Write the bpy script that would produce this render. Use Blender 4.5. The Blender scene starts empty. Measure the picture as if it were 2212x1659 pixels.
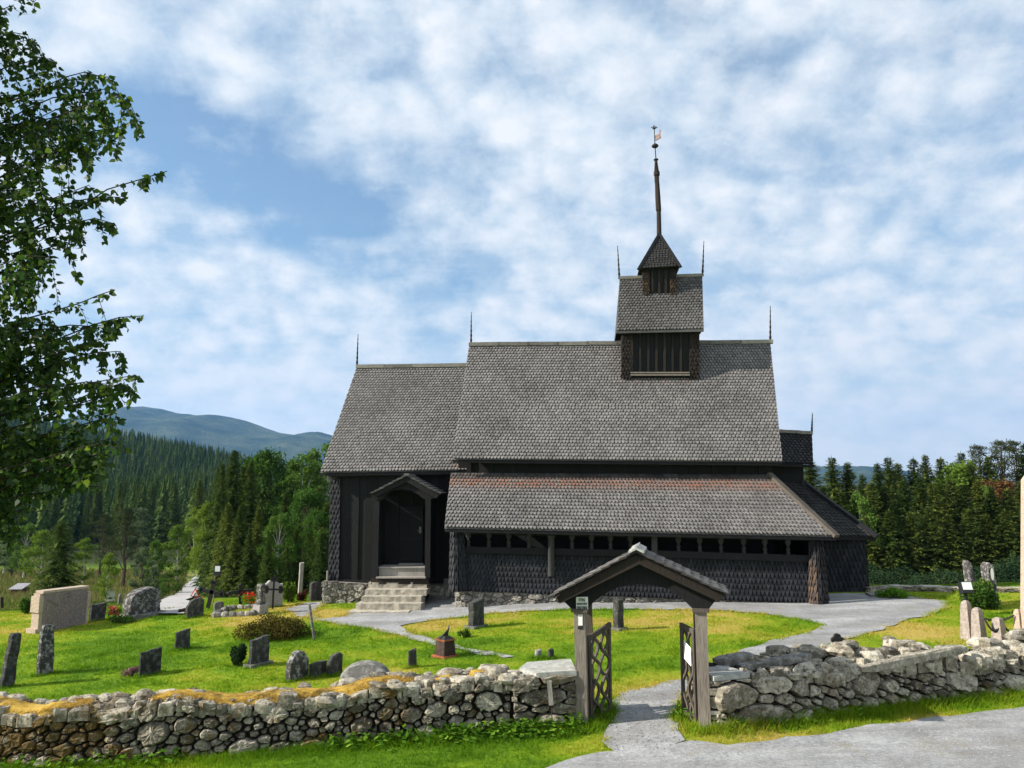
HAZE = 0.72e-4
EXPO = 0.88
SKYS = 0.12
CLK = 0.58
SKYK = (0.62, 0.72, 0.74)
SKYBLOBS = [(420, 330, .42, -.62), (620, 440, .46, -.66), (800, 510, .46, -.62), (300, 240, .30, -.4), (980, 600, .38, -.45), (1640, 130, .13, -.5), (400, 720, .8, -.3), (1440, 10, .1, -.35), (860, 150, .08, -.3), (560, 90, .08, -.25)]
import bpy, math, random
import numpy as np
from mathutils import Vector, Matrix, noise
from mathutils.geometry import delaunay_2d_cdt

R = math.radians
rnd = random.Random(7)
rng = np.random.default_rng(7)
sc = bpy.context.scene
col = sc.collection

# ------------------------------------------------------------------ camera and survey helpers
F, CU, CV = 1662.0, 1106.0, 829.5          # focal length and centre of the surveyed photograph
PITCH = math.atan(230 / 1662)
CAM = np.array([0.0, 0.0, 3.66])
CP, SP = math.cos(PITCH), math.sin(PITCH)


def ray(u, v):
    a, b = (u - CU) / F, (CV - v) / F
    return np.array([a, CP - SP * b, SP + CP * b])


def at_depth(u, v, y):
    d = ray(u, v)
    return CAM + d * (y / d[1])


def sstep(a, b, x):
    t = np.clip((np.asarray(x, float) - a) / (b - a), 0, 1)
    return t * t * (3 - 2 * t)


def H(x, y):
    """height of the terrain"""
    x = np.asarray(x, float)
    y = np.asarray(y, float)
    z = np.where(x < 2, 0.045, 0.02) * (np.clip(x, -26, 16) - 2) + 0.016 * (np.clip(y, -5, 27) - 12)
    z = z + 0.025 * np.sin(x * 0.9 + y * 0.4) * np.sin(y * 0.7 - x * 0.3)
    y0 = 27 + 7 * sstep(-2, 9, x)
    yy = np.maximum(0, y - y0)
    z = z - 6.8 * (1 - np.exp(-(yy / 45) ** 1.3)) - 3.4 * sstep(7, 11, x) * sstep(26.4, 37, y)
    t = np.clip((y - 115) / 400, 0, 1) ** 0.95
    z = z + t * (13 + 0.22 * np.clip(-x - 150, 0, 230) + 6 * np.sin(x * 0.013 + 1) * np.sin(y * 0.01)) * (1 - 0.9 * sstep(540, 760, y))
    return z


def hz(x, y):
    return float(H(x, y))


def G(u, v):
    """ground point seen at a surveyed spot"""
    d = ray(u, v)
    t, dt = 4.0, 0.25
    while t < 3000:
        p = CAM + d * t
        if p[2] < hz(p[0], p[1]):
            lo, hi = t - dt, t
            for _ in range(30):
                m = (lo + hi) / 2
                p = CAM + d * m
                if p[2] < hz(p[0], p[1]):
                    hi = m
                else:
                    lo = m
            return CAM + d * hi
        t += dt
        dt = max(0.25, t * 0.01)
    return CAM + d * 3000


def vnoise(x, y, s=1.0, seed=0):
    """smooth value noise 0..1"""
    x = np.asarray(x, float) / s + 1000
    y = np.asarray(y, float) / s + 1000
    xi, yi = np.floor(x).astype(np.int64), np.floor(y).astype(np.int64)
    fx, fy = x - xi, y - yi
    fx, fy = fx * fx * (3 - 2 * fx), fy * fy * (3 - 2 * fy)

    def h(a, b):
        n = (a * 374761393 + b * 668265263 + seed * 974711) & 0xFFFFFFFF
        n = ((n ^ (n >> 13)) * 1274126177) & 0xFFFFFFFF
        return ((n ^ (n >> 16)) & 0xFFFF) / 65535.0
    return (h(xi, yi) * (1 - fx) + h(xi + 1, yi) * fx) * (1 - fy) + (h(xi, yi + 1) * (1 - fx) + h(xi + 1, yi + 1) * fx) * fy


def fbm(x, y, s=1.0, seed=0, oct=4):
    r, a, n = 0, 0.5, 0
    for k in range(oct):
        r = r + a * vnoise(x, y, s / 2 ** k, seed + k)
        n += a
        a *= 0.5
    return r / n


# ------------------------------------------------------------------ objects
ROOT = {}


def tag(o, label=None, cat=None, group=None, kind=None):
    if label:
        o['label'] = label
    if cat:
        o['category'] = cat
    if group:
        o['group'] = group
    if kind:
        o['kind'] = kind
    return o


def thing(name, label, cat, loc, group=None):
    o = bpy.data.objects.new(name, None)
    o.empty_display_size = 0.3
    o.location = [float(c) for c in loc]
    col.objects.link(o)
    ROOT[o.name] = np.array(o.location)
    return tag(o, label, cat, group)


def link(name, me, parent=None, at=None):
    o = bpy.data.objects.new(name, me)
    col.objects.link(o)
    if parent is not None:
        o.parent = parent
        ROOT[o.name] = ROOT[parent.name]
    elif at is not None:
        o.location = [float(c) for c in at]
        ROOT[o.name] = np.array(at, float)
    else:
        ROOT[o.name] = np.zeros(3)
    return o


def attr(me, name, vals, domain='FACE'):
    a = me.attributes.new(name, 'FLOAT', domain)
    a.data.foreach_set('value', np.asarray(vals, np.float32))


def polys(name, V, mat, parent=None, at=None, **attrs):
    """many separate polygons of k corners each, V of shape (N, k, 3), as one mesh"""
    V = np.asarray(V, float)
    N, k = V.shape[:2]
    off = ROOT[parent.name] if parent is not None else (np.array(at, float) if at is not None else np.zeros(3))
    me = bpy.data.meshes.new(name)
    me.vertices.add(N * k)
    me.vertices.foreach_set('co', (V - off).reshape(-1).astype(np.float32))
    me.loops.add(N * k)
    me.loops.foreach_set('vertex_index', np.arange(N * k, dtype=np.int32))
    me.polygons.add(N)
    me.polygons.foreach_set('loop_start', np.arange(0, N * k, k, dtype=np.int32))
    me.update(calc_edges=True)
    me.materials.append(mat)
    for n, v in attrs.items():
        attr(me, n, v)
    return link(name, me, parent, at)


class MB:
    def __init__(s):
        s.v, s.f, s.t, s.w = [], [], [], []
        s.cur, s.curw = 0.5, 0.0

    def add(s, pts, faces):
        b = len(s.v)
        s.v.extend([tuple(float(c) for c in p) for p in pts])
        for f in faces:
            s.f.append([i + b for i in f])
            s.t.append(s.cur)
            s.w.append(s.curw)

    def poly(s, pts):
        s.add(pts, [list(range(len(pts)))])

    def box(s, c, ax, ay, az, hx, hy, hz_):
        c, ax, ay, az = [np.asarray(q, float) for q in (c, ax, ay, az)]
        P = [c + ax * hx * i + ay * hy * j + az * hz_ * k for k in (-1, 1) for j in (-1, 1) for i in (-1, 1)]
        s.add(P, [[0, 2, 3, 1], [4, 5, 7, 6], [0, 1, 5, 4], [2, 6, 7, 3], [0, 4, 6, 2], [1, 3, 7, 5]])

    def abox(s, x0, x1, y0, y1, z0, z1):
        s.box(((x0 + x1) / 2, (y0 + y1) / 2, (z0 + z1) / 2), (1, 0, 0), (0, 1, 0), (0, 0, 1), (x1 - x0) / 2, (y1 - y0) / 2, (z1 - z0) / 2)

    def beam(s, a, b, w, h, up=(0, 0, 1)):
        """square bar from a to b, w across and h along 'up'"""
        a, b = np.asarray(a, float), np.asarray(b, float)
        d = b - a
        L = np.linalg.norm(d)
        d = d / L
        x = np.cross(d, up)
        x /= np.linalg.norm(x)
        z = np.cross(x, d)
        s.box((a + b) / 2, d, x, z, L / 2, w / 2, h / 2)

    def prism(s, pts, vec):
        n = len(pts)
        pts = [np.asarray(p, float) for p in pts]
        vec = np.asarray(vec, float)
        s.add(pts + [p + vec for p in pts], [list(range(n)), list(range(2 * n - 1, n - 1, -1))] + [[i, i + n, (i + 1) % n + n, (i + 1) % n] for i in range(n)])

    def tube(s, pts, radii, n=8, cap=True):
        pts = [np.asarray(p, float) for p in pts]
        m = len(pts)
        V, Fc = [], []
        ref = None
        for i in range(m):
            d = pts[min(i + 1, m - 1)] - pts[max(i - 1, 0)]
            d = d / (np.linalg.norm(d) + 1e-9)
            if ref is None:
                ref = np.array([1.0, 0, 0]) if abs(d[0]) < 0.8 else np.array([0, 1.0, 0])
            x = ref - d * np.dot(ref, d)
            x /= np.linalg.norm(x) + 1e-9
            ref = x
            y = np.cross(d, x)
            r = radii[i] if hasattr(radii, '__len__') else radii
            for k in range(n):
                a = 2 * math.pi * k / n
                V.append(pts[i] + (x * math.cos(a) + y * math.sin(a)) * r)
        for i in range(m - 1):
            for k in range(n):
                Fc.append([i * n + k, i * n + (k + 1) % n, (i + 1) * n + (k + 1) % n, (i + 1) * n + k])
        if cap:
            Fc.append(list(range(n - 1, -1, -1)))
            Fc.append([(m - 1) * n + k for k in range(n)])
        s.add(V, Fc)

    def lathe(s, base, prof, n=10, axis=(0, 0, 1)):
        """prof: (height, radius) pairs above base"""
        base = np.asarray(base, float)
        ax = np.asarray(axis, float)
        s.tube([base + ax * h for h, r in prof], [r for h, r in prof], n)

    def build(s, name, mat, parent=None, at=None, smooth=False):
        off = ROOT[parent.name] if parent is not None else (np.array(at, float) if at is not None else np.zeros(3))
        me = bpy.data.meshes.new(name)
        V = np.asarray(s.v, float) - off
        me.from_pydata(V.tolist(), [], s.f)
        me.materials.append(mat)
        attr(me, 'tint', s.t)
        attr(me, 'warm', s.w)
        if smooth:
            me.polygons.foreach_set('use_smooth', np.ones(len(me.polygons), bool))
        me.update()
        return link(name, me, parent, at)


def copy_tree(o, parent=None):
    c = o.copy()
    col.objects.link(c)
    if parent is not None:
        c.parent = parent
    for ch in list(o.children):
        copy_tree(ch, c)
    return c


# ------------------------------------------------------------------ materials
class NT:
    def __init__(s, name):
        s.m = bpy.data.materials.new(name)
        s.m.use_nodes = True
        s.t = s.m.node_tree
        s.t.nodes.clear()

    def n(s, typ, **kw):
        nd = s.t.nodes.new(typ)
        for k, v in kw.items():
            setattr(nd, k, v)
        return nd

    def put(s, sock, v):
        if isinstance(v, bpy.types.NodeSocket):
            s.t.links.new(v, sock)
        elif v is not None:
            if hasattr(v, '__len__') and len(v) == 3 and sock.type == 'RGBA':
                v = (*v, 1)
            sock.default_value = v

    def coord(s, kind='Object'):
        return s.n('ShaderNodeTexCoord').outputs[kind]

    def geo(s, out='Position'):
        return s.n('ShaderNodeNewGeometry').outputs[out]

    def scale(s, vec, sc_):
        m = s.n('ShaderNodeMapping')
        s.put(m.inputs[0], vec)
        m.inputs['Scale'].default_value = sc_
        return m.outputs[0]

    def noise(s, scale, detail=4, rough=0.55, vec=None, dist=0.0):
        nd = s.n('ShaderNodeTexNoise')
        s.put(nd.inputs['Vector'], vec if vec is not None else s.coord())
        nd.inputs['Scale'].default_value = scale
        nd.inputs['Detail'].default_value = detail
        nd.inputs['Roughness'].default_value = rough
        nd.inputs['Distortion'].default_value = dist
        return nd.outputs['Fac']

    def vor(s, scale, vec=None, feature='F1', out='Distance'):
        nd = s.n('ShaderNodeTexVoronoi', feature=feature)
        s.put(nd.inputs['Vector'], vec if vec is not None else s.coord())
        nd.inputs['Scale'].default_value = scale
        return nd.outputs[out]

    def ramp(s, fac, stops):
        nd = s.n('ShaderNodeValToRGB')
        s.put(nd.inputs[0], fac)
        els = nd.color_ramp.elements
        while len(els) < len(stops):
            els.new(0.5)
        for e, (p, c) in zip(els, stops):
            e.position = p
            if not hasattr(c, '__len__'):
                c = (c, c, c)
            e.color = (*c, 1)
        return nd.outputs[0]

    def mix(s, fac, a, b, mode='MIX'):
        nd = s.n('ShaderNodeMix', data_type='RGBA', blend_type=mode)
        s.put(nd.inputs[0], fac)
        s.put(nd.inputs[6], a)
        s.put(nd.inputs[7], b)
        return nd.outputs[2]

    def math(s, op, a, b=None, clamp=False):
        nd = s.n('ShaderNodeMath', operation=op, use_clamp=clamp)
        s.put(nd.inputs[0], a)
        if b is not None:
            s.put(nd.inputs[1], b)
        return nd.outputs[0]

    def attr(s, name):
        return s.n('ShaderNodeAttribute', attribute_name=name).outputs['Fac']

    def rand(s):
        return s.n('ShaderNodeObjectInfo').outputs['Random']

    def bump(s, h, strength=0.5, dist=0.02):
        nd = s.n('ShaderNodeBump')
        nd.inputs['Strength'].default_value = strength
        nd.inputs['Distance'].default_value = dist
        s.put(nd.inputs['Height'], h)
        return nd.outputs[0]

    def done(s, color, rough=0.85, normal=None, spec=0.3, metal=0.0, alpha=None):
        b = s.n('ShaderNodeBsdfPrincipled')
        s.put(b.inputs['Base Color'], color)
        s.put(b.inputs['Roughness'], rough)
        b.inputs['Specular IOR Level'].default_value = spec
        b.inputs['Metallic'].default_value = metal
        if normal is not None:
            s.put(b.inputs['Normal'], normal)
        o = s.n('ShaderNodeOutputMaterial')
        s.t.links.new(b.outputs[0], o.inputs[0])
        return s.m

    def leafy(s, color, trans=0.35, tcol=None, rough=0.75, spec=0.08):
        d = s.n('ShaderNodeBsdfPrincipled')
        s.put(d.inputs['Base Color'], color)
        d.inputs['Roughness'].default_value = rough
        d.inputs['Specular IOR Level'].default_value = spec
        t = s.n('ShaderNodeBsdfTranslucent')
        s.put(t.inputs[0], tcol if tcol is not None else color)
        mx = s.n('ShaderNodeMixShader')
        mx.inputs[0].default_value = trans
        s.t.links.new(d.outputs[0], mx.inputs[1])
        s.t.links.new(t.outputs[0], mx.inputs[2])
        o = s.n('ShaderNodeOutputMaterial')
        s.t.links.new(mx.outputs[0], o.inputs[0])
        return s.m


def m_shingle(name, dark, light, warmc, bias=0.0):
    n = NT(name)
    big = n.noise(0.7, 4, 0.6)
    fine = n.noise(30, 3, 0.6, n.scale(n.coord(), (1, 1, 0.25)))
    f = n.math('ADD', n.math('MULTIPLY', n.attr('tint'), 0.26), n.math('MULTIPLY', n.math('SUBTRACT', big, 0.5), 0.7))
    f = n.math('ADD', f, n.math('MULTIPLY', n.math('SUBTRACT', fine, 0.5), 0.45))
    f = n.math('ADD', f, 0.18 + bias, clamp=True)
    c = n.ramp(f, [(0.0, dark), (0.55, tuple(0.5 * (a + b) for a, b in zip(dark, light))), (1.0, light)])
    w = n.math('MULTIPLY', n.attr('warm'), n.ramp(n.noise(2.2, 5, 0.65), [(0.3, 0.25), (0.62, 1.0)]))
    c = n.mix(w, c, warmc)
    return n.done(c, 0.8, n.bump(fine, 0.35, 0.008), 0.25)


def m_wood(name, c1, c2, scale=(14, 14, 1.2), rough=0.8, bump=0.5, c3=None):
    n = NT(name)
    g = n.noise(3.5, 6, 0.62, n.scale(n.coord(), scale), 0.4)
    b = n.noise(1.6, 4, 0.6)
    f = n.math('ADD', n.math('MULTIPLY', g, 0.75), n.math('MULTIPLY', b, 0.35))
    f = n.math('ADD', f, n.math('MULTIPLY', n.math('SUBTRACT', n.attr('tint'), 0.5), 0.35))
    st = [(0.3, c1), (0.75, c2)]
    if c3:
        st.append((0.95, c3))
    return n.done(n.ramp(f, st), rough, n.bump(g, bump, 0.02), 0.3)


def m_stone(name, cols, lichen=(0.5, 0.49, 0.44), lamt=0.5, moss=None, mamt=0.0, dark=0.5, scale=1.0, spec=0.2):
    """stone: per-stone tint, mottling, pale lichen blots, dark spots, optional moss"""
    n = NT(name)
    t = n.attr('tint')
    base = n.ramp(t, [(i / (len(cols) - 1), c) for i, c in enumerate(cols)])
    f1 = n.noise(9 * scale, 6, 0.68)
    base = n.mix(n.ramp(f1, [(0.25, 0.85), (0.7, 0.0)]), base, tuple(c * 0.4 for c in cols[0]))
    l1 = n.noise(8 * scale, 8, 0.74)
    base = n.mix(n.math('MULTIPLY', n.ramp(l1, [(0.5, 0.0), (0.58, 1.0)]), lamt), base, lichen)
    d1 = n.noise(22 * scale, 5, 0.7, n.scale(n.coord(), (1, 1.3, 0.8)))
    base = n.mix(n.math('MULTIPLY', n.ramp(d1, [(0.55, 0.0), (0.64, 1.0)]), dark), base, (0.03, 0.028, 0.026))
    if moss:
        mm = n.math('ADD', n.noise(2.4, 6, 0.7), n.math('MULTIPLY', n.attr('warm'), 0.3))
        base = n.mix(n.math('MULTIPLY', n.ramp(mm, [(0.56, 0.0), (0.66, 1.0)]), mamt), base, n.mix(n.noise(5, 3), moss[0], moss[1]))
    h = n.math('ADD', n.noise(14 * scale, 8, 0.7), n.math('MULTIPLY', n.noise(60 * scale, 4, 0.6), 0.3))
    return n.done(base, 0.9, n.bump(h, 0.75, 0.03), spec)


def m_plain(name, c, rough=0.7, spec=0.3, metal=0.0, var=0.25, scale=6, bump=0.2):
    n = NT(name)
    f = n.noise(scale, 6, 0.65)
    cc = n.ramp(f, [(0.3, tuple(k * (1 - var) for k in c)), (0.7, tuple(min(1, k * (1 + var)) for k in c))])
    return n.done(cc, rough, n.bump(f, bump, 0.01), spec, metal)


def m_leaf(name, dark, mid, light, trans=0.3, objvar=0.35, warm=None):
    n = NT(name)
    f = n.math('ADD', n.math('MULTIPLY', n.attr('tint'), 1 - objvar), n.math('MULTIPLY', n.rand(), objvar), clamp=True)
    c = n.ramp(f, [(0.0, dark), (0.5, mid), (1.0, light)])
    if warm:
        c = n.mix(n.attr('warm'), c, warm)
    tc = n.mix(0.5, c, n.mix(1.0, c, (1.6, 1.8, 0.5), 'MULTIPLY'))
    return n.leafy(c, trans, tc, 0.55 if 'birch_leaves' in name else 0.8, 0.2 if 'birch_leaves' in name else 0.05)


MAT = {}
MAT['roof'] = m_shingle('weathered_roof_shingles', (0.014, 0.0135, 0.0135), (0.26, 0.248, 0.24), (0.27, 0.115, 0.07), 0.34)
MAT['roof_mid'] = m_shingle('half_tarred_roof_shingles', (0.010, 0.0098, 0.0098), (0.20, 0.195, 0.19), (0.12, 0.07, 0.03), 0.2)
MAT['roof_tar_shade'] = m_shingle('tarred_shaded_roof_shingles', (0.008, 0.008, 0.009), (0.10, 0.10, 0.098), (0.06, 0.04, 0.02))  # on chancel and return slopes the nave's shadow is in this dark colour
MAT['wall_sh'] = m_shingle('tarred_wall_shingles', (0.004, 0.0042, 0.005), (0.066, 0.072, 0.088), (0.18, 0.105, 0.055))
MAT['tar'] = m_wood('tarred_wood', (0.0035, 0.0037, 0.0045), (0.013, 0.014, 0.0165), c3=(0.034, 0.030, 0.027))
MAT['baluster'] = m_wood('greying_tarred_wood', (0.018, 0.018, 0.02), (0.06, 0.062, 0.066), c3=(0.1, 0.1, 0.1))
MAT['tarbrown'] = m_wood('worn_tarred_wood', (0.008, 0.007, 0.0065), (0.032, 0.023, 0.017), c3=(0.09, 0.062, 0.04))
MAT['tower_sh'] = m_shingle('brown_tower_shingles', (0.010, 0.008, 0.007), (0.050, 0.036, 0.028), (0.14, 0.08, 0.03))
MAT['grey'] = m_wood('silver_grey_wood', (0.16, 0.145, 0.13), (0.42, 0.39, 0.35))
MAT['ridge'] = m_wood('lichened_ridge_wood', (0.10, 0.095, 0.09), (0.30, 0.28, 0.25), (2, 2, 8), c3=(0.42, 0.40, 0.34))
MAT['gateroof'] = m_wood('weathered_shingle_boards', (0.05, 0.046, 0.042), (0.17, 0.16, 0.15), (3, 3, 6), c3=(0.32, 0.305, 0.28))
MAT['post'] = m_wood('weathered_oak_post', (0.08, 0.066, 0.056), (0.31, 0.27, 0.23), c3=(0.42, 0.38, 0.34))
MAT['gatewood'] = m_wood('dark_weathered_wood', (0.035, 0.03, 0.027), (0.15, 0.125, 0.10), c3=(0.25, 0.21, 0.17))
MAT['stonewall'] = m_stone('dry_stone', [(0.07, 0.060, 0.045), (0.29, 0.255, 0.19), (0.15, 0.13, 0.10), (0.58, 0.53, 0.42), (0.34, 0.305, 0.235)], (0.55, 0.52, 0.44), 0.45, ((0.075, 0.05, 0.014), (0.16, 0.095, 0.02)), 0.9, 0.75)
MAT['stonewall2'] = m_stone('dry_stone_grey', [(0.10, 0.088, 0.066), (0.39, 0.35, 0.27), (0.22, 0.195, 0.15), (0.68, 0.63, 0.51), (0.46, 0.415, 0.325)], (0.58, 0.55, 0.47), 0.5, ((0.06, 0.05, 0.02), (0.13, 0.07, 0.02)), 0.55, 0.8)
MAT['basestone'] = m_stone('foundation_stone', [(0.13, 0.12, 0.11), (0.27, 0.25, 0.22), (0.36, 0.335, 0.29), (0.5, 0.47, 0.41)], (0.5, 0.48, 0.42), 0.5, None, 0, 0.7)
MAT['step'] = m_stone('step_stone', [(0.44, 0.40, 0.325), (0.56, 0.52, 0.43)], (0.60, 0.57, 0.49), 0.4, None, 0, 0.35)
MAT['slab'] = m_stone('pale_slab', [(0.42, 0.43, 0.40), (0.5, 0.5, 0.47)], (0.6, 0.6, 0.56), 0.4, None, 0, 0.15)
MAT['core'] = m_plain('wall_core_earth', (0.02, 0.017, 0.013), 0.95, 0.1)
MAT['g_dark'] = m_stone('dark_gravestone', [(0.035, 0.037, 0.04), (0.055, 0.056, 0.058), (0.08, 0.078, 0.072)], (0.24, 0.235, 0.21), 0.3, None, 0, 0.5)
MAT['g_lichen'] = m_stone('lichened_gravestone', [(0.06, 0.06, 0.065), (0.10, 0.095, 0.09)], (0.38, 0.37, 0.36), 0.8, None, 0, 0.6, 0.95)
MAT['g_grey'] = m_stone('grey_gravestone', [(0.17, 0.165, 0.15), (0.24, 0.235, 0.22)], (0.42, 0.41, 0.37), 0.5, None, 0, 0.4)
MAT['granite'] = m_stone('pale_granite', [(0.40, 0.385, 0.37), (0.46, 0.44, 0.42)], (0.5, 0.48, 0.46), 0.3, None, 0, 0.15, 2.2)
MAT['pink'] = m_stone('pink_granite', [(0.37, 0.315, 0.28), (0.43, 0.365, 0.325)], (0.50, 0.44, 0.40), 0.5, None, 0, 0.15, 2.0)
MAT['pink_shaded'] = m_stone('shaded_pink_granite', [(0.275, 0.22, 0.22), (0.315, 0.255, 0.252)], (0.37, 0.31, 0.305), 0.4, None, 0, 0.15, 2.0)  # memorial granite toned greyer: the panel's shade is in the colour
MAT['cream'] = m_stone('cream_granite', [(0.54, 0.43, 0.34), (0.6, 0.48, 0.385)], (0.62, 0.52, 0.43), 0.45, None, 0, 0.15, 2.4)
MAT['iron'] = m_plain('black_iron', (0.014, 0.013, 0.013), 0.6, 0.4, 0.0, 0.5)
MAT['rust'] = m_plain('rusty_iron', (0.045, 0.026, 0.02), 0.75, 0.3, 0.0, 0.6, 14)
MAT['orange_rust'] = m_plain('orange_rust', (0.25, 0.085, 0.035), 0.85, 0.2, 0.0, 0.5, 14)
MAT['white'] = m_plain('white_enamel', (0.80, 0.82, 0.80), 0.4, 0.4, 0, 0.05)
MAT['paper'] = m_plain('white_paper', (0.8, 0.8, 0.79), 0.6, 0.3, 0, 0.04)
MAT['black'] = m_plain('black_paint', (0.015, 0.017, 0.02), 0.5, 0.4)
MAT['ink'] = m_plain('black_ink', (0.02, 0.03, 0.035), 0.6, 0.2)
MAT['galv'] = m_plain('galvanised_steel', (0.5, 0.52, 0.53), 0.45, 0.5, 0.4, 0.1)
MAT['red'] = m_plain('red_paint', (0.6, 0.04, 0.03), 0.5, 0.4)
MAT['vane'] = m_plain('faded_red_vane', (0.55, 0.27, 0.25), 0.6, 0.3)
MAT['glass'] = m_plain('floodlight_glass', (0.85, 0.86, 0.86), 0.15, 0.6, 0, 0.03)  # white base colour stands for the sky reflected in the glass
MAT['asphalt'] = m_plain('pale_asphalt', (0.36, 0.35, 0.345), 0.9, 0.2, 0, 0.12, 2)
MAT['bark_b'] = m_plain('birch_bark', (0.42, 0.39, 0.35), 0.85, 0.2, 0, 0.6, 5)
MAT['bark_s'] = m_plain('spruce_bark', (0.075, 0.055, 0.042), 0.95, 0.1, 0, 0.4, 5)
MAT['twig'] = m_plain('dark_twig_bark', (0.03, 0.022, 0.018), 0.9, 0.1)
MAT['hutwall'] = m_plain('red_brown_boards', (0.07, 0.03, 0.025), 0.85, 0.2)
MAT['hutroof'] = m_plain('grey_sheet_roof', (0.26, 0.25, 0.27), 0.6, 0.4)
MAT['spruce'] = m_leaf('spruce_needles', (0.020, 0.044, 0.012), (0.066, 0.102, 0.022), (0.19, 0.21, 0.038), 0.24)
MAT['spruce_far'] = m_leaf('far_spruce_needles', (0.016, 0.040, 0.012), (0.046, 0.086, 0.022), (0.115, 0.16, 0.036), 0.18, 0.0)
MAT['broad'] = m_leaf('broad_leaves', (0.022, 0.055, 0.012), (0.055, 0.115, 0.022), (0.12, 0.19, 0.035), 0.3)
MAT['broad_l'] = m_leaf('light_broad_leaves', (0.05, 0.10, 0.015), (0.11, 0.175, 0.025), (0.20, 0.26, 0.04), 0.35)
MAT['broad_g'] = m_leaf('grey_willow_leaves', (0.05, 0.075, 0.05), (0.09, 0.125, 0.075), (0.15, 0.19, 0.11), 0.25)
MAT['pine'] = m_leaf('pine_needles', (0.03, 0.042, 0.018), (0.055, 0.07, 0.028), (0.10, 0.105, 0.04), 0.15)
MAT['rowan'] = m_leaf('reddening_leaves', (0.08, 0.05, 0.02), (0.14, 0.07, 0.03), (0.20, 0.12, 0.04), 0.3)
MAT['birchleaf'] = m_leaf('birch_leaves', (0.018, 0.048, 0.016), (0.042, 0.088, 0.020), (0.15, 0.21, 0.03), 0.38, 0.0)
MAT['heather'] = m_leaf('brown_heather', (0.035, 0.04, 0.01), (0.085, 0.07, 0.018), (0.15, 0.13, 0.03), 0.2, 0.0)
MAT['juniper'] = m_leaf('dark_juniper', (0.010, 0.024, 0.012), (0.022, 0.045, 0.018), (0.05, 0.09, 0.03), 0.15, 0.0)
MAT['broad_d'] = m_leaf('shaded_dark_leaves', (0.010, 0.024, 0.012), (0.022, 0.046, 0.020), (0.042, 0.075, 0.028), 0.12)  # darker leaf copy: the shade at the wood's foot is in the colour
MAT['weed'] = m_leaf('weed_leaves', (0.05, 0.13, 0.012), (0.10, 0.22, 0.02), (0.20, 0.33, 0.035), 0.35, 0.0)
MAT['flower'] = m_leaf('red_flowers', (0.45, 0.03, 0.02), (0.6, 0.05, 0.03), (0.7, 0.12, 0.06), 0.2, 0.0)
MAT['pinkfl'] = m_leaf('pink_flowers', (0.5, 0.04, 0.07), (0.65, 0.07, 0.12), (0.75, 0.2, 0.25), 0.2, 0.0)
MAT['purple'] = m_leaf('purple_heather', (0.10, 0.05, 0.06), (0.2, 0.10, 0.13), (0.32, 0.2, 0.24), 0.2, 0.0)
MAT['dock'] = m_leaf('dark_red_stalks', (0.06, 0.02, 0.015), (0.10, 0.035, 0.025), (0.15, 0.07, 0.04), 0.2, 0.0)
# ------------------------------------------------------------------ terrain
def dry_map(x, y):
    """0 lush green .. 1 dry yellow, patches of the lawn itself"""
    d = 1.35 * (fbm(x, y, 3.0, 5, 4) - 0.42) + 0.9 * (fbm(x, y * 1.6, 0.7, 9, 3) - 0.5)
    for (u, v, r, a) in DRY:
        d = d + a * np.exp(-((x - u) ** 2 + (y - v) ** 2) / (2 * r * r))
    return np.clip(d + 0.22, 0, 1)


DRY = []
for (u, v, r, a) in [(760, 1330, 0.7, 0.6), (715, 1325, 0.6, 0.7), (700, 1325, .5, .5), (920, 1352, 0.6, 0.5), (960, 1350, 0.5, 0.4), (680, 1350, 0.8, -.2),
                     (480, 1350, 1.2, 0.6), (560, 1340, .8, .5), (640, 1310, 0.9, 0.6), (600, 1480, .8, .3), (840, 1460, 0.7, 0.6), (1400, 1490, 0.6, 0.55),
                     (2000, 1370, 0.8, 0.55), (1950, 1355, 0.9, 0.45), (1300, 1345, 1.0, 0.35), (1450, 1340, 1.2, .35), (1120, 1400, 0.7, 0.4),
                     (300, 1440, 1.2, -0.4), (250, 1380, 1.6, -0.35), (540, 1470, 1.0, -0.35), (1000, 1400, .7, -.4), (1380, 1440, .8, -.1), (1650, 1350, 1.0, -.1),
                     (1280, 1630, 0.4, 0.6), (1700, 1600, 0.5, 0.35), (2000, 1545, 0.6, 0.4)]:
    p = G(u, v)
    DRY.append((p[0], p[1], r, a))


def axis(a, b, step, lim_lo, lim_hi, grow=1.12):
    mid = list(np.arange(a, b + 1e-6, step))
    lo, s = [a], step
    while lo[-1] > lim_lo:
        s *= grow
        lo.append(lo[-1] - s)
    hi, s = [b], step
    while hi[-1] < lim_hi:
        s *= grow
        hi.append(hi[-1] + s)
    return np.array(lo[:0:-1] + mid + hi[1:])


xs = axis(-24, 18, 0.3, -6500, 6500)
ys = axis(6, 34, 0.3, -40, 7500, 1.07)
XX, YY = np.meshgrid(xs, ys)
ZZ = H(XX, YY)
me = bpy.data.meshes.new('ground')
nx, ny = len(xs), len(ys)
idx = np.arange(nx * ny).reshape(ny, nx)
quads = np.stack([idx[:-1, :-1], idx[:-1, 1:], idx[1:, 1:], idx[1:, :-1]], -1).reshape(-1, 4)
me.from_pydata(np.stack([XX, YY, ZZ], -1).reshape(-1, 3).tolist(), [], quads.tolist())
n = NT('meadow_ground')
dry = n.attr('dry')
fine = n.noise(9, 6, 0.7)
mid = n.noise(1.3, 5, 0.65)
f = n.math('ADD', dry, n.math('MULTIPLY', n.math('SUBTRACT', fine, 0.5), 0.7))
f = n.math('ADD', f, n.math('MULTIPLY', n.math('SUBTRACT', mid, 0.5), 0.35), clamp=True)
gc = n.ramp(f, [(0.0, (0.085, 0.175, 0.009)), (0.35, (0.165, 0.265, 0.012)), (0.65, (0.275, 0.30, 0.026)), (1.0, (0.42, 0.32, 0.085))])
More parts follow.
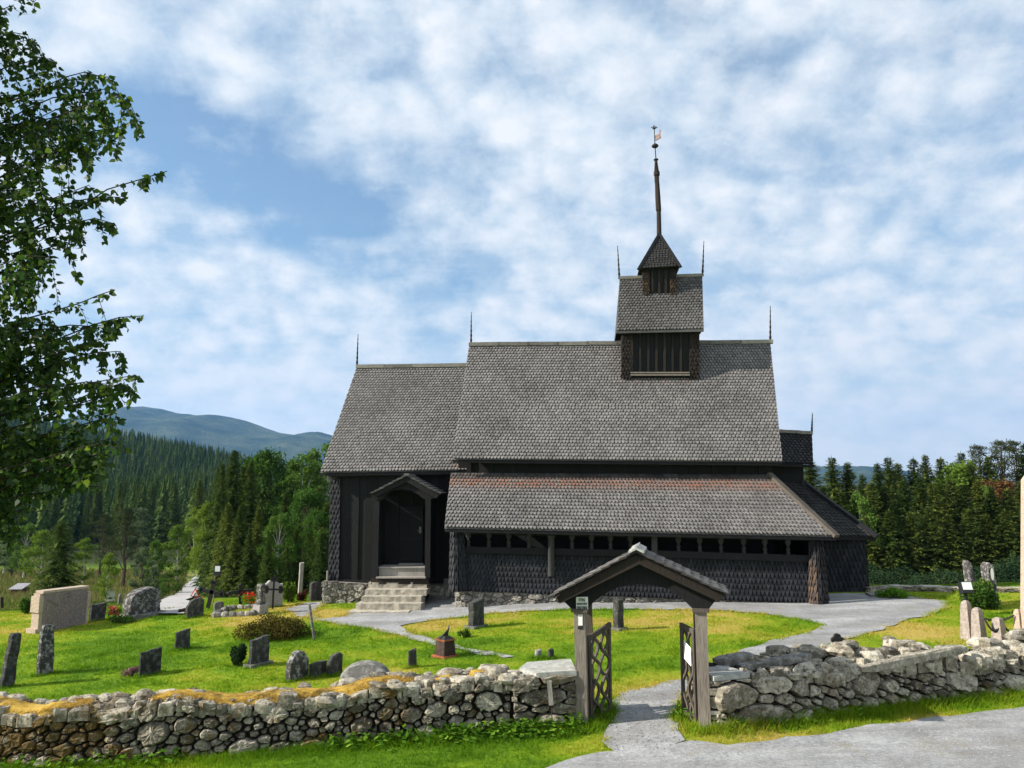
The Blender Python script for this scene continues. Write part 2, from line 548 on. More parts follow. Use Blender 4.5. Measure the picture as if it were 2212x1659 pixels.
gc = n.mix(n.attr('woods'), gc, (0.028, 0.036, 0.014))
gc = n.mix(n.attr('fallow'), gc, n.ramp(n.noise(0.22, 5, 0.7), [(0.3, (0.10, 0.17, 0.03)), (0.5, (0.20, 0.22, 0.05)), (0.7, (0.29, 0.20, 0.12))]))
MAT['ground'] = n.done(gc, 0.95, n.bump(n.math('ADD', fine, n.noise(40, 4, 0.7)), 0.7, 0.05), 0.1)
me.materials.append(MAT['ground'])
attr(me, 'dry', (dry_map(XX, YY) * (1 - sstep(40, 60, YY) * 0.6)).reshape(-1), 'POINT')
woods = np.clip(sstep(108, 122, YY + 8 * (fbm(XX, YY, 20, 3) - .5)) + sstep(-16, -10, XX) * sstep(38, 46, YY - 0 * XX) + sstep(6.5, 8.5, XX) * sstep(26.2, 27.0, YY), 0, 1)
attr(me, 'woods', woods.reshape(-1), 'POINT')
attr(me, 'fallow', (sstep(33, 42, YY) * (1 - sstep(100, 112, YY)) * (1 - sstep(-22, -14, XX)) * sstep(0.35, 0.6, fbm(XX, YY, 14, 21))).reshape(-1), 'POINT')
me.polygons.foreach_set('use_smooth', np.ones(len(me.polygons), bool))
me.update()
tag(link('ground', me), kind='structure')


# ------------------------------------------------------------------ gravel paths and roads, sheets on the ground
def inside(px, py, poly):
    px, py = np.asarray(px), np.asarray(py)
    r = np.zeros(px.shape, bool)
    n_ = len(poly)
    j = n_ - 1
    for i in range(n_):
        xi, yi = poly[i][0], poly[i][1]
        xj, yj = poly[j][0], poly[j][1]
        c = ((yi > py) != (yj > py)) & (px < (xj - xi) * (py - yi) / (yj - yi + 1e-12) + xi)
        r ^= c
        j = i
    return r


def sheet(name, uv, mat, lift, step=0.4, jit=0.05, kind='structure', is_plan=False):
    P = [tuple(p[:2]) for p in uv] if is_plan else [tuple(G(u, v)[:2]) for u, v in uv]
    pts = []
    for i, a in enumerate(P):
        b = P[(i + 1) % len(P)]
        L = math.dist(a, b)
        k = max(1, int(L / (step * 0.5)))
        for q in range(k):
            t = q / k
            x, y = a[0] + (b[0] - a[0]) * t, a[1] + (b[1] - a[1]) * t
            s = min(1, y / 14)
            pts.append((x + jit * 2 * (float(fbm(x, y, .5, 3)) - .5) * 2 * s, y + jit * 2 * (float(fbm(x, y, .5, 8)) - .5) * 2 * s))
    n_ = len(pts)
    xs_, ys_ = [p[0] for p in pts], [p[1] for p in pts]
    gx, gy = np.meshgrid(np.arange(min(xs_), max(xs_), step), np.arange(min(ys_), max(ys_), step))
    m = inside(gx, gy, pts)
    allp = [Vector(p) for p in pts] + [Vector((float(a), float(b))) for a, b in zip(gx[m], gy[m])]
    vv, ee, ff, *_ = delaunay_2d_cdt(allp, [(i, (i + 1) % n_) for i in range(n_)], [list(range(n_))], 1, 1e-4)
    me = bpy.data.meshes.new(name)
    vy_ = np.array([v.y for v in vv])
    vz = H(np.array([v.x for v in vv]), vy_) + lift + (.16 * sstep(27, 33, vy_) if lift > .035 else 0)
    me.from_pydata([(v.x, v.y, float(z)) for v, z in zip(vv, vz)], [], [list(f) for f in ff])
    me.polygons.foreach_set('use_smooth', np.ones(len(me.polygons), bool))
    me.materials.append(mat)
    me.update()
    # keep faces turned up
    if len(me.polygons) and me.polygons[0].normal.z < 0:
        me.flip_normals()
    o = tag(link(name, me), kind=kind)
    return o, pts


n = NT('grey_gravel')
a1 = n.noise(17, 7, 0.85)
a2 = n.noise(1.4, 5, 0.65)
gcol = n.ramp(n.math('ADD', n.math('MULTIPLY', a1, 0.7), n.math('MULTIPLY', a2, 0.35)), [(0.36, (0.13, 0.132, 0.136)), (0.50, (0.285, 0.292, 0.30)), (0.66, (0.50, 0.507, 0.515))])
trk = n.noise(.9, 5, .65, n.scale(n.coord(), (.22, 1.5, 1)), .4)
gcol = n.mix(n.math('MULTIPLY', n.ramp(trk, [(.42, 1.0), (.58, 0.0)]), .5), gcol, (.17, .165, .155))
gcol = n.mix(n.math('MULTIPLY', n.ramp(n.noise(1.1, 6, 0.7), [(0.56, 0.0), (0.7, 1.0)]), 0.45), gcol, (0.26, 0.23, 0.14))
MAT['gravel'] = n.done(gcol, 0.95, n.bump(n.math('ADD', a1, n.noise(90, 3, 0.7)), 0.6, 0.02), 0.15)

PATH_UV = [(618, 1318), (655, 1303), (705, 1300), (683, 1316), (668, 1330), (700, 1338), (747, 1332), (772, 1316), (795, 1298), (1000, 1285), (1790, 1283), (1880, 1283), (1960, 1288), (2050, 1301),
           (2052, 1312), (1990, 1335), (1900, 1362), (1850, 1378), (1760, 1402), (1650, 1432), (1580, 1457), (1530, 1480), (1466, 1502),
           (1452, 1530), (1462, 1580), (1490, 1597), (1440, 1628), (1325, 1628), (1306, 1602), (1330, 1560), (1335, 1500), (1370, 1488),
           (1430, 1482), (1490, 1462), (1560, 1425), (1600, 1405), (1660, 1387), (1740, 1366), (1778, 1350), (1720, 1338), (1650, 1328),
           (1560, 1321), (1400, 1317), (1250, 1317), (1150, 1320), (1040, 1328), (960, 1338), (900, 1346), (868, 1354), (890, 1367),
           (940, 1383), (1010, 1401), (1110, 1420), (1085, 1424), (1040, 1417), (950, 1396), (860, 1373), (780, 1357), (700, 1346), (640, 1331)]
_, PATH = sheet('gravel_path', PATH_UV, MAT['gravel'], 0.022, 0.45, 0.11)
ROAD_UV = [(1060, 1720), (1190, 1660), (1296, 1629), (1330, 1625), (1440, 1625), (1498, 1599), (1560, 1613), (1640, 1607), (1800, 1583),
           (1950, 1562), (2212, 1532), (2600, 1490), (2900, 1800), (1000, 1800)]
_, ROAD = sheet('gravel_road', ROAD_UV, MAT['gravel'], 0.03, 0.45, 0.10)
FAR_UV = [(300, 1329), (352, 1308), (378, 1290), (398, 1270), (414, 1256), (424, 1247), (436, 1247), (433, 1262), (424, 1285), (408, 1310), (398, 1329)]
_, FARROAD = sheet('asphalt_road', FAR_UV, MAT['asphalt'], 0.07, 2.0, 0.12)
# yellow road verge at the bend
# ------------------------------------------------------------------ stave church
A5 = R(5.5)
EX = np.array([math.cos(A5), -math.sin(A5), 0.0])
EY = np.array([math.sin(A5), math.cos(A5), 0.0])
EZ = np.array([0, 0, 1.0])
CO = G(1400, 1303)


def on_plane(u, v, O, Nn, off):
    d = ray(u, v)
    t = (np.dot(O - CAM, Nn) + off) / np.dot(d, Nn)
    return CAM + d * t


def CL(u, v, yl):
    return on_plane(u, v, CO, EY, yl)


def deep(p, yl):
    """the same point pushed along the church depth axis to local depth yl"""
    return p + EY * (yl - np.dot(p - CO, EY))


SH_ROUND = [(-.43, .85), (-.42, .60), (-.32, .26), (-.14, 0), (.14, 0), (.32, .26), (.42, .60), (.43, .85)]
SH_POINT = [(-.44, .85), (-.43, .66), (-.14, 0), (.10, .0), (.43, .62), (.44, .85)]
SH_SQUARE = [(-.48, .6), (-.48, .03), (-.2, 0), (.2, 0.02), (.48, 0.0), (.48, .6)]


def shingles(mb, bl, br, tr, tl, w, h, shape, thick=0.03, warmf=None, seed=1, jit=0.06, panel=True, tri=None, skew=0.0):
    """overlapping shingles as real pieces over the patch bl-br-tr-tl"""
    r_ = random.Random(seed)
    bl, br, tr, tl = [np.asarray(p, float) for p in (bl, br, tr, tl)]
    Hh = (np.linalg.norm(tl - bl) + np.linalg.norm(tr - br)) / 2
    nrm = np.cross(br - bl, tl - bl)
    nrm /= np.linalg.norm(nrm)
    rows = max(1, int(round(Hh / h)))

    def P(a, t):
        lo = bl + (br - bl) * a
        hi = tl + (tr - tl) * a
        return lo + (hi - lo) * t
    for i in range(rows):
        t0 = i / rows
        L = np.linalg.norm(P(1, t0) - P(0, t0))
        ncol = max(1, int(round(L / w)))
        for c in range(-1, ncol + 1):
            ac = (c + (0.5 if i % 2 else 0.0) + 0.5) / ncol
            if ac < -0.4 / ncol or ac > 1 + 0.4 / ncol:
                continue
            jx, jy = r_.uniform(-jit, jit), r_.uniform(-jit, jit)
            lift = r_.uniform(0.0, 0.008)
            top, low = [], []
            shp = shape + [(.44, 1.22), (.44, 1.95), (-.44, 1.95), (-.44, 1.22)]
            for (sx, sy) in shp:
                a = ac + (sx + jx) / ncol
                a = min(max(a, 0), 1)
                t = t0 + (sy + jy - 0.0) / rows
                t = min(t, 1.0 + 0.1 / rows)
                q = (1.95 - sy) / 1.95
                n1 = nrm * ((thick * 1.7 + lift) * q + 0.004)
                p = P(a, t)
                top.append(p + n1)
                low.append(p + n1 - nrm * thick)
            m = len(shp)
            tn = r_.random()
            wv = warmf(ac, t0, r_) if warmf else 0.0
            if isinstance(wv, tuple):
                wv, tn = wv[0], tn + wv[1]
            e0 = len(shape)
            # exposed lower part weathers; the covered head and the edges carry dark tar and gap shadow in one colour
            mb.cur, mb.curw = tn, wv
            mb.add(top + low, [list(range(e0 + 1)) + [m - 1]])
            mb.cur, mb.curw = -0.6, 0.0
            b0 = len(mb.v) - 2 * m
            for fc in [[e0, e0 + 1, e0 + 2, e0 + 3]] + [[k, k + m, (k + 1) % m + m, (k + 1) % m] for k in range(m) if k not in (e0 + 1,)]:
                mb.f.append([b0 + i_ for i_ in fc])
                mb.t.append(mb.cur)
                mb.w.append(0.0)
    mb.curw = 0
    mb.cur = 0.1
    if panel:
        mb.add([p - nrm * 0.012 for p in (bl, br, tr, tl)], [[0, 1, 2, 3]])


church = thing('stave_church', 'old black tarred timber church with shingled roofs and a small stepped tower', 'church', CO)


def finial(u0, v0, u1, v1, yl, r0=0.045, name='finial'):
    a, b = CL(u0, v0, yl), CL(u1, v1, yl)
    L = np.linalg.norm(b - a)
    d = (b - a) / L
    prof = []
    n_ = 14
    for i in range(n_ + 1):
        t = i / n_
        rr = r0 * (1 - 0.72 * t)
        prof.append((L * t, rr * (0.75 if i % 2 else 1.15)))
    mb = MB()
    mb.lathe(a, prof, 7, d)
    mb.build(name, MAT['tarbrown'], church)


def ridge(a, b, w=0.17, h=0.14):
    mb = MB()
    d = b - a
    k = max(3, int(np.linalg.norm(d) / 1.1))
    for i in range(k):
        p, q = a + d * (i / k), a + d * ((i + 1) / k + 0.006)
        mb.cur = rnd.random()
        mb.beam(p + EZ * rnd.uniform(-.008, .012), q + EZ * rnd.uniform(-.008, .012), w, h)
    return mb.build('ridge_board', MAT['ridge'], church)


# ---- depths of the planes (metres behind the aisle front)
Y_AE, Y_AT = -0.42, 1.5          # aisle eave, aisle roof top
Y_NW, Y_NE, Y_RG = 1.6, 1.1, 4.1   # nave wall, nave eave, nave ridge
Y_LW, Y_LE, Y_LR = 2.0, 1.6, 4.7   # west choir wall, eave, ridge
Y_BK = 6.7

# main roof
n_bl, n_br, n_tr, n_tl = CL(977, 992, Y_NE), CL(1690, 998, Y_NE), CL(1664, 744, Y_RG), CL(1013, 750, Y_RG)
mb = MB()
shingles(mb, n_bl, n_br, n_tr, n_tl, 0.116, 0.136, SH_ROUND, 0.032, seed=2, warmf=lambda a, t, r: 0.25 if (.5 < a < .74 and .62 < t < .74 and r.random() < .4) else 0)
bk = [deep(n_bl, 7.1), deep(n_br, 7.1)]
mb.add([n_tl, n_tr, bk[1], bk[0]], [[0, 1, 2, 3]])
mb.build('roof', MAT['roof'], church)
ridge(CL(1013, 744, Y_RG), CL(1665, 738.5, Y_RG))

# west choir roof
l_bl, l_br = CL(692, 1021, Y_LE), CL(1010, 1016, Y_LE)
l_tl, l_tr = CL(770, 797, Y_LR), CL(1030, 794, Y_LR)
mb = MB()
shingles(mb, l_bl, l_br, l_tr, l_tl, 0.116, 0.136, SH_ROUND, 0.032, seed=3, warmf=lambda a, t, r: 0.3 if (a > .9 and t < .12) else 0)
mb.add([l_tl, l_tr, deep(l_br, 7.8), deep(l_bl, 7.8)], [[0, 1, 2, 3]])
mb.build('roof', MAT['roof'], church)
ridge(CL(770, 792, Y_LR), CL(1012, 788.5, Y_LR))

# aisle roof with its hip, protected brown band under the main eave
a_bl, a_br = CL(960, 1141, Y_AE), CL(1806, 1159, Y_AE)
a_tl, a_tr = CL(974, 1023, Y_AT), CL(1662, 1027, Y_AT)


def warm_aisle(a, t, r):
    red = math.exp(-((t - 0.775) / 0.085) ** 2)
    return red * (.5 + .5 * r.random()), -1.5 * max(0.0, min(1.0, (t - .82) / .06)) - .35 * red  # red band; top rows darkened with the eave's shadow in the tint


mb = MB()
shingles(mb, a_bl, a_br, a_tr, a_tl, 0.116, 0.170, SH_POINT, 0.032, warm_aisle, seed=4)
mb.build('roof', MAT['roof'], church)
# return slope of the aisle behind the hip
mb = MB()
b_bl, b_br = CL(1760, 1158.5, 1.62), CL(1893, 1159.5, 1.62)
b_tl, b_tr = CL(1660, 1040, 3.05), CL(1741, 1048, 3.05)
shingles(mb, b_bl, b_br, b_tr, b_tl, 0.135, 0.16, SH_ROUND, 0.028, seed=5)
mb.build('roof', MAT['roof_tar_shade'], church)
mb = MB()
mb.add([a_br, deep(a_br, 2.2), deep(a_tr, 3.0), a_tr], [[0, 1, 2, 3]])
mb.add([b_br, deep(b_br, 6.2), deep(b_tr, 5.2), b_tr], [[0, 1, 2, 3]])
mb.build('end_slope', MAT['roof_tar_shade'], church)
for (p, q, mat) in ((a_tr + EZ * .05, a_br + EZ * .03, 'gatewood'), (b_tr + EZ * .06, b_br + EZ * .03, 'tar')):
    mb = MB()
    d = q - p
    mb.beam(p, q + d * 0.012, 0.22, 0.10, np.cross(np.cross(d, EZ), d) + 0.0)
    mb.build('hip_board', MAT[mat], church)

# chancel roof at the east end
c_bl, c_br = CL(1672, 1000, 2.75), CL(1756.5, 1003, 2.75)
c_tl, c_tr = CL(1660, 934, 4.1), CL(1754, 938, 4.1)
mb = MB()
shingles(mb, c_bl, c_br, c_tr, c_tl, 0.13, 0.145, SH_ROUND, 0.028, seed=6)
mb.add([c_tl, c_tr, deep(c_br, 5.5), deep(c_bl, 5.5)], [[0, 1, 2, 3]])
mb.build('roof', MAT['roof_tar_shade'], church)
ridge(CL(1676, 930.5, 4.1), CL(1754, 935.5, 4.1), .15, .11)
# eave boards
for (p, q) in ((n_bl, n_br), (l_bl, l_br), (a_bl, a_br), (b_bl, b_br), (c_bl, c_br)):
    mb = MB()
    mb.beam(p - EZ * .065 + EY * .05, q - EZ * .065 + EY * .05, 0.07, 0.10)
    mb.build('eave_board', MAT['tar'], church)

# ---- walls
def wall_box(name, pl_bl, pl_br, pl_tr, pl_tl, back, mat, gable=None):
    mb = MB()
    f_ = [pl_bl, pl_br, pl_tr, pl_tl]
    b_ = [deep(p, back) for p in f_]
    mb.add(f_ + b_, [[0, 1, 2, 3], [5, 4, 7, 6], [1, 5, 6, 2], [4, 0, 3, 7]])
    if gable is not None:
        g0, g1 = gable
        mb.add([f_[3], b_[3], g0], [[0, 1, 2]])
        mb.add([f_[2], b_[2], g1], [[0, 2, 1]])
    return mb.build(name, mat, church)


zg = CO[2]
w_bl, w_br = CL(990, 1150, Y_NW), CL(1668, 1150, Y_NW)
for p in (w_bl, w_br):
    p[2] = zg - .3
w_tl, w_tr = CL(990, 985, Y_NW), CL(1668, 990, Y_NW)
wall_box('wall', w_bl, w_br, w_tr, w_tl, Y_BK, MAT['tar'], (deep(n_tl, Y_RG) - EZ * .2 + EX * .12, n_tr - EZ * .2 - EX * .12))
# uprights on the nave wall strip above the aisle roof
for k in range(14):
    mb = MB()
    t = (k + 0.5) / 14
    p = w_tl + (w_tr - w_tl) * t - EY * .03
    mb.cur = rnd.random()
    mb.beam(p, p - EZ * 1.1, 0.16, 0.06, EY)
    mb.build('wall_board', MAT['tar'], church)

# chancel body
e_bl, e_br = CL(1640, 1100, 3.1), CL(1735, 1100, 3.1)
for p in (e_bl, e_br):
    p[2] = zg - .3
wall_box('wall', e_bl, e_br, CL(1735, 995, 3.1), CL(1640, 995, 3.1), 5.1, MAT['tar'], (c_tl - EZ * .15, c_tr - EZ * .15))
mb = MB()
p0 = CL(1737, 1046, 2.95)
shingles(mb, p0 - EX * .1 - EZ * .22, p0 + EX * .16 - EZ * .26, p0 + EX * .08 + EZ * .12, p0 - EX * .1 + EZ * .12, .13, .12, SH_ROUND, .025, seed=15)
mb.build('corner_boss', MAT['wall_sh'], church)

# chancel aisle wall, shingled, in the shade
d_bl, d_br = CL(1740, 1288, 2.0), CL(1876, 1285, 1.9)
d_tr, d_tl = CL(1868, 1160, 2.0), CL(1740, 1160, 2.0)
mb = MB()
shingles(mb, d_bl, d_br, d_tr, d_tl, 0.14, 0.20, SH_POINT, 0.03, seed=7)
shingles(mb, d_br, deep(d_br, 6.2), deep(d_tr, 6.2), d_tr, 0.19, 0.24, SH_POINT, 0.03, seed=8)
mb.add([deep(d_bl, 6.2), deep(d_br, 6.2), deep(d_tr, 6.2), deep(d_tl, 6.2)], [[1, 0, 3, 2]])
mb.build('wall', MAT['wall_sh'], church)

# aisle front: shingled parapet, rail, openings, balusters, posts
f_bl, f_br = CL(985, 1276, -0.05), CL(1755, 1302, -0.05)
f_tl, f_tr = CL(1000, 1196, 0.05), CL(1752, 1212, 0.05)
mb = MB()
shingles(mb, f_bl, f_br, f_tr, f_tl, 0.122, 0.175, SH_POINT, 0.028, seed=9)
mb.build('parapet', MAT['wall_sh'], church)
mb = MB()
for (ua, va, ub, vb) in ((1001, 1187.5, 1414, 1196), (1414, 1196, 1756, 1207)):
    a, b = CL(ua, va, -.02), CL(ub, vb, -.02)
    mb.cur = rnd.random()
    mb.beam(a, b, 0.12, 0.20)
mb.build('sill_beam', MAT['tar'], church)
mb = MB()
a, b = CL(985, 1152, .05), CL(1770, 1166, .05)
mb.beam(a + EZ * .03, b + EZ * .03, .12, .12)
mb.build('eave_beam', MAT['tar'], church)
for u, vt, vb in [(1012, 1153, 1180), (1056, 1153, 1181), (1099, 1154, 1182), (1143, 1155, 1183), (1236, 1156, 1185), (1278, 1157, 1186), (1319, 1158, 1187),
                  (1362, 1159, 1188), (1466, 1162, 1191), (1512, 1163, 1193), (1558, 1164, 1194), (1607, 1165, 1195), (1653, 1166, 1197), (1703, 1167, 1198)]:
    p = CL(u, vb + 2, .02)
    q = CL(u, vt - 2, .02)
    L = np.linalg.norm(q - p)
    mb = MB()
    mb.lathe(p, [(0, .062), (.18 * L, .065), (.25 * L, .045), (.42 * L, .07), (.5 * L, .038), (.6 * L, .045), (.74 * L, .085), (L, .095)], 8)
    mb.build('baluster', MAT['baluster'], church)
mb = MB()
p, q = CL(1191, 1245, -.16), CL(1191, 1152, -.12)
L = np.linalg.norm(q - p)
mb.lathe(p, [(0, .10), (.02 * L, .105), (.9 * L, .10), (.92 * L, .135), (.96 * L, .135), (.97 * L, .1), (L, .1)], 12)
mb.build('round_post', MAT['baluster'], church, smooth=True)
mb = MB()
mb.beam(CL(1413.5, 1235, -.10), CL(1413.5, 1152, -.10), .17, .14, EY)
mb.build('square_post', MAT['baluster'], church)


def corner(ua, ub, vt, vb, flare, mat, seed, yl=-.08, warmf=None):
    """rounded shingled corner column"""
    mb = MB()
    tl, tr = CL(ua, vt, yl), CL(ub, vt, yl)
    bl, br = CL(ua - flare[0], vb, yl - .1), CL(ub + flare[1], vb, yl - .1)
    n_ = 5
    for k in range(n_):
        def arc(a, b, t):
            bulge = math.sin(math.pi * t) * np.linalg.norm(b - a) * 0.38
            return a + (b - a) * t - EY * bulge
        t0, t1 = k / n_, (k + 1) / n_
        wf = (lambda a, t, r, k=k: warmf(a, t, r, k)) if warmf else None
        shingles(mb, arc(bl, br, t0), arc(bl, br, t1), arc(tl, tr, t1), arc(tl, tr, t0), 0.09, 0.20, SH_POINT, 0.028, seed=seed + k, warmf=wf, jit=.12)
    mb.build('corner_post', mat, church)


corner(974, 1001, 1147, 1277, (3, 6), MAT['wall_sh'], 30)
corner(1748, 1776, 1167, 1310, (0, 14), MAT['wall_sh'], 40, warmf=lambda a, t, r, seed_: ((.2 + .8 * r.random()) * (1 - abs(t - .35)) * (.85 if seed_ in (0, 1) and t < .62 else .12), -.15))
# return of the aisle at its east end and west end
for (u, yb) in ((1772, 1.9), (978, 1.9)):
    p0, p1 = CL(u, 1300 if u > 1500 else 1270, .05), CL(u, 1165 if u > 1500 else 1150, .05)
    mb = MB()
    q = [p0, deep(p0, yb), deep(p1, yb), p1]
    if u < 1500:
        q = [q[1], q[0], q[3], q[2]]
    shingles(mb, *q, 0.18, 0.2, SH_POINT, 0.03, seed=int(u))
    mb.build('wall', MAT['wall_sh'], church)
# aisle floor and inner darkness comes from the closed roof
mb = MB()
p0, p1 = CL(985, 1240, .1), CL(1765, 1255, .1)
mb.add([p0, p1, deep(p1, 1.58), deep(p0, 1.58)], [[0, 1, 2, 3]])
mb.build('aisle_floor', MAT['tar'], church)

# ---- west choir: vertical boards
lw_bl, lw_br = CL(708, 1252, Y_LW), CL(1010, 1262, Y_LW)
lw_tr, lw_tl = CL(1010, 1010, Y_LW), CL(715, 1012, Y_LW)
wall_box('wall', lw_bl, lw_br, lw_tr, lw_tl, 7.4, MAT['tar'], (l_tl - EZ * .2 + EX * .15, l_tr - EZ * .2))
nb = 14
for k in range(nb):
    mb = MB()
    t0, t1 = (k + .04) / nb * 0.92 + .08, (k + .96) / nb * 0.92 + .08
    off = -.03 - (.035 if k % 2 else 0)
    mb.cur = rnd.random()
    q = [lw_bl + (lw_br - lw_bl) * t0, lw_bl + (lw_br - lw_bl) * t1, lw_tl + (lw_tr - lw_tl) * t1, lw_tl + (lw_tr - lw_tl) * t0]
    if k % 2:
        w_ = (q[1] - q[0]) * .18
        q = [q[0] - w_, q[1] + w_, q[2] + w_, q[3] - w_]
    mb.prism([p + EY * off for p in q], EY * (-.03))
    mb.build('wall_board', MAT['tar'], church)
mb = MB()
shingles(mb, CL(709, 1251, 1.9), CL(733, 1251, 1.85), CL(736, 1035, 1.85), CL(715, 1035, 1.9), 0.13, 0.17, SH_POINT, .028, seed=51, jit=.1)
mb.build('corner_post', MAT['wall_sh'], church)
mb = MB()
mb.beam(CL(706, 1253, 1.9), CL(806, 1257, 1.9), .12, .10)
mb.build('sill_beam', MAT['tar'], church)
mb = MB()
mb.beam(CL(712, 1026, 1.85), CL(1000, 1022, 1.85), .2, .16)
mb.build('eave_beam', MAT['tar'], church)
mb = MB()
p = CL(706.5, 1258, 1.8)
mb.lathe(p, [(0, .03), (.35, .03), (.4, .01)], 6)
mb.build('post_stub', MAT['grey'], church)

# ---- porch
Y_P = 0.75
arch = [(803, 1079), (828, 1079), (834, 1069), (848, 1060), (867, 1056.5), (888, 1060.5), (903, 1068), (914, 1077), (937, 1077), (941, 1070), (878, 1036), (806, 1072)]
mb = MB()
mb.prism([CL(u, v, Y_P + .02) for u, v in arch], EY * .07)
porch = mb.build('porch', MAT['tar'], church)
for (ua, ub, va) in ((806.5, 819.5, 1082), (919, 930.5, 1078)):
    lean = 4 if ua < 850 else 1.5
    porch_mb = MB()
    bl, br, tr, tl = CL(ua - lean, 1250, Y_P), CL(ub - lean, 1250, Y_P), CL(ub, va, Y_P), CL(ua, va, Y_P)
    porch_mb.cur = rnd.random()
    porch_mb.prism([bl, br, tr, tl], EY * .17)
    porch_mb.prism([tl - EX * .05, tr + EX * .05, tr + EX * .05 + EZ * .05, tl - EX * .05 + EZ * .05], EY * .2 - EY * .02)
    porch_mb.build('post', MAT['tar'], porch)
for pts in ([(803, 1067), (878, 1029), (878, 1041), (805, 1077)], [(878, 1029), (948, 1069), (942, 1077), (878, 1041)]):
    mb = MB()
    mb.prism([CL(u, v, Y_P - .08) for u, v in pts], EY * .06)
    mb.build('barge_board', MAT['tar'], porch)
pa, pb, pc = CL(801, 1067, Y_P - .12), CL(878, 1027, Y_P - .12), CL(950, 1068, Y_P - .12)
mb = MB()
shingles(mb, deep(pa, Y_LW - .05), pa, pb, deep(pb, Y_LW - .05), .15, .16, SH_SQUARE, .03, seed=61)
shingles(mb, pc, deep(pc, Y_LW - .05), deep(pb, Y_LW - .05), pb, .15, .16, SH_SQUARE, .03, seed=62)
mb.beam(pb + EZ * .03 - EY * .02, deep(pb, Y_LW - .05) + EZ * .03, .16, .07)
mb.build('roof', MAT['roof'], porch)
for (u, s) in ((813, 1), (925, -1)):
    mb = MB()
    p0, p1 = CL(u - (3 if s > 0 else 1), 1258, Y_P + .1), CL(u, 1076, Y_P + .1)
    mb.prism([p0, deep(p0, Y_LW - .04), deep(p1, Y_LW - .04), p1], EX * .04)
    mb.build('side_wall', MAT['tar'], porch)
mb = MB()
mb.prism([CL(u, v, Y_LW - .22) for u, v in ((862, 1219), (913, 1219), (914, 1094), (864, 1094))], EY * .06)
for i, v in enumerate((1103, 1160, 1205)):
    mb.cur = .95
    mb.prism([CL(u, vv, Y_LW - .25) for u, vv in ((865, v + 5), (911, v + 5), (911, v), (865, v))], EY * .03)
door = mb.build('door', MAT['tar'], porch)
mb = MB()
mb.prism([CL(u, v, Y_LW - .245) for u, v in ((905, 1152), (910, 1152), (910, 1138), (905, 1138))], EY * .02)
mb.tube([CL(906, 1146, Y_LW - .26), CL(901, 1146, Y_LW - .26)], .012, 5)
mb.build('handle', MAT['post'], porch)
mb = MB()
mb.prism([CL(u, v, Y_LW - .2) for u, v in ((815, 1224), (862, 1224), (862, 1070), (815, 1070))], EY * .05)
mb.build('back_panel', MAT['tar'], porch)
mb = MB()
mb.prism([CL(u, v, Y_LW - .35) for u, v in ((861, 1221), (914, 1221), (914, 1217), (861, 1217))], EY * .12)
mb.build('threshold', MAT['grey'], porch)
mb = MB()
q = [CL(u, v, Y_P + .15) for u, v in ((818, 1246), (918, 1246), (918, 1227), (818, 1227))]
mb.prism(q, EY * .05)
t0, t1 = q[3] - EX * .05, q[2]
mb.prism([t0 - EY * .05, t1 - EY * .05, deep(t1, Y_LW - .3), deep(t0, Y_LW - .3)], EZ * .04)
mb.prism([CL(u, v, Y_P - .12) for u, v in ((812, 1249.5), (919, 1249.5), (919, 1246.5), (812, 1246.5))], EY * .3)
mb.build('landing', MAT['grey'], porch)
mb = MB()
mb.prism([CL(u, v, Y_P - .05) for u, v in ((801, 1262), (926, 1262), (926, 1250), (801, 1250))], EY * 1.0)
mb.build('sill_beam', MAT['tarbrown'], porch)

# ---- tower
Y_T, Y_TB = 3.1, 5.1
t_bl, t_br, t_tr, t_tl = CL(1343, 830, Y_T), CL(1510, 830, Y_T), CL(1511, 708, Y_T), CL(1343, 708, Y_T)
tower = wall_box('tower', t_bl, t_br, t_tr, t_tl, Y_TB, MAT['tar'])
for k in range(7):
    mb = MB()
    u = 1364 + (1487 - 1364) * (k + .5) / 7
    mb.cur = rnd.random()
    mb.beam(CL(u - 7.5, 803, Y_T - .03), CL(u - 7.5, 715, Y_T - .03), .075, .06, EY)
    mb.build('batten', MAT['tarbrown'], tower)
for (ua, ub) in ((1343, 1363), (1489, 1510)):
    mb = MB()
    shingles(mb, CL(ua - 1, 818, Y_T - .04), CL(ub + 1, 818, Y_T - .04), CL(ub, 716, Y_T - .02), CL(ua, 716, Y_T - .02), .11, .15, SH_POINT, .025, seed=ua, jit=.1)
    mb.build('corner_shingles', MAT['tower_sh'], tower)
for v, d_ in ((805, .06), (810, .1)):
    mb = MB()
    mb.beam(CL(1362, v, Y_T - d_), CL(1490, v, Y_T - d_), .05, .05)
    mb.build('base_board', MAT['post'], tower)
tr_bl, tr_br, tr_tr, tr_tl = CL(1331.5, 715, 2.85), CL(1520, 711, 2.85), CL(1517, 598, 4.1), CL(1338.5, 604, 4.1)
mb = MB()
shingles(mb, tr_bl, tr_br, tr_tr, tr_tl, .118, .13, SH_ROUND, .028, seed=71)
mb.add([tr_tl, tr_tr, deep(tr_br, 5.35), deep(tr_bl, 5.35)], [[0, 1, 2, 3]])
mb.add([tr_bl, deep(tr_bl, 5.35), tr_tl], [[0, 1, 2]])
mb.add([tr_br, deep(tr_br, 5.35), tr_tr], [[0, 2, 1]])
mb.beam(tr_bl - EZ * .05, tr_br - EZ * .05, .06, .08)
mb.build('roof', MAT['roof_mid'], tower)
for (u0, u1, va, vb) in ((1338, 1388, 600.5, 599), (1459, 1517.5, 596.5, 594.5)):
    mb = MB()
    mb.beam(CL(u0, va, 4.1), CL(u1, vb, 4.1), .14, .11)
    mb.build('ridge_board', MAT['ridge'], tower)
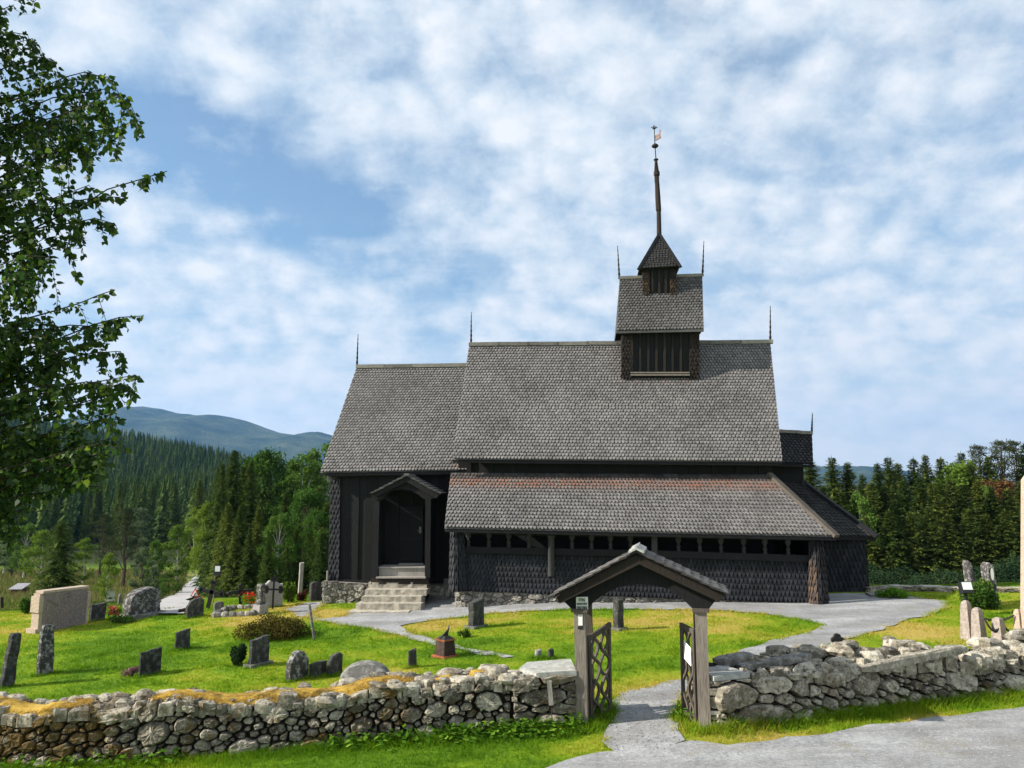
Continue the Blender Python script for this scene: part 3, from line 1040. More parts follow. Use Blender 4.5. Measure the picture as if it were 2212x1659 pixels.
# lantern
lantern_f = [CL(1389, 645, 3.68), CL(1460, 643, 3.68), CL(1460, 574, 3.68), CL(1388, 576, 3.68)]
mb = MB()
lb = [deep(p, 4.6) for p in lantern_f]
mb.add(lantern_f + lb, [[0, 1, 2, 3], [1, 5, 6, 2], [5, 4, 7, 6], [4, 0, 3, 7]])
lantern = mb.build('lantern', MAT['tar'], church)
for u in (1409, 1424, 1438):
    mb = MB()
    mb.beam(CL(u, 636, 3.66), CL(u, 583, 3.66), .08, .05, EY)
    mb.build('batten', MAT['tarbrown'], lantern)
for (ua, ub) in ((1388, 1403), (1447, 1461)):
    mb = MB()
    shingles(mb, CL(ua, 638, 3.64), CL(ub, 637, 3.64), CL(ub, 582, 3.66), CL(ua, 582, 3.66), .1, .13, SH_POINT, .022, seed=ua, jit=.1, warmf=lambda a, t, r: .7 * r.random() if t < .5 else 0.05)
    mb.build('corner_shingles', MAT['tower_sh'], lantern)
apex = CL(1424, 507, 4.12)
p_bl, p_br = CL(1380, 580.5, 3.5), CL(1469, 575.5, 3.5)
p_bb, p_ba = deep(p_br, 4.75), deep(p_bl, 4.75)
mb = MB()
ap = EX * .06
shingles(mb, p_bl, p_br, apex + ap, apex - ap, .115, .115, SH_ROUND, .022, seed=81)
for (a, b) in ((p_br, p_bb), (p_bb, p_ba), (p_ba, p_bl)):
    mb.add([a, b, apex + EZ * .0], [[0, 1, 2]])
mb.add([p_bl, p_br, p_bb, p_ba], [[0, 1, 2, 3]])
mb.build('pyramid_roof', MAT['roof_tar_shade'], lantern)
for q in (p_bl, p_br):
    mb = MB()
    d = q - apex
    mb.beam(apex + EZ * .03 - EY * .03, q + d * .03 - EY * .03, .10, .08, np.cross(np.cross(d, EY), d))
    mb.build('hip_board', MAT['tar'], lantern)
# spire pole
mb = MB()
sp = [(1424, 512, .11), (1423, 456, .10), (1422.6, 455, .125), (1421, 425, .12), (1418.8, 380, .095), (1418.7, 379, .14), (1418.4, 371, .14), (1418.3, 370, .09), (1417.2, 347, .065), (1417.1, 346, .11), (1417, 344, .11), (1417, 343, .03)]
pts = [CL(u, v, 4.12) for u, v, r in sp]
mb.tube(pts, [r * .85 for *_, r in sp], 8)
spire = mb.build('spire_pole', MAT['tarbrown'], church)
for s in (-1, 1):
    mb = MB()
    mb.tube([CL(1417 + s * 2.5, 347, 4.05), CL(1418.5 + s * 5, 372, 4.05), CL(1419 + s * 4.6, 395, 4.05)], .01, 4)
    mb.build('stay_wire', MAT['iron'], spire)
mb = MB()
mb.tube([CL(1417, 345, 4.12), CL(1414.3, 305, 4.12), CL(1413, 270, 4.12)], [.022, .018, .016], 6)
vane = mb.build('vane_rod', MAT['iron'], church)
mb = MB()
p = CL(1415, 315, 4.12)
mb.lathe(p - EZ * .1, [(0, .02), (.04, .1), (.09, .14), (.14, .11), (.19, .04)], 12)
mb.build('ball', MAT['iron'], vane, smooth=True)
mb = MB()
p = CL(1413.3, 278, 4.12)
for k in range(6):
    a = k * math.pi / 3
    d = np.array([math.cos(a), math.sin(a) * .8, .35])
    mb.tube([p, p + d * .06, p + d * .11 + EZ * .03], [.02, .014, .022], 5)
mb.lathe(p - EZ * .04, [(0, .02), (.04, .05), (.09, .02)], 8)
mb.build('crown', MAT['iron'], vane)
mb = MB()
flag = [(1415.2, 293), (1428, 284.5), (1426.5, 291), (1429, 297.5), (1415.8, 305)]
mb.prism([CL(u, v, 4.12) for u, v in flag], EY * .01)
mb.prism([CL(u, v, 4.12) for u, v in ((1422, 286), (1427.5, 280), (1428, 283.5))], EY * .01)
fl = mb.build('flag', MAT['vane'], vane)
mb = MB()
mb.prism([CL(u, v, 4.11) for u, v in ((1417, 297.6), (1424, 292.6), (1424, 293.6), (1417, 298.6))], EY * .005)
for i in range(4):
    u = 1417.2 + i * 2.2
    for (dv) in (-3.8, 3.2):
        v = 297.6 - (u - 1417) * .62 + dv
        mb.prism([CL(uu, vv, 4.11) for uu, vv in ((u, v - 1.6), (u + .7, v - 2), (u + .7, v + 1.0), (u, v + 1.4))], EY * .005)
mb.build('lettering', MAT['white'], vane)

for (u0, v0, u1, v1, yl) in ((771, 793, 773.5, 722, Y_LR), (1017.5, 745, 1018, 674, Y_RG), (1664, 740, 1664, 661, Y_RG), (1338, 602, 1334, 531, 4.1), (1517.5, 596, 1520.5, 521, 4.1), (1753.5, 938, 1755, 892, 4.1)):
    finial(u0, v0, u1, v1, yl)
# ------------------------------------------------------------------ dry stone masonry: packed individual stones
def power_cells(seeds, L, Tm, asp):
    """seeds: (s, t, r); cells of a power diagram in the rectangle [0,L]x[0,Tm], t stretched by asp"""
    S = np.array([(a, b * asp, r) for a, b, r in seeds])
    out = []
    for i, (x, y, r) in enumerate(S):
        rad = 4.2 * max(r, 0.10) + 0.25
        poly = [(max(0, x - rad), max(0, y - rad)), (min(L, x + rad), max(0, y - rad)), (min(L, x + rad), min(Tm * asp, y + rad)), (max(0, x - rad), min(Tm * asp, y + rad))]
        dd = np.hypot(S[:, 0] - x, S[:, 1] - y)
        order = np.argsort(dd)[1:40]
        for j in order:
            if dd[j] > 2 * rad + 0.2 or dd[j] < 1e-6:
                continue
            nx_, ny_ = (S[j, 0] - x) / dd[j], (S[j, 1] - y) / dd[j]
            m = (dd[j] ** 2 + r * r - S[j, 2] ** 2) / (2 * dd[j])
            new = []
            for k in range(len(poly)):
                a, b = poly[k], poly[(k + 1) % len(poly)]
                da = (a[0] - x) * nx_ + (a[1] - y) * ny_ - m
                db = (b[0] - x) * nx_ + (b[1] - y) * ny_ - m
                if da <= 0:
                    new.append(a)
                if da * db < 0:
                    t = da / (da - db)
                    new.append((a[0] + (b[0] - a[0]) * t, a[1] + (b[1] - a[1]) * t))
            poly = new
            if len(poly) < 3:
                break
        if len(poly) >= 3:
            out.append((i, [(a, b / asp) for a, b in poly]))
    return out


def scatter(L, Tm, asp, radii, seed, tries=9000):
    r_ = random.Random(seed)
    pts = []
    for rr, cnt in radii:
        n_ = 0
        for _ in range(tries):
            if n_ >= cnt:
                break
            s, t = r_.uniform(0.02, L - 0.02), r_.uniform(0.03, Tm - 0.03)
            ok = True
            for (a, b, c) in pts:
                if abs(a - s) < 0.9 and (a - s) ** 2 + ((b - t) * asp) ** 2 < (0.92 * (c + rr)) ** 2:
                    ok = False
                    break
            if ok:
                pts.append((s, t, rr * r_.uniform(.88, 1.08)))
                n_ += 1
    return pts


def masonry(mb, fmap, L, Tm, asp, radii, seed, gap=0.010, bulge=0.06, depth=0.14, flat=0.5, tones=None, warmf=None):
    """fill a face with stones; fmap(s, t, d) gives the point at run s, height t and d outward"""
    r_ = random.Random(seed)
    seeds = scatter(L, Tm, asp, radii, seed)
    for i, poly in power_cells(seeds, L, Tm, asp):
        cx = sum(p[0] for p in poly) / len(poly)
        cy = sum(p[1] for p in poly) / len(poly)
        size = math.sqrt(max(1e-4, abs(sum(poly[k][0] * poly[(k + 1) % len(poly)][1] - poly[(k + 1) % len(poly)][0] * poly[k][1] for k in range(len(poly)))) / 2))
        if size < 0.035:
            continue
        # cut corners, then jitter
        P = []
        m = len(poly)
        c = r_.uniform(.05, .19)
        for k in range(m):
            a, b = poly[k], poly[(k + 1) % m]
            P.append((a[0] + (b[0] - a[0]) * c, a[1] + (b[1] - a[1]) * c))
            if math.dist(a, b) > .12:
                P.append(((a[0] + b[0]) / 2, (a[1] + b[1]) / 2))
            P.append((a[0] + (b[0] - a[0]) * (1 - c), a[1] + (b[1] - a[1]) * (1 - c)))
        sh = max(0.55, 1 - gap * r_.uniform(.6, 2.6) / (size * .5))
        P = [(cx + (x - cx) * sh + r_.uniform(-.055, .055) * size, cy + (y - cy) * sh + r_.uniform(-.055, .055) * size) for x, y in P]
        bl = bulge * r_.uniform(.5, 1.4) * min(1.6, size / .2)
        tx, ty = r_.uniform(-.3, .3), r_.uniform(-.35, .25)
        off = r_.uniform(-.03, .03)
        fl = r_.uniform(.78, .92) if r_.random() < flat else r_.uniform(.5, .7)
        rings = [(1.0, -depth, 0), (1.0, -.012, .3), (.95, bl * .55, .6), (fl, bl * .95, 1.0), (fl * .52, bl * 1.02, .8)]
        V = []
        for (q, d, jn) in rings:
            for (x, y) in P:
                xx, yy = cx + (x - cx) * q, cy + (y - cy) * q
                dd = d + off + (tx * (xx - cx) + ty * (yy - cy)) * (1 if d > 0 else .4) + r_.uniform(-.016, .016) * jn * min(1, size / .15)
                V.append(fmap(xx, yy, dd))
        V.append(fmap(cx + r_.uniform(-.1, .1) * size, cy + r_.uniform(-.1, .1) * size, bl + off + r_.uniform(-.01, .02)))
        k = len(P)
        Fc = []
        for g in range(len(rings) - 1):
            for a in range(k):
                Fc.append([g * k + a, g * k + (a + 1) % k, (g + 1) * k + (a + 1) % k, (g + 1) * k + a])
        c0 = len(rings) * k
        for a in range(k):
            Fc.append([(len(rings) - 1) * k + a, (len(rings) - 1) * k + (a + 1) % k, c0])
        mb.cur = r_.random() if tones is None else tones(r_)
        mb.curw = warmf(cx, cy) if warmf else 0
        mb.add(V, Fc)


def boulder(mb, c, rx, ry, rz, seed, yaw=0.0, rough=0.22, n=9, m=6):
    r_ = random.Random(seed)
    V = []
    cy_, sy_ = math.cos(yaw), math.sin(yaw)
    ph = [r_.uniform(0, 6) for _ in range(6)]
    for i in range(m + 1):
        th = math.pi * i / m
        for k in range(n):
            a = 2 * math.pi * k / n
            d = Vector((math.sin(th) * math.cos(a), math.sin(th) * math.sin(a), math.cos(th)))
            q = 1 + rough * (math.sin(2.1 * d.x + ph[0]) * math.cos(2.7 * d.y + ph[1]) + .6 * math.sin(4 * d.z + ph[2] + 2 * d.x)) + r_.uniform(-.05, .05)
            e = 0.75
            f = lambda z: math.copysign(abs(z) ** e, z)
            x, y, z = f(d.x) * rx * q, f(d.y) * ry * q, f(d.z) * rz * q
            V.append((c[0] + x * cy_ - y * sy_, c[1] + x * sy_ + y * cy_, c[2] + z))
    Fc = []
    for i in range(m):
        for k in range(n):
            Fc.append([i * n + k, (i + 1) * n + k, (i + 1) * n + (k + 1) % n, i * n + (k + 1) % n])
    mb.cur = r_.random()
    mb.add(V, Fc)


class Run:
    """a wall line on the ground: points at run s, height t, d outward (towards the road)"""

    def __init__(s, P, sink=0.08):
        s.P = [np.array(p[:2], float) for p in P]
        s.l = [0.0]
        for a, b in zip(s.P, s.P[1:]):
            s.l.append(s.l[-1] + float(np.linalg.norm(b - a)))
        s.L = s.l[-1]
        s.sink = sink

    def at(s, q):
        q = min(max(q, 0), s.L)
        for i in range(len(s.P) - 1):
            if q <= s.l[i + 1] + 1e-9:
                t = (q - s.l[i]) / (s.l[i + 1] - s.l[i])
                p = s.P[i] + (s.P[i + 1] - s.P[i]) * t
                d = (s.P[i + 1] - s.P[i]) / (s.l[i + 1] - s.l[i])
                # smoothed direction
                return p, np.array([d[1], -d[0]])
        return s.P[-1], np.array([0, -1.0])

    def pt(s, q, t, d):
        p, nrm = s.at(q)
        w = p + nrm * d
        return np.array([w[0], w[1], hz(p[0], p[1]) - s.sink + t])


# ---- left wall, from the far left to the gate
LW = Run([G(-260, 1652), G(-60, 1658), G(70, 1660), G(330, 1646), G(640, 1618), G(900, 1596), G(1100, 1582), G(1249, 1572)])
THK = 0.72


def lw_h(s):
    return 0.80 + 0.06 * float(sstep(LW.L - 6, 3, s)) + 0.05 * math.sin(s * 1.7) + 0.03 * math.sin(s * 4.1 + 1) + 0.10 * float(sstep(LW.L - 2.2, LW.L - .8, s))


left_wall = thing('stone_wall', 'mossy dry stone wall with orange grown top left of the gate', 'stone wall', LW.pt(LW.L * .55, 0, 0))
mb = MB()
masonry(mb, lambda s, t, d: LW.pt(s, t * lw_h(s) / .8, d - .06 * t), LW.L - 1.05, .8, 1.6, [(.24, 7), (.18, 22), (.135, 60), (.10, 120), (.068, 220), (.042, 220)], 11, .010, .042, .16, .85,
        warmf=lambda s, t: float(sstep(5.4, 2.0, s)) * .55 + .15 * t)
# squared blocks next to the gate post
masonry(mb, lambda s, t, d: LW.pt(LW.L - 1.05 + s, t * .9 / .8, d + .01), 1.05, .80, 3.4, [(.40, 3), (.26, 7), (.16, 8), (.09, 8)], 12, .009, .03, .2, .95, tones=lambda r: r.uniform(.2, .75))
# end face by the gate
masonry(mb, lambda s, t, d: LW.pt(LW.L - .0, t * .9 / .8, -s) + np.array([d, 0, 0]), THK, .8, 3.0, [(.3, 4), (.2, 6), (.12, 8)], 13, .008, .03, .15, .9)
wst = mb.build('masonry', MAT['stonewall'], left_wall)
# top course
mb = MB()
masonry(mb, lambda s, t, d: LW.pt(s, lw_h(s) - .03 + d * .8, -t), LW.L - .75, THK, 1.1, [(.16, 26), (.12, 70), (.08, 140), (.05, 110)], 14, .008, .07, .14, .4, warmf=lambda s, t: .2)
r_ = random.Random(5)
for k in range(95):     # rubble standing along the back edge and on top
    s = r_.uniform(.3, LW.L - .9)
    back = r_.random() < .7
    p = LW.pt(s, lw_h(s) + r_.uniform(-.02, .05), -(THK - r_.uniform(0, .14)) if back else -r_.uniform(.02, .5))
    a = r_.uniform(.05, .12)
    boulder(mb, p, a * r_.uniform(1, 1.8), a, a * r_.uniform(.55, .9), 1000 + k, r_.uniform(-.5, .5), .2)
for k in range(34):
    s = r_.uniform(LW.L - 3.3, LW.L - .85)
    p = LW.pt(s, lw_h(s) + r_.uniform(0, .06), -r_.uniform(.05, .65))
    a = r_.uniform(.06, .13)
    boulder(mb, p, a * r_.uniform(1, 1.7), a, a * r_.uniform(.6, .95), 1200 + k, r_.uniform(-.6, .6), .2)
mb.build('top_course', MAT['stonewall2'], left_wall)
mb = MB()
for i in range(60):
    s0, s1 = (LW.L - .1) * i / 60, (LW.L - .1) * (i + 1) / 60
    mb.add([LW.pt(s, t, d) for s, t, d in ((s0, -.2, -.08), (s1, -.2, -.08), (s1, lw_h(s1) - .07, -.1), (s0, lw_h(s0) - .07, -.1), (s0, lw_h(s0) - .07, -THK + .05), (s1, lw_h(s1) - .07, -THK + .05), (s1, -.3, -THK), (s0, -.3, -THK))],
           [[0, 1, 2, 3], [3, 2, 5, 4], [4, 5, 6, 7]])
mb.build('core', MAT['core'], left_wall)
# grown-over top: a bumpy blanket of ochre moss
n = NT('ochre_moss')
f = n.math('ADD', n.noise(7, 6, 0.7), n.math('MULTIPLY', n.math('SUBTRACT', n.noise(1.6, 4), .5), .8))
MAT['moss'] = n.done(n.ramp(f, [(0.3, (0.12, 0.085, 0.02)), (0.45, (0.34, 0.215, 0.05)), (0.58, (0.50, 0.33, 0.06)), (0.75, (0.60, 0.42, 0.13))]), 1.0, n.bump(n.noise(38, 5, .75), .9, .03), .05)


def su(u):
    """run position on the left wall under picture column u"""
    best = min((abs(rayu(LW.at(q)[0]) - u), q) for q in np.linspace(0, LW.L, 400))
    return best[1]


def rayu(p):
    d = np.array([p[0], p[1], 0.0]) - np.array([0, 0, 2.8])
    f = d[1] * CP + d[2] * SP
    return CU + F * d[0] / f


mb = MB()
MOSS = []
for (ua, ub, d0, d1) in ((-250, 195, .06, .52), (300, 470, .25, .62), (360, 905, .13, .60), (925, 985, .2, .5), (1010, 1070, .25, .5)):
    s0, s1 = su(ua), su(ub)
    nn, kk = max(6, int((s1 - s0) / .07)), 9
    V, Fc = [], []
    for i in range(nn + 1):
        q = i / nn
        s = s0 + (s1 - s0) * q
        taper = min(1, min(q, 1 - q) * 6) ** .5
        for k in range(kk + 1):
            t = k / kk
            mid = (d0 + d1) / 2
            dd = mid + (d0 + (d1 - d0) * t - mid) * taper * (1 + .25 * (float(vnoise(s, t, .3, 4)) - .5))
            edge = min(1, min(t, 1 - t) * 5)
            hgt = lw_h(s) + .005 + (.05 + .07 * float(fbm(s, dd, .35, 2))) * edge * taper - .05 * (1 - edge * taper)
            V.append(LW.pt(s, hgt, -dd))
    for i in range(nn):
        for k in range(kk):
            a = i * (kk + 1) + k
            Fc.append([a, a + kk + 1, a + kk + 2, a + 1])
    mb.add(V, Fc)
    MOSS.append((s0, s1, d0, d1))
mb.build('moss_cushion', MAT['moss'], left_wall, smooth=True)
# pale capping slab beside the gate post
mb = MB()
s0, s1 = LW.L - .78, LW.L - .02
V = [LW.pt(s, .88 + h, -d) for h in (0, .075) for s, d in ((s0 + .12, -.03), (s1, -.03), (s1, THK + .1), (s0 + .02, THK + .06), (s0 - .12, THK * .55))]
mb.add(V, [[5, 6, 7, 8, 9], [4, 3, 2, 1, 0]] + [[k, (k + 1) % 5, (k + 1) % 5 + 5, k + 5] for k in range(5)])
mb.build('capping_slab', MAT['slab'], left_wall)

# ---- right wall
RW = Run([G(1541, 1579), G(1700, 1561), G(1900, 1537), G(2100, 1513), G(2212, 1500), G(2420, 1478), G(2700, 1450)])


def rw_h(s):
    return 0.80 + .02 * float(sstep(.6, 2.2, s)) - .14 * float(sstep(2.5, 6, s)) + .04 * math.sin(s * 1.9 + 1) + .03 * math.sin(s * 4.7)


RB = 1.75
right_wall = thing('stone_wall', 'tumbled grey dry stone wall right of the gate, topped with loose rubble', 'stone wall', RW.pt(2.5, 0, 0))
mb = MB()
masonry(mb, lambda s, t, d: RW.pt(s + .02, t, d + .01), RB, .8, 2.3, [(.50, 2), (.36, 5), (.24, 7), (.14, 12), (.08, 14)], 21, .013, .035, .2, .95, tones=lambda r: r.uniform(.2, .85))
masonry(mb, lambda s, t, d: RW.pt(s + RB + .02, t * rw_h(s + RB) / .8, d - .1 * t), RW.L - RB - .02, .8, 1.55, [(.30, 4), (.22, 10), (.16, 26), (.115, 60), (.078, 130), (.048, 140)], 22, .012, .05, .18, .8, warmf=lambda s, t: .1)
masonry(mb, lambda s, t, d: RW.pt(0, t, -s) + np.array([-d, 0, 0]), THK, .8, 3.0, [(.3, 4), (.2, 6), (.12, 8)], 23, .008, .03, .15, .9)
mb.build('masonry', MAT['stonewall2'], right_wall)
mb = MB()
masonry(mb, lambda s, t, d: RW.pt(s + .7, rw_h(s + .7) - .03 + d, -t), RW.L - .75, THK + .1, 1.15, [(.16, 16), (.12, 50), (.085, 100), (.05, 80)], 24, .01, .08, .14, .3)
r_ = random.Random(8)
for k in range(150):
    s = r_.uniform(1.0, RW.L - .1)
    far = r_.uniform(.08, THK + .22)
    p = RW.pt(s, rw_h(s) + .01 + .10 * float(sstep(.15, .6, far)) * float(sstep(1.0, 2.4, s)) * (1 - .6 * float(sstep(3, 6, s))) + r_.uniform(-.02, .07), -far)
    a = r_.uniform(.06, .16)
    boulder(mb, p, a * r_.uniform(1, 1.8), a, a * r_.uniform(.55, .95), 2000 + k, r_.uniform(-.6, .6), .25)
mb.build('top_course', MAT['stonewall2'], right_wall)
mb = MB()
for i in range(40):
    s0, s1 = .1 + (RW.L - .1) * i / 40, .1 + (RW.L - .1) * (i + 1) / 40
    h0, h1 = rw_h(s0) - .07, rw_h(s1) - .07
    mb.add([RW.pt(s, t, d) for s, t, d in ((s0, -.2, -.1), (s1, -.2, -.1), (s1, h1, -.16), (s0, h0, -.16), (s0, h0 + .1, -THK), (s1, h1 + .1, -THK), (s1, -.3, -THK - .15), (s0, -.3, -THK - .15))],
           [[0, 1, 2, 3], [3, 2, 5, 4], [4, 5, 6, 7]])
mb.build('core', MAT['core'], right_wall)
mb = MB()
V = [RW.pt(s, .80 + h, -d) for h in (0, .07) for s, d in ((.03, -.02), (.66, -.01), (.60, THK * .8), (.46, THK + .05), (.03, THK + .08))]
mb.add(V, [[5, 6, 7, 8, 9], [4, 3, 2, 1, 0]] + [[k, (k + 1) % 5, (k + 1) % 5 + 5, k + 5] for k in range(5)])
mb.build('capping_slab', MAT['slab'], right_wall)
# long slabs lying on the right wall
r_ = random.Random(3)


def rough_slab(name, a, b, w, h, mat, seed, **kw):
    """a long irregular stone from a to b"""
    q = random.Random(seed)
    a, b = np.asarray(a, float), np.asarray(b, float)
    d = (b - a)
    L = np.linalg.norm(d)
    d /= L
    x = np.cross(d, EZ)
    x /= np.linalg.norm(x)
    z = np.cross(x, d)
    V, Fc = [], []
    k = 9
    for i in range(k + 1):
        t = i / k
        e = .75 if i in (0, k) else 1
        for (sx, sz) in ((-1, -1), (1, -1), (1, .6), (.8, 1), (-.8, 1), (-1, .6)):
            V.append(a + d * L * t + x * sx * w / 2 * e * q.uniform(.85, 1.1) + z * sz * h / 2 * e * q.uniform(.8, 1.15))
    for i in range(k):
        for j in range(6):
            Fc.append([i * 6 + j, i * 6 + (j + 1) % 6, (i + 1) * 6 + (j + 1) % 6, (i + 1) * 6 + j])
    Fc += [[5, 4, 3, 2, 1, 0], [k * 6 + j for j in range(6)]]
    mb = MB()
    mb.cur = q.random()
    mb.add(V, Fc)
    return mb


rough_slab('slab', RW.pt(.75, .86, -.42), RW.pt(2.05, .97, -.34), .22, .10, None, 1).build('long_slab', MAT['g_grey'], right_wall)
rough_slab('slab', RW.pt(2.75, .78, -.02), RW.pt(4.9, .93, -.06), .2, .13, None, 2).build('long_slab', MAT['stonewall2'], right_wall)
rough_slab('slab', RW.pt(.5, .90, -.72), RW.pt(1.15, .96, -.66), .3, .12, None, 3).build('long_slab', MAT['g_grey'], right_wall)

# ---- church foundations
def base_run(name, a, b, htop, seed, radii, asp=1.9):
    """stone footing from point a to b whose top is level with a/b z"""
    a, b = np.asarray(a, float), np.asarray(b, float)
    d = b - a
    L = np.linalg.norm(d[:2])
    nrm = np.array([d[1], -d[0], 0]) / L

    def fm(s, t, dd):
        p = a + d * (s / L)
        g = hz(p[0], p[1]) - .06
        return np.array([p[0], p[1], g + (p[2] - g) * t / .5]) + nrm * dd
    mb = MB()
    masonry(mb, fm, L, .5, asp, radii, seed, .008, .03, .14, .85)
    mb.add([fm(0, -.1, -.05), fm(L, -.1, -.05), fm(L, .5, -.05), fm(0, .5, -.05)], [[0, 1, 2, 3]])
    mb.add([fm(0, .5, -.0), fm(L, .5, -.0), fm(L, .5, -.5), fm(0, .5, -.5)], [[0, 1, 2, 3]])
    return mb.build(name, MAT['basestone'], church)


base_run('foundation', CL(982, 1275, .0), CL(1758, 1303, .0), .4, 31, [(.26, 14), (.19, 24), (.12, 40), (.07, 50)], 1.7)
base_run('foundation', CL(697, 1256, 1.62), CL(806, 1262, 1.62), .8, 32, [(.22, 5), (.14, 10), (.09, 14), (.05, 14)], 2.2)
base_run('foundation', CL(926, 1262, 1.55), CL(990, 1272, 1.55), .8, 33, [(.2, 3), (.12, 8)], 1.6)
base_run('foundation', CL(1740, 1286, 2.05), CL(1880, 1284, 1.95), .3, 34, [(.16, 6), (.1, 12)], 1.6)
q0, q1 = CL(697, 1256, 1.62), CL(806, 1262, 1.62)
base_run('foundation', deep(q0, 6.5), q0, .8, 35, [(.22, 8), (.14, 20), (.09, 26)], 2.0)

# ---- stone steps to the porch
steps = thing('stone_steps', 'pale worn stone steps leading up to the church porch door', 'steps', G(835, 1340))
SD = [((796, 922), 1258, 1272, .72), ((789, 921), 1273.5, 1287, .33), ((781, 910), 1288.5, 1303, -.05), ((768, 909), 1304, 1321, -.42), ((750, 882), 1321.5, 1340, -.80)]
for i, ((ua, ub), vt, vb, yl) in enumerate(SD):
    q = random.Random(40 + i)
    mb = MB()
    a, b = CL(ua, vt, yl), CL(ub, vt, yl)
    hh = np.linalg.norm(CL(ua, vb, yl) - a)
    k = 12
    top, low = [], []
    for j in range(k + 1):
        p = a + (b - a) * j / k
        e = -EY * q.uniform(-.01, .03)
        top.append(p + e + EZ * q.uniform(-.008, .008))
        low.append(p + e * .5 - EZ * hh * q.uniform(.93, 1.03) - EY * q.uniform(-.02, .01))
    dep = .62
    V = top + low + [p + EY * dep for p in top] + [p + EY * dep for p in low]
    n_ = k + 1
    Fc = []
    for j in range(k):
        Fc += [[n_ + j, n_ + j + 1, j + 1, j], [j, j + 1, 2 * n_ + j + 1, 2 * n_ + j]]
    Fc += [[0, 2 * n_, 3 * n_, n_], [k, n_ + k, 3 * n_ + k, 2 * n_ + k]]
    mb.cur = q.random()
    mb.add(V, Fc)
    # packing stones under each tread
    for j in range(6):
        t = q.uniform(0, 1)
        boulder(mb, a + (b - a) * t - EZ * (hh + .01) + EY * q.uniform(.05, .2), q.uniform(.08, .18), .1, .035, 60 * i + j, 0, .15)
    mb.build('step', MAT['step'], steps)
mb = MB()
a, b = CL(806, 1275, .95), CL(905, 1275, .95)
mb.prism([a, b, deep(b, -.65) * 1.0 - EZ * .55, deep(a, -.65) - EZ * .55], -EZ * .9)
mb.build('rubble_core', MAT['core'], steps)
# ------------------------------------------------------------------ lych gate
GL0, GL1 = G(1256, 1573), G(1522, 1578)
GX = (GL1 - GL0) * np.array([1, 1, 0])
GW = np.linalg.norm(GX)
GX /= GW
GY = np.array([-GX[1], GX[0], 0])
GO = (GL0 + GL1) / 2


def GT(u, v, yl=0.0):
    return on_plane(u, v, GO, GY, yl)


def gdeep(p, yl):
    return p + GY * (yl - np.dot(p - GO, GY))


gate = thing('lych_gate', 'roofed wooden gateway between the two stone walls, both lattice leaves open', 'gateway', GO)
GD = 0.62     # back posts
for (ub, ut, w) in ((1257.5, 1251.5, 12.5), (1523, 1514, 12.5)):
    a, b = GT(ub, 1574, .0), GT(ut, 1322, .0)
    a[2] -= .15
    wd = 2 * w * 12.1 / F
    mb = MB()
    mb.beam(a + GY * .09, b + GY * .09, wd * .98, .18, GY)
    mb.build('post', MAT['post'], gate)
    mb = MB()
    mb.beam(b + GX * -.13 + GY * .09 + EZ * .02, b + GX * .13 + GY * .09 + EZ * .02, .25, .05)
    mb.build('post_cap', MAT['gatewood'], gate)
    a2, b2 = gdeep(a, GD), gdeep(b, GD) + EZ * .1
    mb = MB()
    mb.beam(a2 + GX * (-.04 if ub > 1400 else .06), b2 + GX * (-.04 if ub > 1400 else .06), .14, .14, GY)
    mb.build('post', MAT['gatewood'], gate)
ARCH = [(1236.5, 1317), (1270, 1317), (1273, 1311), (1284, 1299), (1297, 1289), (1314, 1278), (1332, 1270), (1358, 1264), (1384, 1262), (1410, 1264.5), (1436, 1270), (1452, 1278), (1466, 1288), (1483, 1302),
        (1496, 1315), (1497, 1317), (1530, 1317), (1546, 1297), (1379, 1212), (1218, 1299)]
for yl in (.06, GD + .02):
    mb = MB()
    mb.prism([GT(u, v, .06) + GY * (yl - .06) for u, v in ARCH], GY * .06)
    mb.build('arch_board', MAT['tar'], gate)
for pts in ([(1202, 1289), (1374, 1196), (1381, 1219), (1209, 1304)], [(1374, 1196), (1569, 1287), (1552, 1300), (1381, 1219)]):
    mb = MB()
    mb.prism([GT(u, v, -.13) for u, v in pts], GY * .05)
    mb.build('barge_board', MAT['tarbrown'], gate)
ra, rb, rc = GT(1188, 1291, -.17), GT(1374, 1193, -.17), GT(1574, 1286.5, -.17)
mb = MB()
back = GD + .28
shingles(mb, gdeep(ra, back), ra, rb, gdeep(rb, back), .10, .155, SH_SQUARE, .013, seed=91, jit=.12)
shingles(mb, rc, gdeep(rc, back), gdeep(rb, back), rb, .10, .155, SH_SQUARE, .013, seed=92, jit=.12)
for p in (ra, rc):
    dn = (p - rb)
    dn /= np.linalg.norm(dn)
    up = np.cross(np.cross(dn, EZ), dn)
    a, b = p - EZ * .03, rb - EZ * .03
    mb.add([a, b, gdeep(b, back), gdeep(a, back)], [[0, 1, 2, 3]])
mb.build('roof', MAT['gateroof'], gate)
mb = MB()
for k in range(5):
    y0, y1 = -.2 + (back + .24) * k / 5, -.2 + (back + .24) * (k + .97) / 5
    mb.cur = .9
    for s in (-1, 1):
        c = gdeep(rb, (y0 + y1) / 2) + GX * s * .055 + EZ * rnd.uniform(.02, .035)
        dn = np.array([GX[0] * s, GX[1] * s, -.5])
        dn /= np.linalg.norm(dn)
        mb.box(c, dn, GY, np.cross(GX * s, GY) * 0 + EZ, .075, (y1 - y0) / 2, .018)
mb.build('ridge_cap', MAT['slab'], gate)


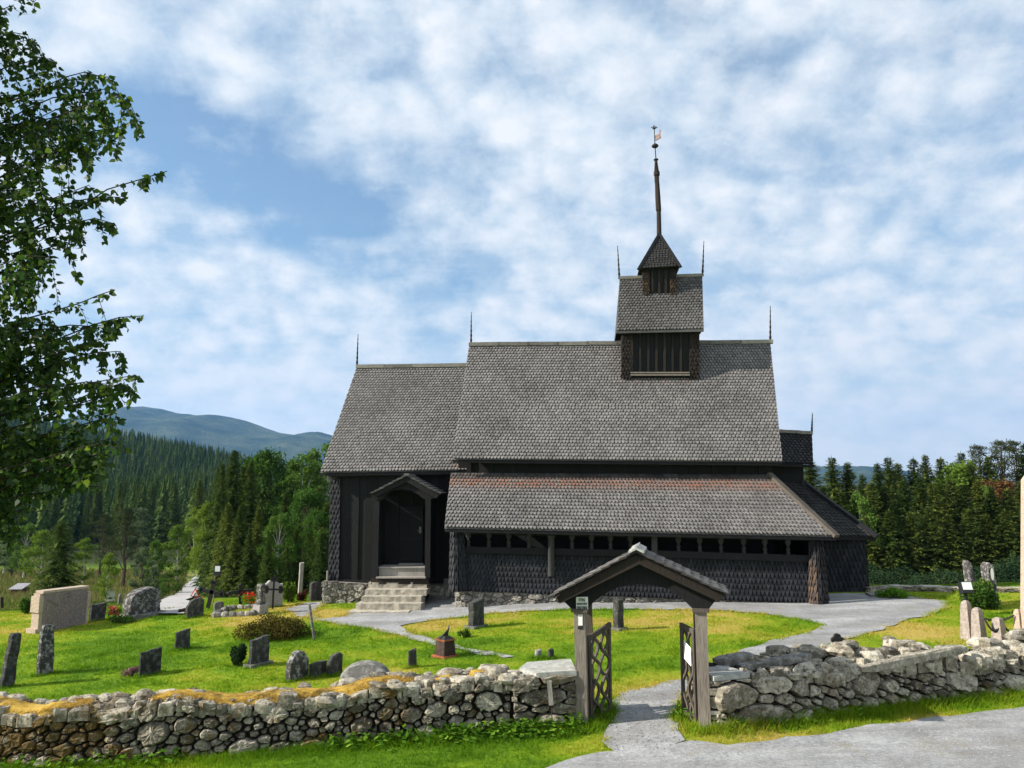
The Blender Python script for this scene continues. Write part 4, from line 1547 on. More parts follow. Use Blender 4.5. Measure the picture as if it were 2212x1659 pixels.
def leaf(hinge_b, hinge_t, free_b, free_t, label):
    """open lattice leaf standing between its hinge and free edges"""
    hb, ht, fb, ft = [np.asarray(p, float) for p in (hinge_b, hinge_t, free_b, free_t)]
    dv = (fb - hb) * np.array([1, 1, 0])
    L = np.linalg.norm(dv)
    dv /= L
    nn_ = np.array([-dv[1], dv[0], 0])

    def P(s, t, d=0.0):
        lo, hi = hb + (fb - hb) * s, ht + (ft - ht) * s
        return lo + (hi - lo) * t + nn_ * d
    mb = MB()
    for s in (.04, .96):
        mb.cur = rnd.random()
        mb.beam(P(s, 0), P(s, 1), .055, .045, nn_)
    for t in (.03, .985):
        mb.beam(P(-.02, t), P(1.03, t), .045, .085)
    root = mb.build('gate_leaf', MAT['gatewood'], gate)
    if label:
        root['label'] = label
    mb = MB()
    Hh = np.linalg.norm(ht - hb)
    for c in (.27, .73):
        for ph in (0, math.pi):
            pts = []
            for i in range(33):
                t = .03 + .94 * i / 32
                pts.append((c + .20 * math.sin(2 * math.pi * t * 2.0 + ph + .6), t))
            for (s0, t0), (s1, t1) in zip(pts, pts[1:]):
                wd = .038
                a, b = P(s0, t0), P(s1, t1)
                d = b - a
                side = np.cross(d, nn_)
                side /= np.linalg.norm(side)
                yo = nn_ * (.012 if ph else -.012)
                mb.add([a + side * wd / 2 + yo - nn_ * .02, a - side * wd / 2 + yo - nn_ * .02, b - side * wd / 2 + yo - nn_ * .02, b + side * wd / 2 + yo - nn_ * .02,
                        a + side * wd / 2 + yo + nn_ * .02, a - side * wd / 2 + yo + nn_ * .02, b - side * wd / 2 + yo + nn_ * .02, b + side * wd / 2 + yo + nn_ * .02],
                       [[0, 1, 2, 3], [7, 6, 5, 4], [0, 3, 7, 4], [1, 5, 6, 2]])
    mb.build('lattice', MAT['gatewood'], root)
    return P, nn_


yh = .22
hb = GT(1276, 1565, yh)
ht = GT(1270, 1377, yh)
fp = G(1320, 1541)
ft = at_depth(1317, 1347, fp[1])
leaf(hb, ht, fp + EZ * .03, ft, None)
hb2, ht2 = GT(1506, 1562, yh), GT(1500, 1362, yh)
fp2 = G(1476, 1549)
ft2 = at_depth(1471, 1348, fp2[1])
Pl, nl = leaf(hb2, ht2, fp2 + EZ * .05, ft2, None)
mb = MB()
sg = -1 if np.dot(nl, CAM - Pl(.5, .5)) < 0 else 1
mb.add([Pl(s, t, sg * .045) for s, t in ((.62, .645), (.12, .60), (.12, .80), (.62, .845))], [[0, 1, 2, 3]])
mb.prism([Pl(s, t, sg * .04) for s, t in ((.62, .645), (.12, .60), (.12, .80), (.62, .845))], nl * sg * .006)
tag(mb.build('notice', MAT['paper'], at=Pl(.4, .7)), 'white paper notice on the right hand open gate leaf', 'notice')


def lettering(lines, parent, o, ex, ez, size, mat, space=1.15, name='lettering'):
    cu = bpy.data.curves.new(name, 'FONT')
    cu.body = '\n'.join(lines)
    cu.size = size
    cu.align_x = 'CENTER'
    cu.space_line = space
    cu.offset = 0.0015
    cu.extrude = 0.001
    cu.materials.append(mat)
    tmp = bpy.data.objects.new(name, cu)
    me = bpy.data.meshes.new_from_object(tmp)
    bpy.data.objects.remove(tmp)
    me.materials.clear()
    me.materials.append(mat)
    ob = bpy.data.objects.new(name, me)
    col.objects.link(ob)
    ob.parent = parent
    x, z = Vector(ex).normalized(), Vector(ez).normalized()
    y = x.cross(z)
    m = Matrix((x, z, -y * -1)).transposed().to_4x4()
    m = Matrix.Identity(4)
    nv = x.cross(z)
    for i in range(3):
        m[i][0], m[i][1], m[i][2] = x[i], z[i], nv[i]
    m.translation = Vector(o) - Vector(ROOT[parent.name])
    ob.matrix_local = m
    return ob


def board(name, label, cat, pts, thick, mat, nrm):
    mb = MB()
    mb.prism(pts, np.asarray(nrm) * thick)
    return tag(mb.build(name, mat, at=pts[0]), label, cat)


q = [GT(u, v, .05) for u, v in ((1245, 1317.5), (1270.5, 1316.5), (1270, 1289), (1244.5, 1289.5))]
sign = board('sign', 'white enamel smoking ban sign on top of the left gate post', 'sign', q, -.012, MAT['white'], GY)
cx_ = (q[0] + q[1] + q[2] + q[3]) / 4
hh = np.linalg.norm(q[3] - q[0])
xdir = q[1] - q[0]
for i, (txt, sz, sq) in enumerate((('RØYKING', .058, 1), ('INNANFOR PORTEN', .046, 1), ('STRENGT FORBODE', .046, 1))):
    ob = lettering([txt], sign, cx_ - GY * .016 + EZ * (.030 - i * .056), xdir, EZ, sz, MAT['ink'])
    wmax = np.linalg.norm(xdir) * (.55 if i == 0 else .88)
    est = max(v_.co.x for v_ in ob.data.vertices) - min(v_.co.x for v_ in ob.data.vertices)
    ob.scale = (wmax / est, 1.15, 1)
q = [GT(u, v, -.004) for u, v in ((1249.5, 1351), (1258.5, 1351), (1258.3, 1327.5), (1249.0, 1327.5))]
notice = board('notice', 'small white notice card fixed below the enamel sign on the gate post', 'notice', q, -.008, MAT['paper'], GY)
mb = MB()
for v in (1329.5, 1331):
    mb.add([GT(u, vv, -.0145) for u, vv in ((1250.5, v + .6), (1257, v + .6), (1257, v), (1250.5, v))], [[0, 1, 2, 3]])
mb.build('printed_lines', MAT['ink'], notice)
mb = MB()
mb.prism([GT(u, v, -.003) for u, v in ((1248.3, 1359), (1259.5, 1359), (1259.5, 1353), (1248.3, 1353))], -GY * .006)
mb.build('metal_plate', MAT['black'], gate)

# weathered stake with a rod leaning on the left wall beside the gate
p = LW.pt(LW.L - .42, .70, .03)
st = thing('wooden_stake', 'weathered pale wooden stake on a thin rod leaning on the wall beside the gate', 'stake', LW.pt(LW.L - .42, 0, .1))
mb = MB()
a, b = LW.pt(LW.L - .43, .47, .08), LW.pt(LW.L - .46, .84, .06)
mb.beam(a, b, .07, .05, (0, 1, 0))
mb.beam(b - EZ * .01 - GX * .045, b - EZ * .01 + GX * .045, .05, .03)
mb.build('stake_head', MAT['grey'], st)
mb = MB()
mb.tube([LW.pt(LW.L - .41, .0, .14), a + EZ * .02], .008, 6)
mb.build('rod', MAT['rust'], st)
# ------------------------------------------------------------------ gravestones and small things
def outline(kind, W, Hh, r_):
    if kind == 'flat':
        return [(-W / 2, 0), (W / 2, 0), (W / 2, Hh), (-W / 2, Hh * .985)]
    if kind == 'slant':
        return [(-W / 2, 0), (W / 2, 0), (W / 2, Hh), (-W / 2, Hh * .9)]
    if kind == 'round':
        return [(-W / 2, 0), (W / 2, 0), (W / 2, Hh * .72)] + [(W / 2 * math.cos(a), Hh * .72 + Hh * .28 * math.sin(a)) for a in [i * math.pi / 9 for i in range(1, 9)]] + [(-W / 2, Hh * .72)]
    if kind == 'arc':
        return [(-W / 2, 0), (W / 2, 0), (W / 2, Hh * .86)] + [(W / 2 * math.cos(a), Hh * .86 + Hh * .14 * math.sin(a)) for a in [i * math.pi / 8 for i in range(1, 8)]] + [(-W / 2, Hh * .86)]
    if kind == 'gable':
        return [(-W / 2, 0), (W / 2, 0), (W / 2, Hh * .68), (W * .18, Hh * .97), (0, Hh), (-W * .2, Hh * .95), (-W / 2, Hh * .66)]
    if kind == 'taper':
        return [(-W / 2, 0), (W / 2, 0), (W * .36, Hh * .97), (W * .2, Hh), (-W * .25, Hh), (-W * .37, Hh * .96)]
    if kind == 'ogee':
        return [(-W / 2, 0), (W / 2, 0), (W / 2, Hh * .84), (W * .36, Hh * .84), (W * .26, Hh * .89), (W * .16, Hh * .97), (0, Hh), (-W * .16, Hh * .97), (-W * .26, Hh * .89), (-W * .36, Hh * .84), (-W / 2, Hh * .84)]
    if kind == 'hump':
        return [(-W / 2, 0), (W / 2, 0), (W * .5, Hh * .86), (W * .3, Hh), (0, Hh * .98), (-W * .3, Hh * .86), (-W * .48, Hh * .6)]
    if kind == 'shoulder':
        return [(-W / 2, 0), (W / 2, 0), (W / 2, Hh), (W * .16, Hh * .97), (W * .0, Hh * .66), (-W / 2, Hh * .52)]
    return [(-W / 2, 0), (W / 2, 0), (W / 2, Hh), (-W / 2, Hh)]


def slab_mesh(mb, base, ax, ay, W, Hh, T, kind, seed, lean=0.0, lean2=0.0, jit=.012, sink=.12, bev=.018):
    """upright stone: ax along its face, ay through its thickness"""
    r_ = random.Random(seed)
    raw = outline(kind, W, Hh, r_)
    O2 = []
    for k in range(len(raw)):
        a, b = raw[k], raw[(k + 1) % len(raw)]
        m = max(1, int(math.dist(a, b) / .13))
        for i in range(m):
            t = i / m
            O2.append((a[0] + (b[0] - a[0]) * t + r_.uniform(-jit, jit), a[1] + (b[1] - a[1]) * t + r_.uniform(-jit, jit)))
    cx, cz = 0, Hh / 2
    rings = [(T, 1), (T - bev, 0), (bev, 0), (0, 1)]
    V, Fc = [], []
    n_ = len(O2)
    up = EZ + ax * lean + ay * lean2
    for (y, ins) in rings:
        for (x, z) in O2:
            if ins:
                x, z = x - np.sign(x - cx) * min(bev, abs(x - cx)), z - np.sign(z - cz) * min(bev, abs(z - cz))
            zz = z if z > .03 else -sink
            V.append(base + ax * (x + W / 2) + ay * (y + (r_.uniform(-jit, jit) * .5)) + up * zz)
    for g in range(3):
        for k in range(n_):
            Fc.append([g * n_ + k, (g + 1) * n_ + k, (g + 1) * n_ + (k + 1) % n_, g * n_ + (k + 1) % n_])
    Fc += [[k for k in range(n_)][::1], [3 * n_ + k for k in range(n_)][::-1]]
    Fc[-2] = Fc[-2][::-1]
    Fc[-1] = Fc[-1][::-1]
    mb.cur = r_.random()
    mb.add(V, Fc)


def frame(um, vb, te):
    """ground point plus axes of a stone whose face recedes to the right by te degrees from the line of sight"""
    b = G(um, vb)
    ph = math.atan2(b[0], b[1])
    t = R(te) - ph
    return b, np.array([math.cos(t), math.sin(t), 0]), np.array([-math.sin(t), math.cos(t), 0]), np.linalg.norm(b[:2]) / F * math.cos(ph) ** 2


GRAVES = []


def grave(label, ul, um, ur, vb, vt, kind='flat', mat='g_dark', te=38, lean=0.0, lean2=0.0, T=None, name='gravestone', plinth=False, jit=.012, group=None):
    b, ax, ay, s = frame(um, vb, te)
    W = max(.08, (ur - um) * s / math.cos(R(te)))
    T = T or min(.45, max(.07, (um - ul) * s / math.sin(R(te))))
    Hh = (vb - vt) * b[1] / F * 1.02
    mb = MB()
    slab_mesh(mb, b, ax, ay, W, Hh, T, kind, int(um * 7 + vb), lean, lean2, jit)
    o = tag(mb.build(name, MAT[mat], at=b), label, 'gravestone', group)
    if plinth:
        mb = MB()
        c = b + ax * W / 2 + ay * T / 2
        mb.box(c + EZ * .02, ax, ay, EZ, W / 2 + .07, T / 2 + .07, .05)
        mb.build('plinth', MAT['g_grey'], o)
    GRAVES.append((b, W, T, ax, ay))
    return o


grave('dark leaning slab gravestone at the far left edge, mossy and half out of frame', 0, 4, 30, 1488, 1383, 'taper', 'g_dark', 30, .10, 0, .16)
grave('tall tapering grey gravestone spotted with lichen in front of the pale memorial', 76, 84, 116, 1461, 1362, 'taper', 'g_lichen', 32, -.02)
grave('short dark block gravestone right of the pale memorial', 190, 197, 227, 1344, 1309, 'flat', 'g_dark', 35, 0.02, 0)
grave('rounded dark gravestone on the crest left of the leaning iron cross', 399, 404, 439, 1337, 1298, 'hump', 'g_dark', 30)
grave('small bluish gravestone just right of the leaning iron cross', 460, 464, 483, 1323, 1303, 'arc', 'g_grey', 30)
grave('small square-cut dark gravestone alone in mid lawn below the rounded one', 376, 380, 410, 1406, 1366, 'slant', 'g_dark', 36)
grave('dark gravestone with a purple heather clump at its left side', 298, 303, 347, 1464, 1411, 'slant', 'g_dark', 36)
grave('dark gravestone with a green juniper bush at its left side', 535, 543, 580, 1443, 1384, 'slant', 'g_dark', 38, plinth=True)
grave('lichened gravestone with gabled top close behind the mossy wall', 616, 628, 666, 1474, 1418, 'gable', 'g_lichen', 40)
grave('low dark gravestone sunk beside a taller one close behind the mossy wall', 667, 675, 705, 1466, 1436, 'slant', 'g_dark', 38)
grave('dark square-shouldered gravestone between the low stone and the half-round boulder', 705, 713, 740, 1462, 1418, 'hump', 'g_dark', 40)
grave('thin narrow upright slate between the half-round boulder and the iron pedestal', 883, 885, 900, 1444, 1407, 'slant', 'g_dark', 40)
grave('plain dark green slab gravestone on the lawn edge left of the gate', 1011, 1023, 1046, 1359, 1301, 'slant', 'g_dark', 46, plinth=True)
grave('tall narrow dark gravestone seen through the gateway', 1324, 1336, 1348, 1363, 1301, 'flat', 'g_dark', 48, plinth=True)
grave('dark gravestone with curved top beside the left corner of the church', 667, 672, 696, 1302, 1261, 'arc', 'g_dark', 30)
grave('pale grey granite gravestone with curved ogee top behind the iron cross', 561, 563, 609, 1314, 1259, 'ogee', 'granite', 12, T=.18)
grave('flat grey slab leaning on the church wall beside the porch steps', 955, 959, 974, 1296, 1254, 'taper', 'g_grey', 20)
grave('small pale stub stone behind the wall left of the gate', 1153, 1158, 1172, 1422, 1407, 'taper', 'granite', 38)
grave('small dark stub stone behind the capping slab left of the gate', 1183, 1188, 1198, 1424, 1405, 'arc', 'g_dark', 40)
grave('slender grey stone left of the big boulder tomb', 253, 256, 263, 1310, 1285, 'taper', 'g_grey', 30)
grave('tall rough lichened standing stone behind the bush, the left one of two', 2102, 2105, 2117, 1308, 1218, 'round', 'g_lichen', 30, -.1, 0, .3)
o2 = grave('tall rough lichened standing stone with a white oval plaque behind the bush', 2138, 2144, 2160, 1312, 1223, 'arc', 'g_lichen', 30, -.06, 0, .35)
mb = MB()
c = G(2144, 1312)
s = c[1] / F
pc = at_depth(2142.5, 1240, c[1] - .02)
mb.prism([pc + np.array([.10 * math.cos(a) * .45, -.02, .17 * math.sin(a)]) for a in np.linspace(0, 2 * math.pi, 15)[:-1]], (-.015, -.03, 0))
mb.build('oval_plaque', MAT['white'], o2)

# slim leaning post and pillars
for (label, ul, ur, vb, vt, mat, lean) in (
        ('slim grey memorial post leaning left on the lawn by the gravel path', 673, 680, 1382, 1308, 'g_grey', -.18),
        ('tall squared weathered post standing in front of the dark spruces', 638, 648, 1296, 1219, 'grey', 0.03)):
    b = G((ul + ur) / 2, vb)
    s = b[1] / F
    w = (ur - ul) * s
    mb = MB()
    slab_mesh(mb, b, np.array([.93, .36, 0]), np.array([-.36, .93, 0]), w * .85, (vb - vt) * s, w * .9, 'arc' if lean < 0 else 'flat', int(ul), lean, 0, .006)
    tag(mb.build('memorial_post', MAT[mat], at=b), label, 'post')

# lichen pillar on a pale plinth
b, ax, ay, s = frame(561, 1328, 42)
pil = thing('gravestone', 'lichen-covered pillar gravestone on a pale plinth beside red flowers', 'gravestone', b)
mb = MB()
slab_mesh(mb, b + EZ * .28, ax, ay, 13 * s / math.cos(R(42)) * .9, 46 * s, .22, 'taper', 5, .0, 0, .012, .02)
mb.build('pillar', MAT['g_lichen'], pil)
mb = MB()
slab_mesh(mb, b - ax * .04 - ay * .04, ax, ay, 13 * s / math.cos(R(42)) + .12, .3, .34, 'flat', 6, 0, 0, .01, .1)
mb.build('plinth', MAT['granite'], pil)

# big boulder tomb
b, ax, ay, s = frame(283, 1340, 36)
W = (349 - 283) * s / math.cos(R(36))
tomb = thing('gravestone', 'big dark boulder tomb with lichened top on a stone plinth', 'gravestone', b)
mb = MB()
slab_mesh(mb, b + EZ * .08 + ax * .0, ax, ay, W, 55 * b[1] / F, .5, 'hump', 77, -.02, 0.05, .03, .02, .05)
mb.build('boulder', MAT['g_lichen'], tomb)
mb = MB()
slab_mesh(mb, b - ax * .03 - ay * .12, ax, ay, W + .15, .16, .7, 'flat', 78, 0, 0, .015)
mb.build('plinth', MAT['g_grey'], tomb)

# half-round boulder lying behind the wall
b = LW.pt(su(787), 0, -THK - .12)
c = at_depth(787, 1462, b[1])
hs = tag(link('half_round_stone', bpy.data.meshes.new('half_round_stone'), at=c), 'grey half-round millstone-like slab leaning on the moss of the wall', 'stone')
mb = MB()
sgm = c[1] / F
pts = [(50 * sgm * math.cos(a), 27 * sgm * math.sin(a) - .03) for a in np.linspace(0, math.pi, 15)]
V, Fc = [], []
for (y, q, dz) in ((0, 1, 0), (-.05, .93, -.01), (.24, 1.0, .05), (.28, .9, .04)):
    for (x, z) in pts:
        V.append((x * q, y, max(z * q, -.03) + dz * 0))
order = [1, 0, 2, 3]
n_ = 15
for g in range(3):
    a, b2 = order[g] * n_, order[g + 1] * n_
    for k in range(n_ - 1):
        Fc.append([a + k, a + k + 1, b2 + k + 1, b2 + k])
Fc += [[order[0] * n_ + k for k in range(n_)][::-1], [order[3] * n_ + k for k in range(n_)]]
hm = hs.data
ca, sa = math.cos(R(-3)), math.sin(R(-3))
hm.from_pydata([(x * ca - z * sa, y + z * .75, x * sa + z * ca) for x, y, z in V], [], Fc)
hm.materials.append(MAT['g_grey'])
attr(hm, 'tint', [.7] * len(hm.polygons))
hm.update()

# pale memorial
b, ax, ay, s = frame(85, 1367, 33)
mem = thing('memorial', 'large pink-grey granite memorial block with relief and sloping base', 'memorial', b)
W = (182 - 80) * s / math.cos(R(33))
Hm = 82 * b[1] / F
T = .34
mb = MB()


def bx(x0, x1, y0, y1, z0, z1):
    mb.box(b + ax * (x0 + x1) / 2 + ay * (y0 + y1) / 2 + EZ * (z0 + z1) / 2, ax, ay, EZ, (x1 - x0) / 2, (y1 - y0) / 2, (z1 - z0) / 2)


bx(.04, W - .04, 0, T, -.1, Hm * .97)
mb.build('panel', MAT['pink_shaded'], mem)
mb = MB()
bx(.02, W, -.01, T + .02, Hm * .97, Hm * 1.03)
mb.build('cap', MAT['cream'], mem)
mb = MB()
bx(-.10, .035, -.03, T + .03, Hm * .5, Hm * .9)
bx(-.06, .035, 0, T, .0, Hm * .5)
bx(-.06, .035, .02, T - .02, Hm * .9, Hm * .965)
bx(-.16, .035, -.05, T + .05, -.1, .12)
mb.build('pilaster', MAT['cream'], mem)  # cream carries the sunlit tone of the memorial's granite
mb = MB()
bx(W - .035, W + .07, -.03, T + .03, Hm * .5, Hm * .88)
bx(W - .035, W + .04, 0, T, -.1, Hm * .5)
mb.build('pilaster', MAT['cream'], mem)
mb = MB()
cc = b + ax * W * .52 + EZ * Hm * .80 - ay * .008
ring = [cc + ax * .15 * math.cos(a) + EZ * .15 * math.sin(a) for a in np.linspace(0, 2 * math.pi, 21)]
mb.tube(ring, .016, 5)
mb.tube([cc + ax * -.09 - EZ * .02, cc + EZ * .07, cc + ax * .09 - EZ * .02], .018, 5)
mb.tube([b + ax * W * .14 + EZ * Hm * .80 - ay * .008, b + ax * W * .36 + EZ * Hm * .62 - ay * .008], .022, 5)
mb.tube([b + ax * W * .70 + EZ * Hm * .64 - ay * .004, b + ax * W * .88 + EZ * Hm * .86 - ay * .004], .018, 5)
mb.build('relief', MAT['pink_shaded'], mem)
mb = MB()
q = random.Random(4)
for i in range(9):
    z = Hm * (.50 - .045 * i)
    for (xa, xb) in ((.12, .42), (.62, .90)):
        x = xa
        while x < xb:
            l = q.uniform(.02, .06)
            mb.box(b + ax * W * (x + l / 2) + EZ * z - ay * .001, ax, ay, EZ, W * l / 2, .003, .009)
            x += l + .02
mb.build('engraving', MAT['g_grey'], mem)['kind'] = 'stuff'

# kerbed grave
b = G(500, 1333)
kerb = thing('grave_kerb', 'low rectangular kerbed grave of rough pale stones behind the heather mound', 'grave', b)
c4 = [G(460, 1334), G(545, 1330), G(556, 1315), G(497, 1317)]
mb = MB()
q = random.Random(9)
for i in range(4):
    a, e = c4[i], c4[(i + 1) % 4]
    L = np.linalg.norm(e - a)
    k = max(3, int(L / .22))
    for j in range(k):
        p = a + (e - a) * (j + .5) / k
        boulder(mb, p + EZ * .05, L / k * .55, .09, .11, 300 + i * 40 + j, math.atan2(e[1] - a[1], e[0] - a[0]), .15)
mb.build('kerb_stones', MAT['basestone'], kerb)


# iron crosses
def iron_cross(label, u, vb, vt, lean, kind, arm=.42, yaw=0.0, thick=.03):
    b = G(u, vb)
    s = b[1] / F
    Hh = (vb - vt) * s
    t = thing('iron_cross', label, 'cross', b)
    ax = np.array([math.cos(yaw), math.sin(yaw), 0])
    ay = np.array([-math.sin(yaw), math.cos(yaw), 0])
    up = EZ + ax * lean
    up /= np.linalg.norm(up)
    side = np.cross(ay, up) * -1
    side = np.cross(up, ay) * -1 if np.dot(np.cross(ay, up), ax) < 0 else np.cross(ay, up)
    mb = MB()
    mb.beam(b - EZ * .1, b + up * Hh * .93, thick * 2, thick, ay)
    mb.build('shaft', MAT['iron'], t)
    mb = MB()
    cz = b + up * Hh * .62
    aw = Hh * arm
    mb.beam(cz - side * aw * .8, cz + side * aw * .8, thick * 1.9, thick, ay)
    for p, d in ((cz + side * aw * .85, side), (cz - side * aw * .85, -side), (b + up * Hh * .93, up)):
        sd = np.cross(d, ay)
        r = Hh * (.075 if kind == 'trefoil' else .06)
        if kind == 'trefoil':
            for c in (p + d * r * .7, p + sd * r * .8, p - sd * r * .8):
                mb.lathe(c - ay * thick * .45, [(0, r * .9), (thick * .9, r * .9)], 10, ay)
        elif kind == 'spear':
            mb.lathe(p - ay * thick * .4, [(0, r), (thick * .8, r)], 8, ay)
            mb.lathe(p + d * 0, [(0, thick), (r * 1.6, .004)], 6, d)
    mb.build('arms', MAT['iron'], t)
    return t


iron_cross('black iron cross leaning right on the crest in front of the bus stop pole', 447, 1316, 1258, .22, 'trefoil', .42, .0, .06)
iron_cross('slender black iron cross in front of the pale granite gravestone', 588.5, 1316, 1251, .02, 'trefoil', .26, .1, .03)
iron_cross('dark iron cross with drooping arms before the spruce trunks', 520, 1309, 1262, -.06, 'spear', .62, .5, .06)
# black trefoil cross behind the right wall
b = RW.pt(su(1200) * 0 + 2.1, 0, -1.25)
d_ = ray(1810, 1398)
c = at_depth(1810, 1400, 14.2)
gz = hz(c[0], c[1])
t = thing('trefoil_cross', 'squat black trefoil cross standing behind the rubble of the right wall', 'cross', (c[0], c[1], gz))
mb = MB()
s = 14.2 / F
top = at_depth(1810, 1385, 14.2)
mb.prism([(c[0] - 8 * s, c[1], gz - .1), (c[0] + 8 * s, c[1], gz - .1), (c[0] + 7 * s, c[1], top[2]), (c[0] - 7 * s, c[1], top[2])], (0, .06, 0))
for du, dv in ((0, 1376), (-7, 1383), (7, 1383)):
    p = at_depth(1810 + du, dv, 14.2)
    mb.lathe(p + np.array([0, -.003 * (1 + abs(du)), 0]), [(0, 6.8 * s), (.066, 6.8 * s)], 14, (0, 1, 0))
mb.build('cross', MAT['iron'], t)

# cast iron pedestal with broken slanting top
b, ax, ay, s = frame(960, 1422, 40)
ped = thing('iron_pedestal', 'rusty cast iron grave pedestal with a broken slanted plate on top', 'pedestal', b)
mb = MB()


def frus(z0, z1, h0, h1, off=0):
    c = b + ax * .12 + ay * .12
    V = [c + ax * h * i + ay * h * j + EZ * z for (z, h) in ((z0, h0), (z1, h1)) for (i, j) in ((-1, -1), (1, -1), (1, 1), (-1, 1))]
    mb.add(V, [[3, 2, 1, 0], [4, 5, 6, 7]] + [[k, (k + 1) % 4, (k + 1) % 4 + 4, k + 4] for k in range(4)])


frus(.05, .36, .17, .145)
mb.build('body', MAT['rust'], ped)
mb = MB()
frus(-.06, .048, .24, .215)
frus(.362, .395, .165, .165)
mb.build('moulding', MAT['orange_rust'], ped)
mb = MB()
frus(.397, .46, .15, .07)
c = b + ax * .12 + ay * .12
mb.prism([c + EZ * .40 - ax * .17, c + EZ * .41 + ax * .08, c + EZ * .60 + ax * .10, c + EZ * .55 + ax * .03], ay * .03)
mb.prism([c + EZ * .55 + ax * .06, c + EZ * .55 + ax * .11, c + EZ * .68 + ax * .12], ay * .025)
mb.build('broken_top', MAT['iron'], ped)

# ---- right: granite bollards, chains, obelisk, floodlight
BOL = []
for (label, u, vb, vt, w) in (('pink granite chain bollard, tallest at the left of the enclosure', 2092, 1373, 1302, 32), ('pink granite chain bollard with the chain hanging from its right side', 2116, 1380, 1317, 34),
                              ('low pink granite bollard half hidden by the rubble wall', 2160, 1383, 1337, 36), ('pink granite bollard at the right edge next to the obelisk', 2203, 1374, 1320, 24)):
    b = G(u, vb + 8)
    s = b[1] / F
    Hh = (vb + 8 - vt) * s
    w0 = w * s * .62
    th = R(28)
    ax, ay = np.array([math.cos(th), math.sin(th), 0]), np.array([-math.sin(th), math.cos(th), 0])
    mb = MB()
    V = [b + ax * h * i + ay * h * j + EZ * z for (z, h) in ((-.1, w0 * .56), (Hh * .86, w0 * .37), (Hh * .95, w0 * .30), (Hh, w0 * .12)) for (i, j) in ((-1, -1), (1, -1), (1, 1), (-1, 1))]
    mb.add(V, [[g * 4 + k, g * 4 + (k + 1) % 4, g * 4 + 4 + (k + 1) % 4, g * 4 + 4 + k] for g in range(3) for k in range(4)] + [[12, 13, 14, 15]])
    tag(mb.build('granite_bollard', MAT['cream' if u > 2200 else 'pink'], at=b), label, 'bollard', 'bollards of the chain enclosure')
    BOL.append(b + EZ * Hh * .72)


def chain(label, a, c, sag, r=.018):
    mb = MB()
    k = 26
    pts = [a + (c - a) * i / k - EZ * sag * 4 * (i / k) * (1 - i / k) for i in range(k + 1)]
    for i in range(k):
        m = (pts[i] + pts[i + 1]) / 2
        d = pts[i + 1] - pts[i]
        L = np.linalg.norm(d)
        d /= L
        sd = np.cross(d, EZ if i % 2 else np.array([1.0, .2, 0]))
        sd /= np.linalg.norm(sd)
        ring = [m + d * math.cos(x) * L * .72 + sd * math.sin(x) * .028 for x in np.linspace(0, 2 * math.pi, 9)]
        mb.tube(ring, .011, 4, False)
    return tag(mb.build('chain', MAT['iron'], at=a), label, 'chain')


chain('iron chain sagging from the tall bollard towards the obelisk bollard', BOL[0] + np.array([.12, -.02, 0]), BOL[3] + np.array([-.1, 0, .05]), .16)
chain('iron chain drooping between the second bollard and the low bollard', BOL[1] + np.array([.08, -.14, -.02]), BOL[2] + np.array([-.05, -.08, -.06]), .14)
chain('iron chain falling right from the low bollard', BOL[2] + np.array([.14, .05, -.02]), BOL[3] + np.array([-.05, -.1, -.35]), .08)
b = G(2281, 1392)
s = b[1] / F
obl = thing('obelisk', 'cream granite obelisk with dark plaques cut by the right edge', 'obelisk', b)
w0 = 26 * s
mb = MB()
zt = at_depth(2206, 1036, b[1])[2] - b[2]
V = [b + np.array([i * h, j * h, z]) for (z, h) in ((-.1, w0 * 1.75), (zt, w0 * .98), (zt + .5, .02)) for (i, j) in ((-1, -1), (1, -1), (1, 1), (-1, 1))]
mb.add(V, [[g * 4 + k, g * 4 + (k + 1) % 4, g * 4 + 4 + (k + 1) % 4, g * 4 + 4 + k] for g in range(2) for k in range(4)])
mb.build('shaft', MAT['cream'], obl)
for (va, vb) in ((1166, 1208), (1249, 1327)):
    mb = MB()
    za, zb = at_depth(2210, va, b[1])[2], at_depth(2210, vb, b[1])[2]
    ha, hb_ = [w0 * (1.75 - .77 * (zq - b[2] + .1) / (zt + .1)) for zq in (za, zb)]
    mb.prism([(b[0] - hb_ * .84, b[1] - hb_ - .01, zb), (b[0] + hb_ * .84, b[1] - hb_ - .01, zb), (b[0] + ha * .84, b[1] - ha - .01, za), (b[0] - ha * .84, b[1] - ha - .01, za)], (0, -.03, 0))
    mb.build('plaque', MAT['black'], obl)
b = G(2084, 1328)
fl_ = thing('floodlight', 'square floodlight on a short stand at the left of the bush', 'floodlight', b)
p = at_depth(2086, 1270, b[1])
mb = MB()
mb.beam(b - EZ * .1, p + EZ * -.1, .05, .05, (0, 1, 0))
mb.build('stand', MAT['black'], fl_)
mb = MB()
mb.box(p, (1, 0, 0), (0, .94, -.34), (0, .34, .94), .15, .09, .15)
mb.build('housing', MAT['black'], fl_)
mb = MB()
mb.box(p + np.array([0, -.94 * .097 + .34 * .03, .34 * .097 + .94 * .03]), (1, 0, 0), (0, .94, -.34), (0, .34, .94), .125, .006, .10)
mb.build('glass', MAT['glass'], fl_)
b = G(1915, 1287)
mb = MB()
mb.prism([b + np.array(q) for q in ((-.62, -.25, -.05), (.62, -.3, -.05), (.62, -.3, .07), (-.62, -.25, .07))], (.1, .55, 0))
tag(mb.build('flat_slab', MAT['g_grey'], at=b), 'flat grey stone slab lying beside the right end of the church', 'stone slab')

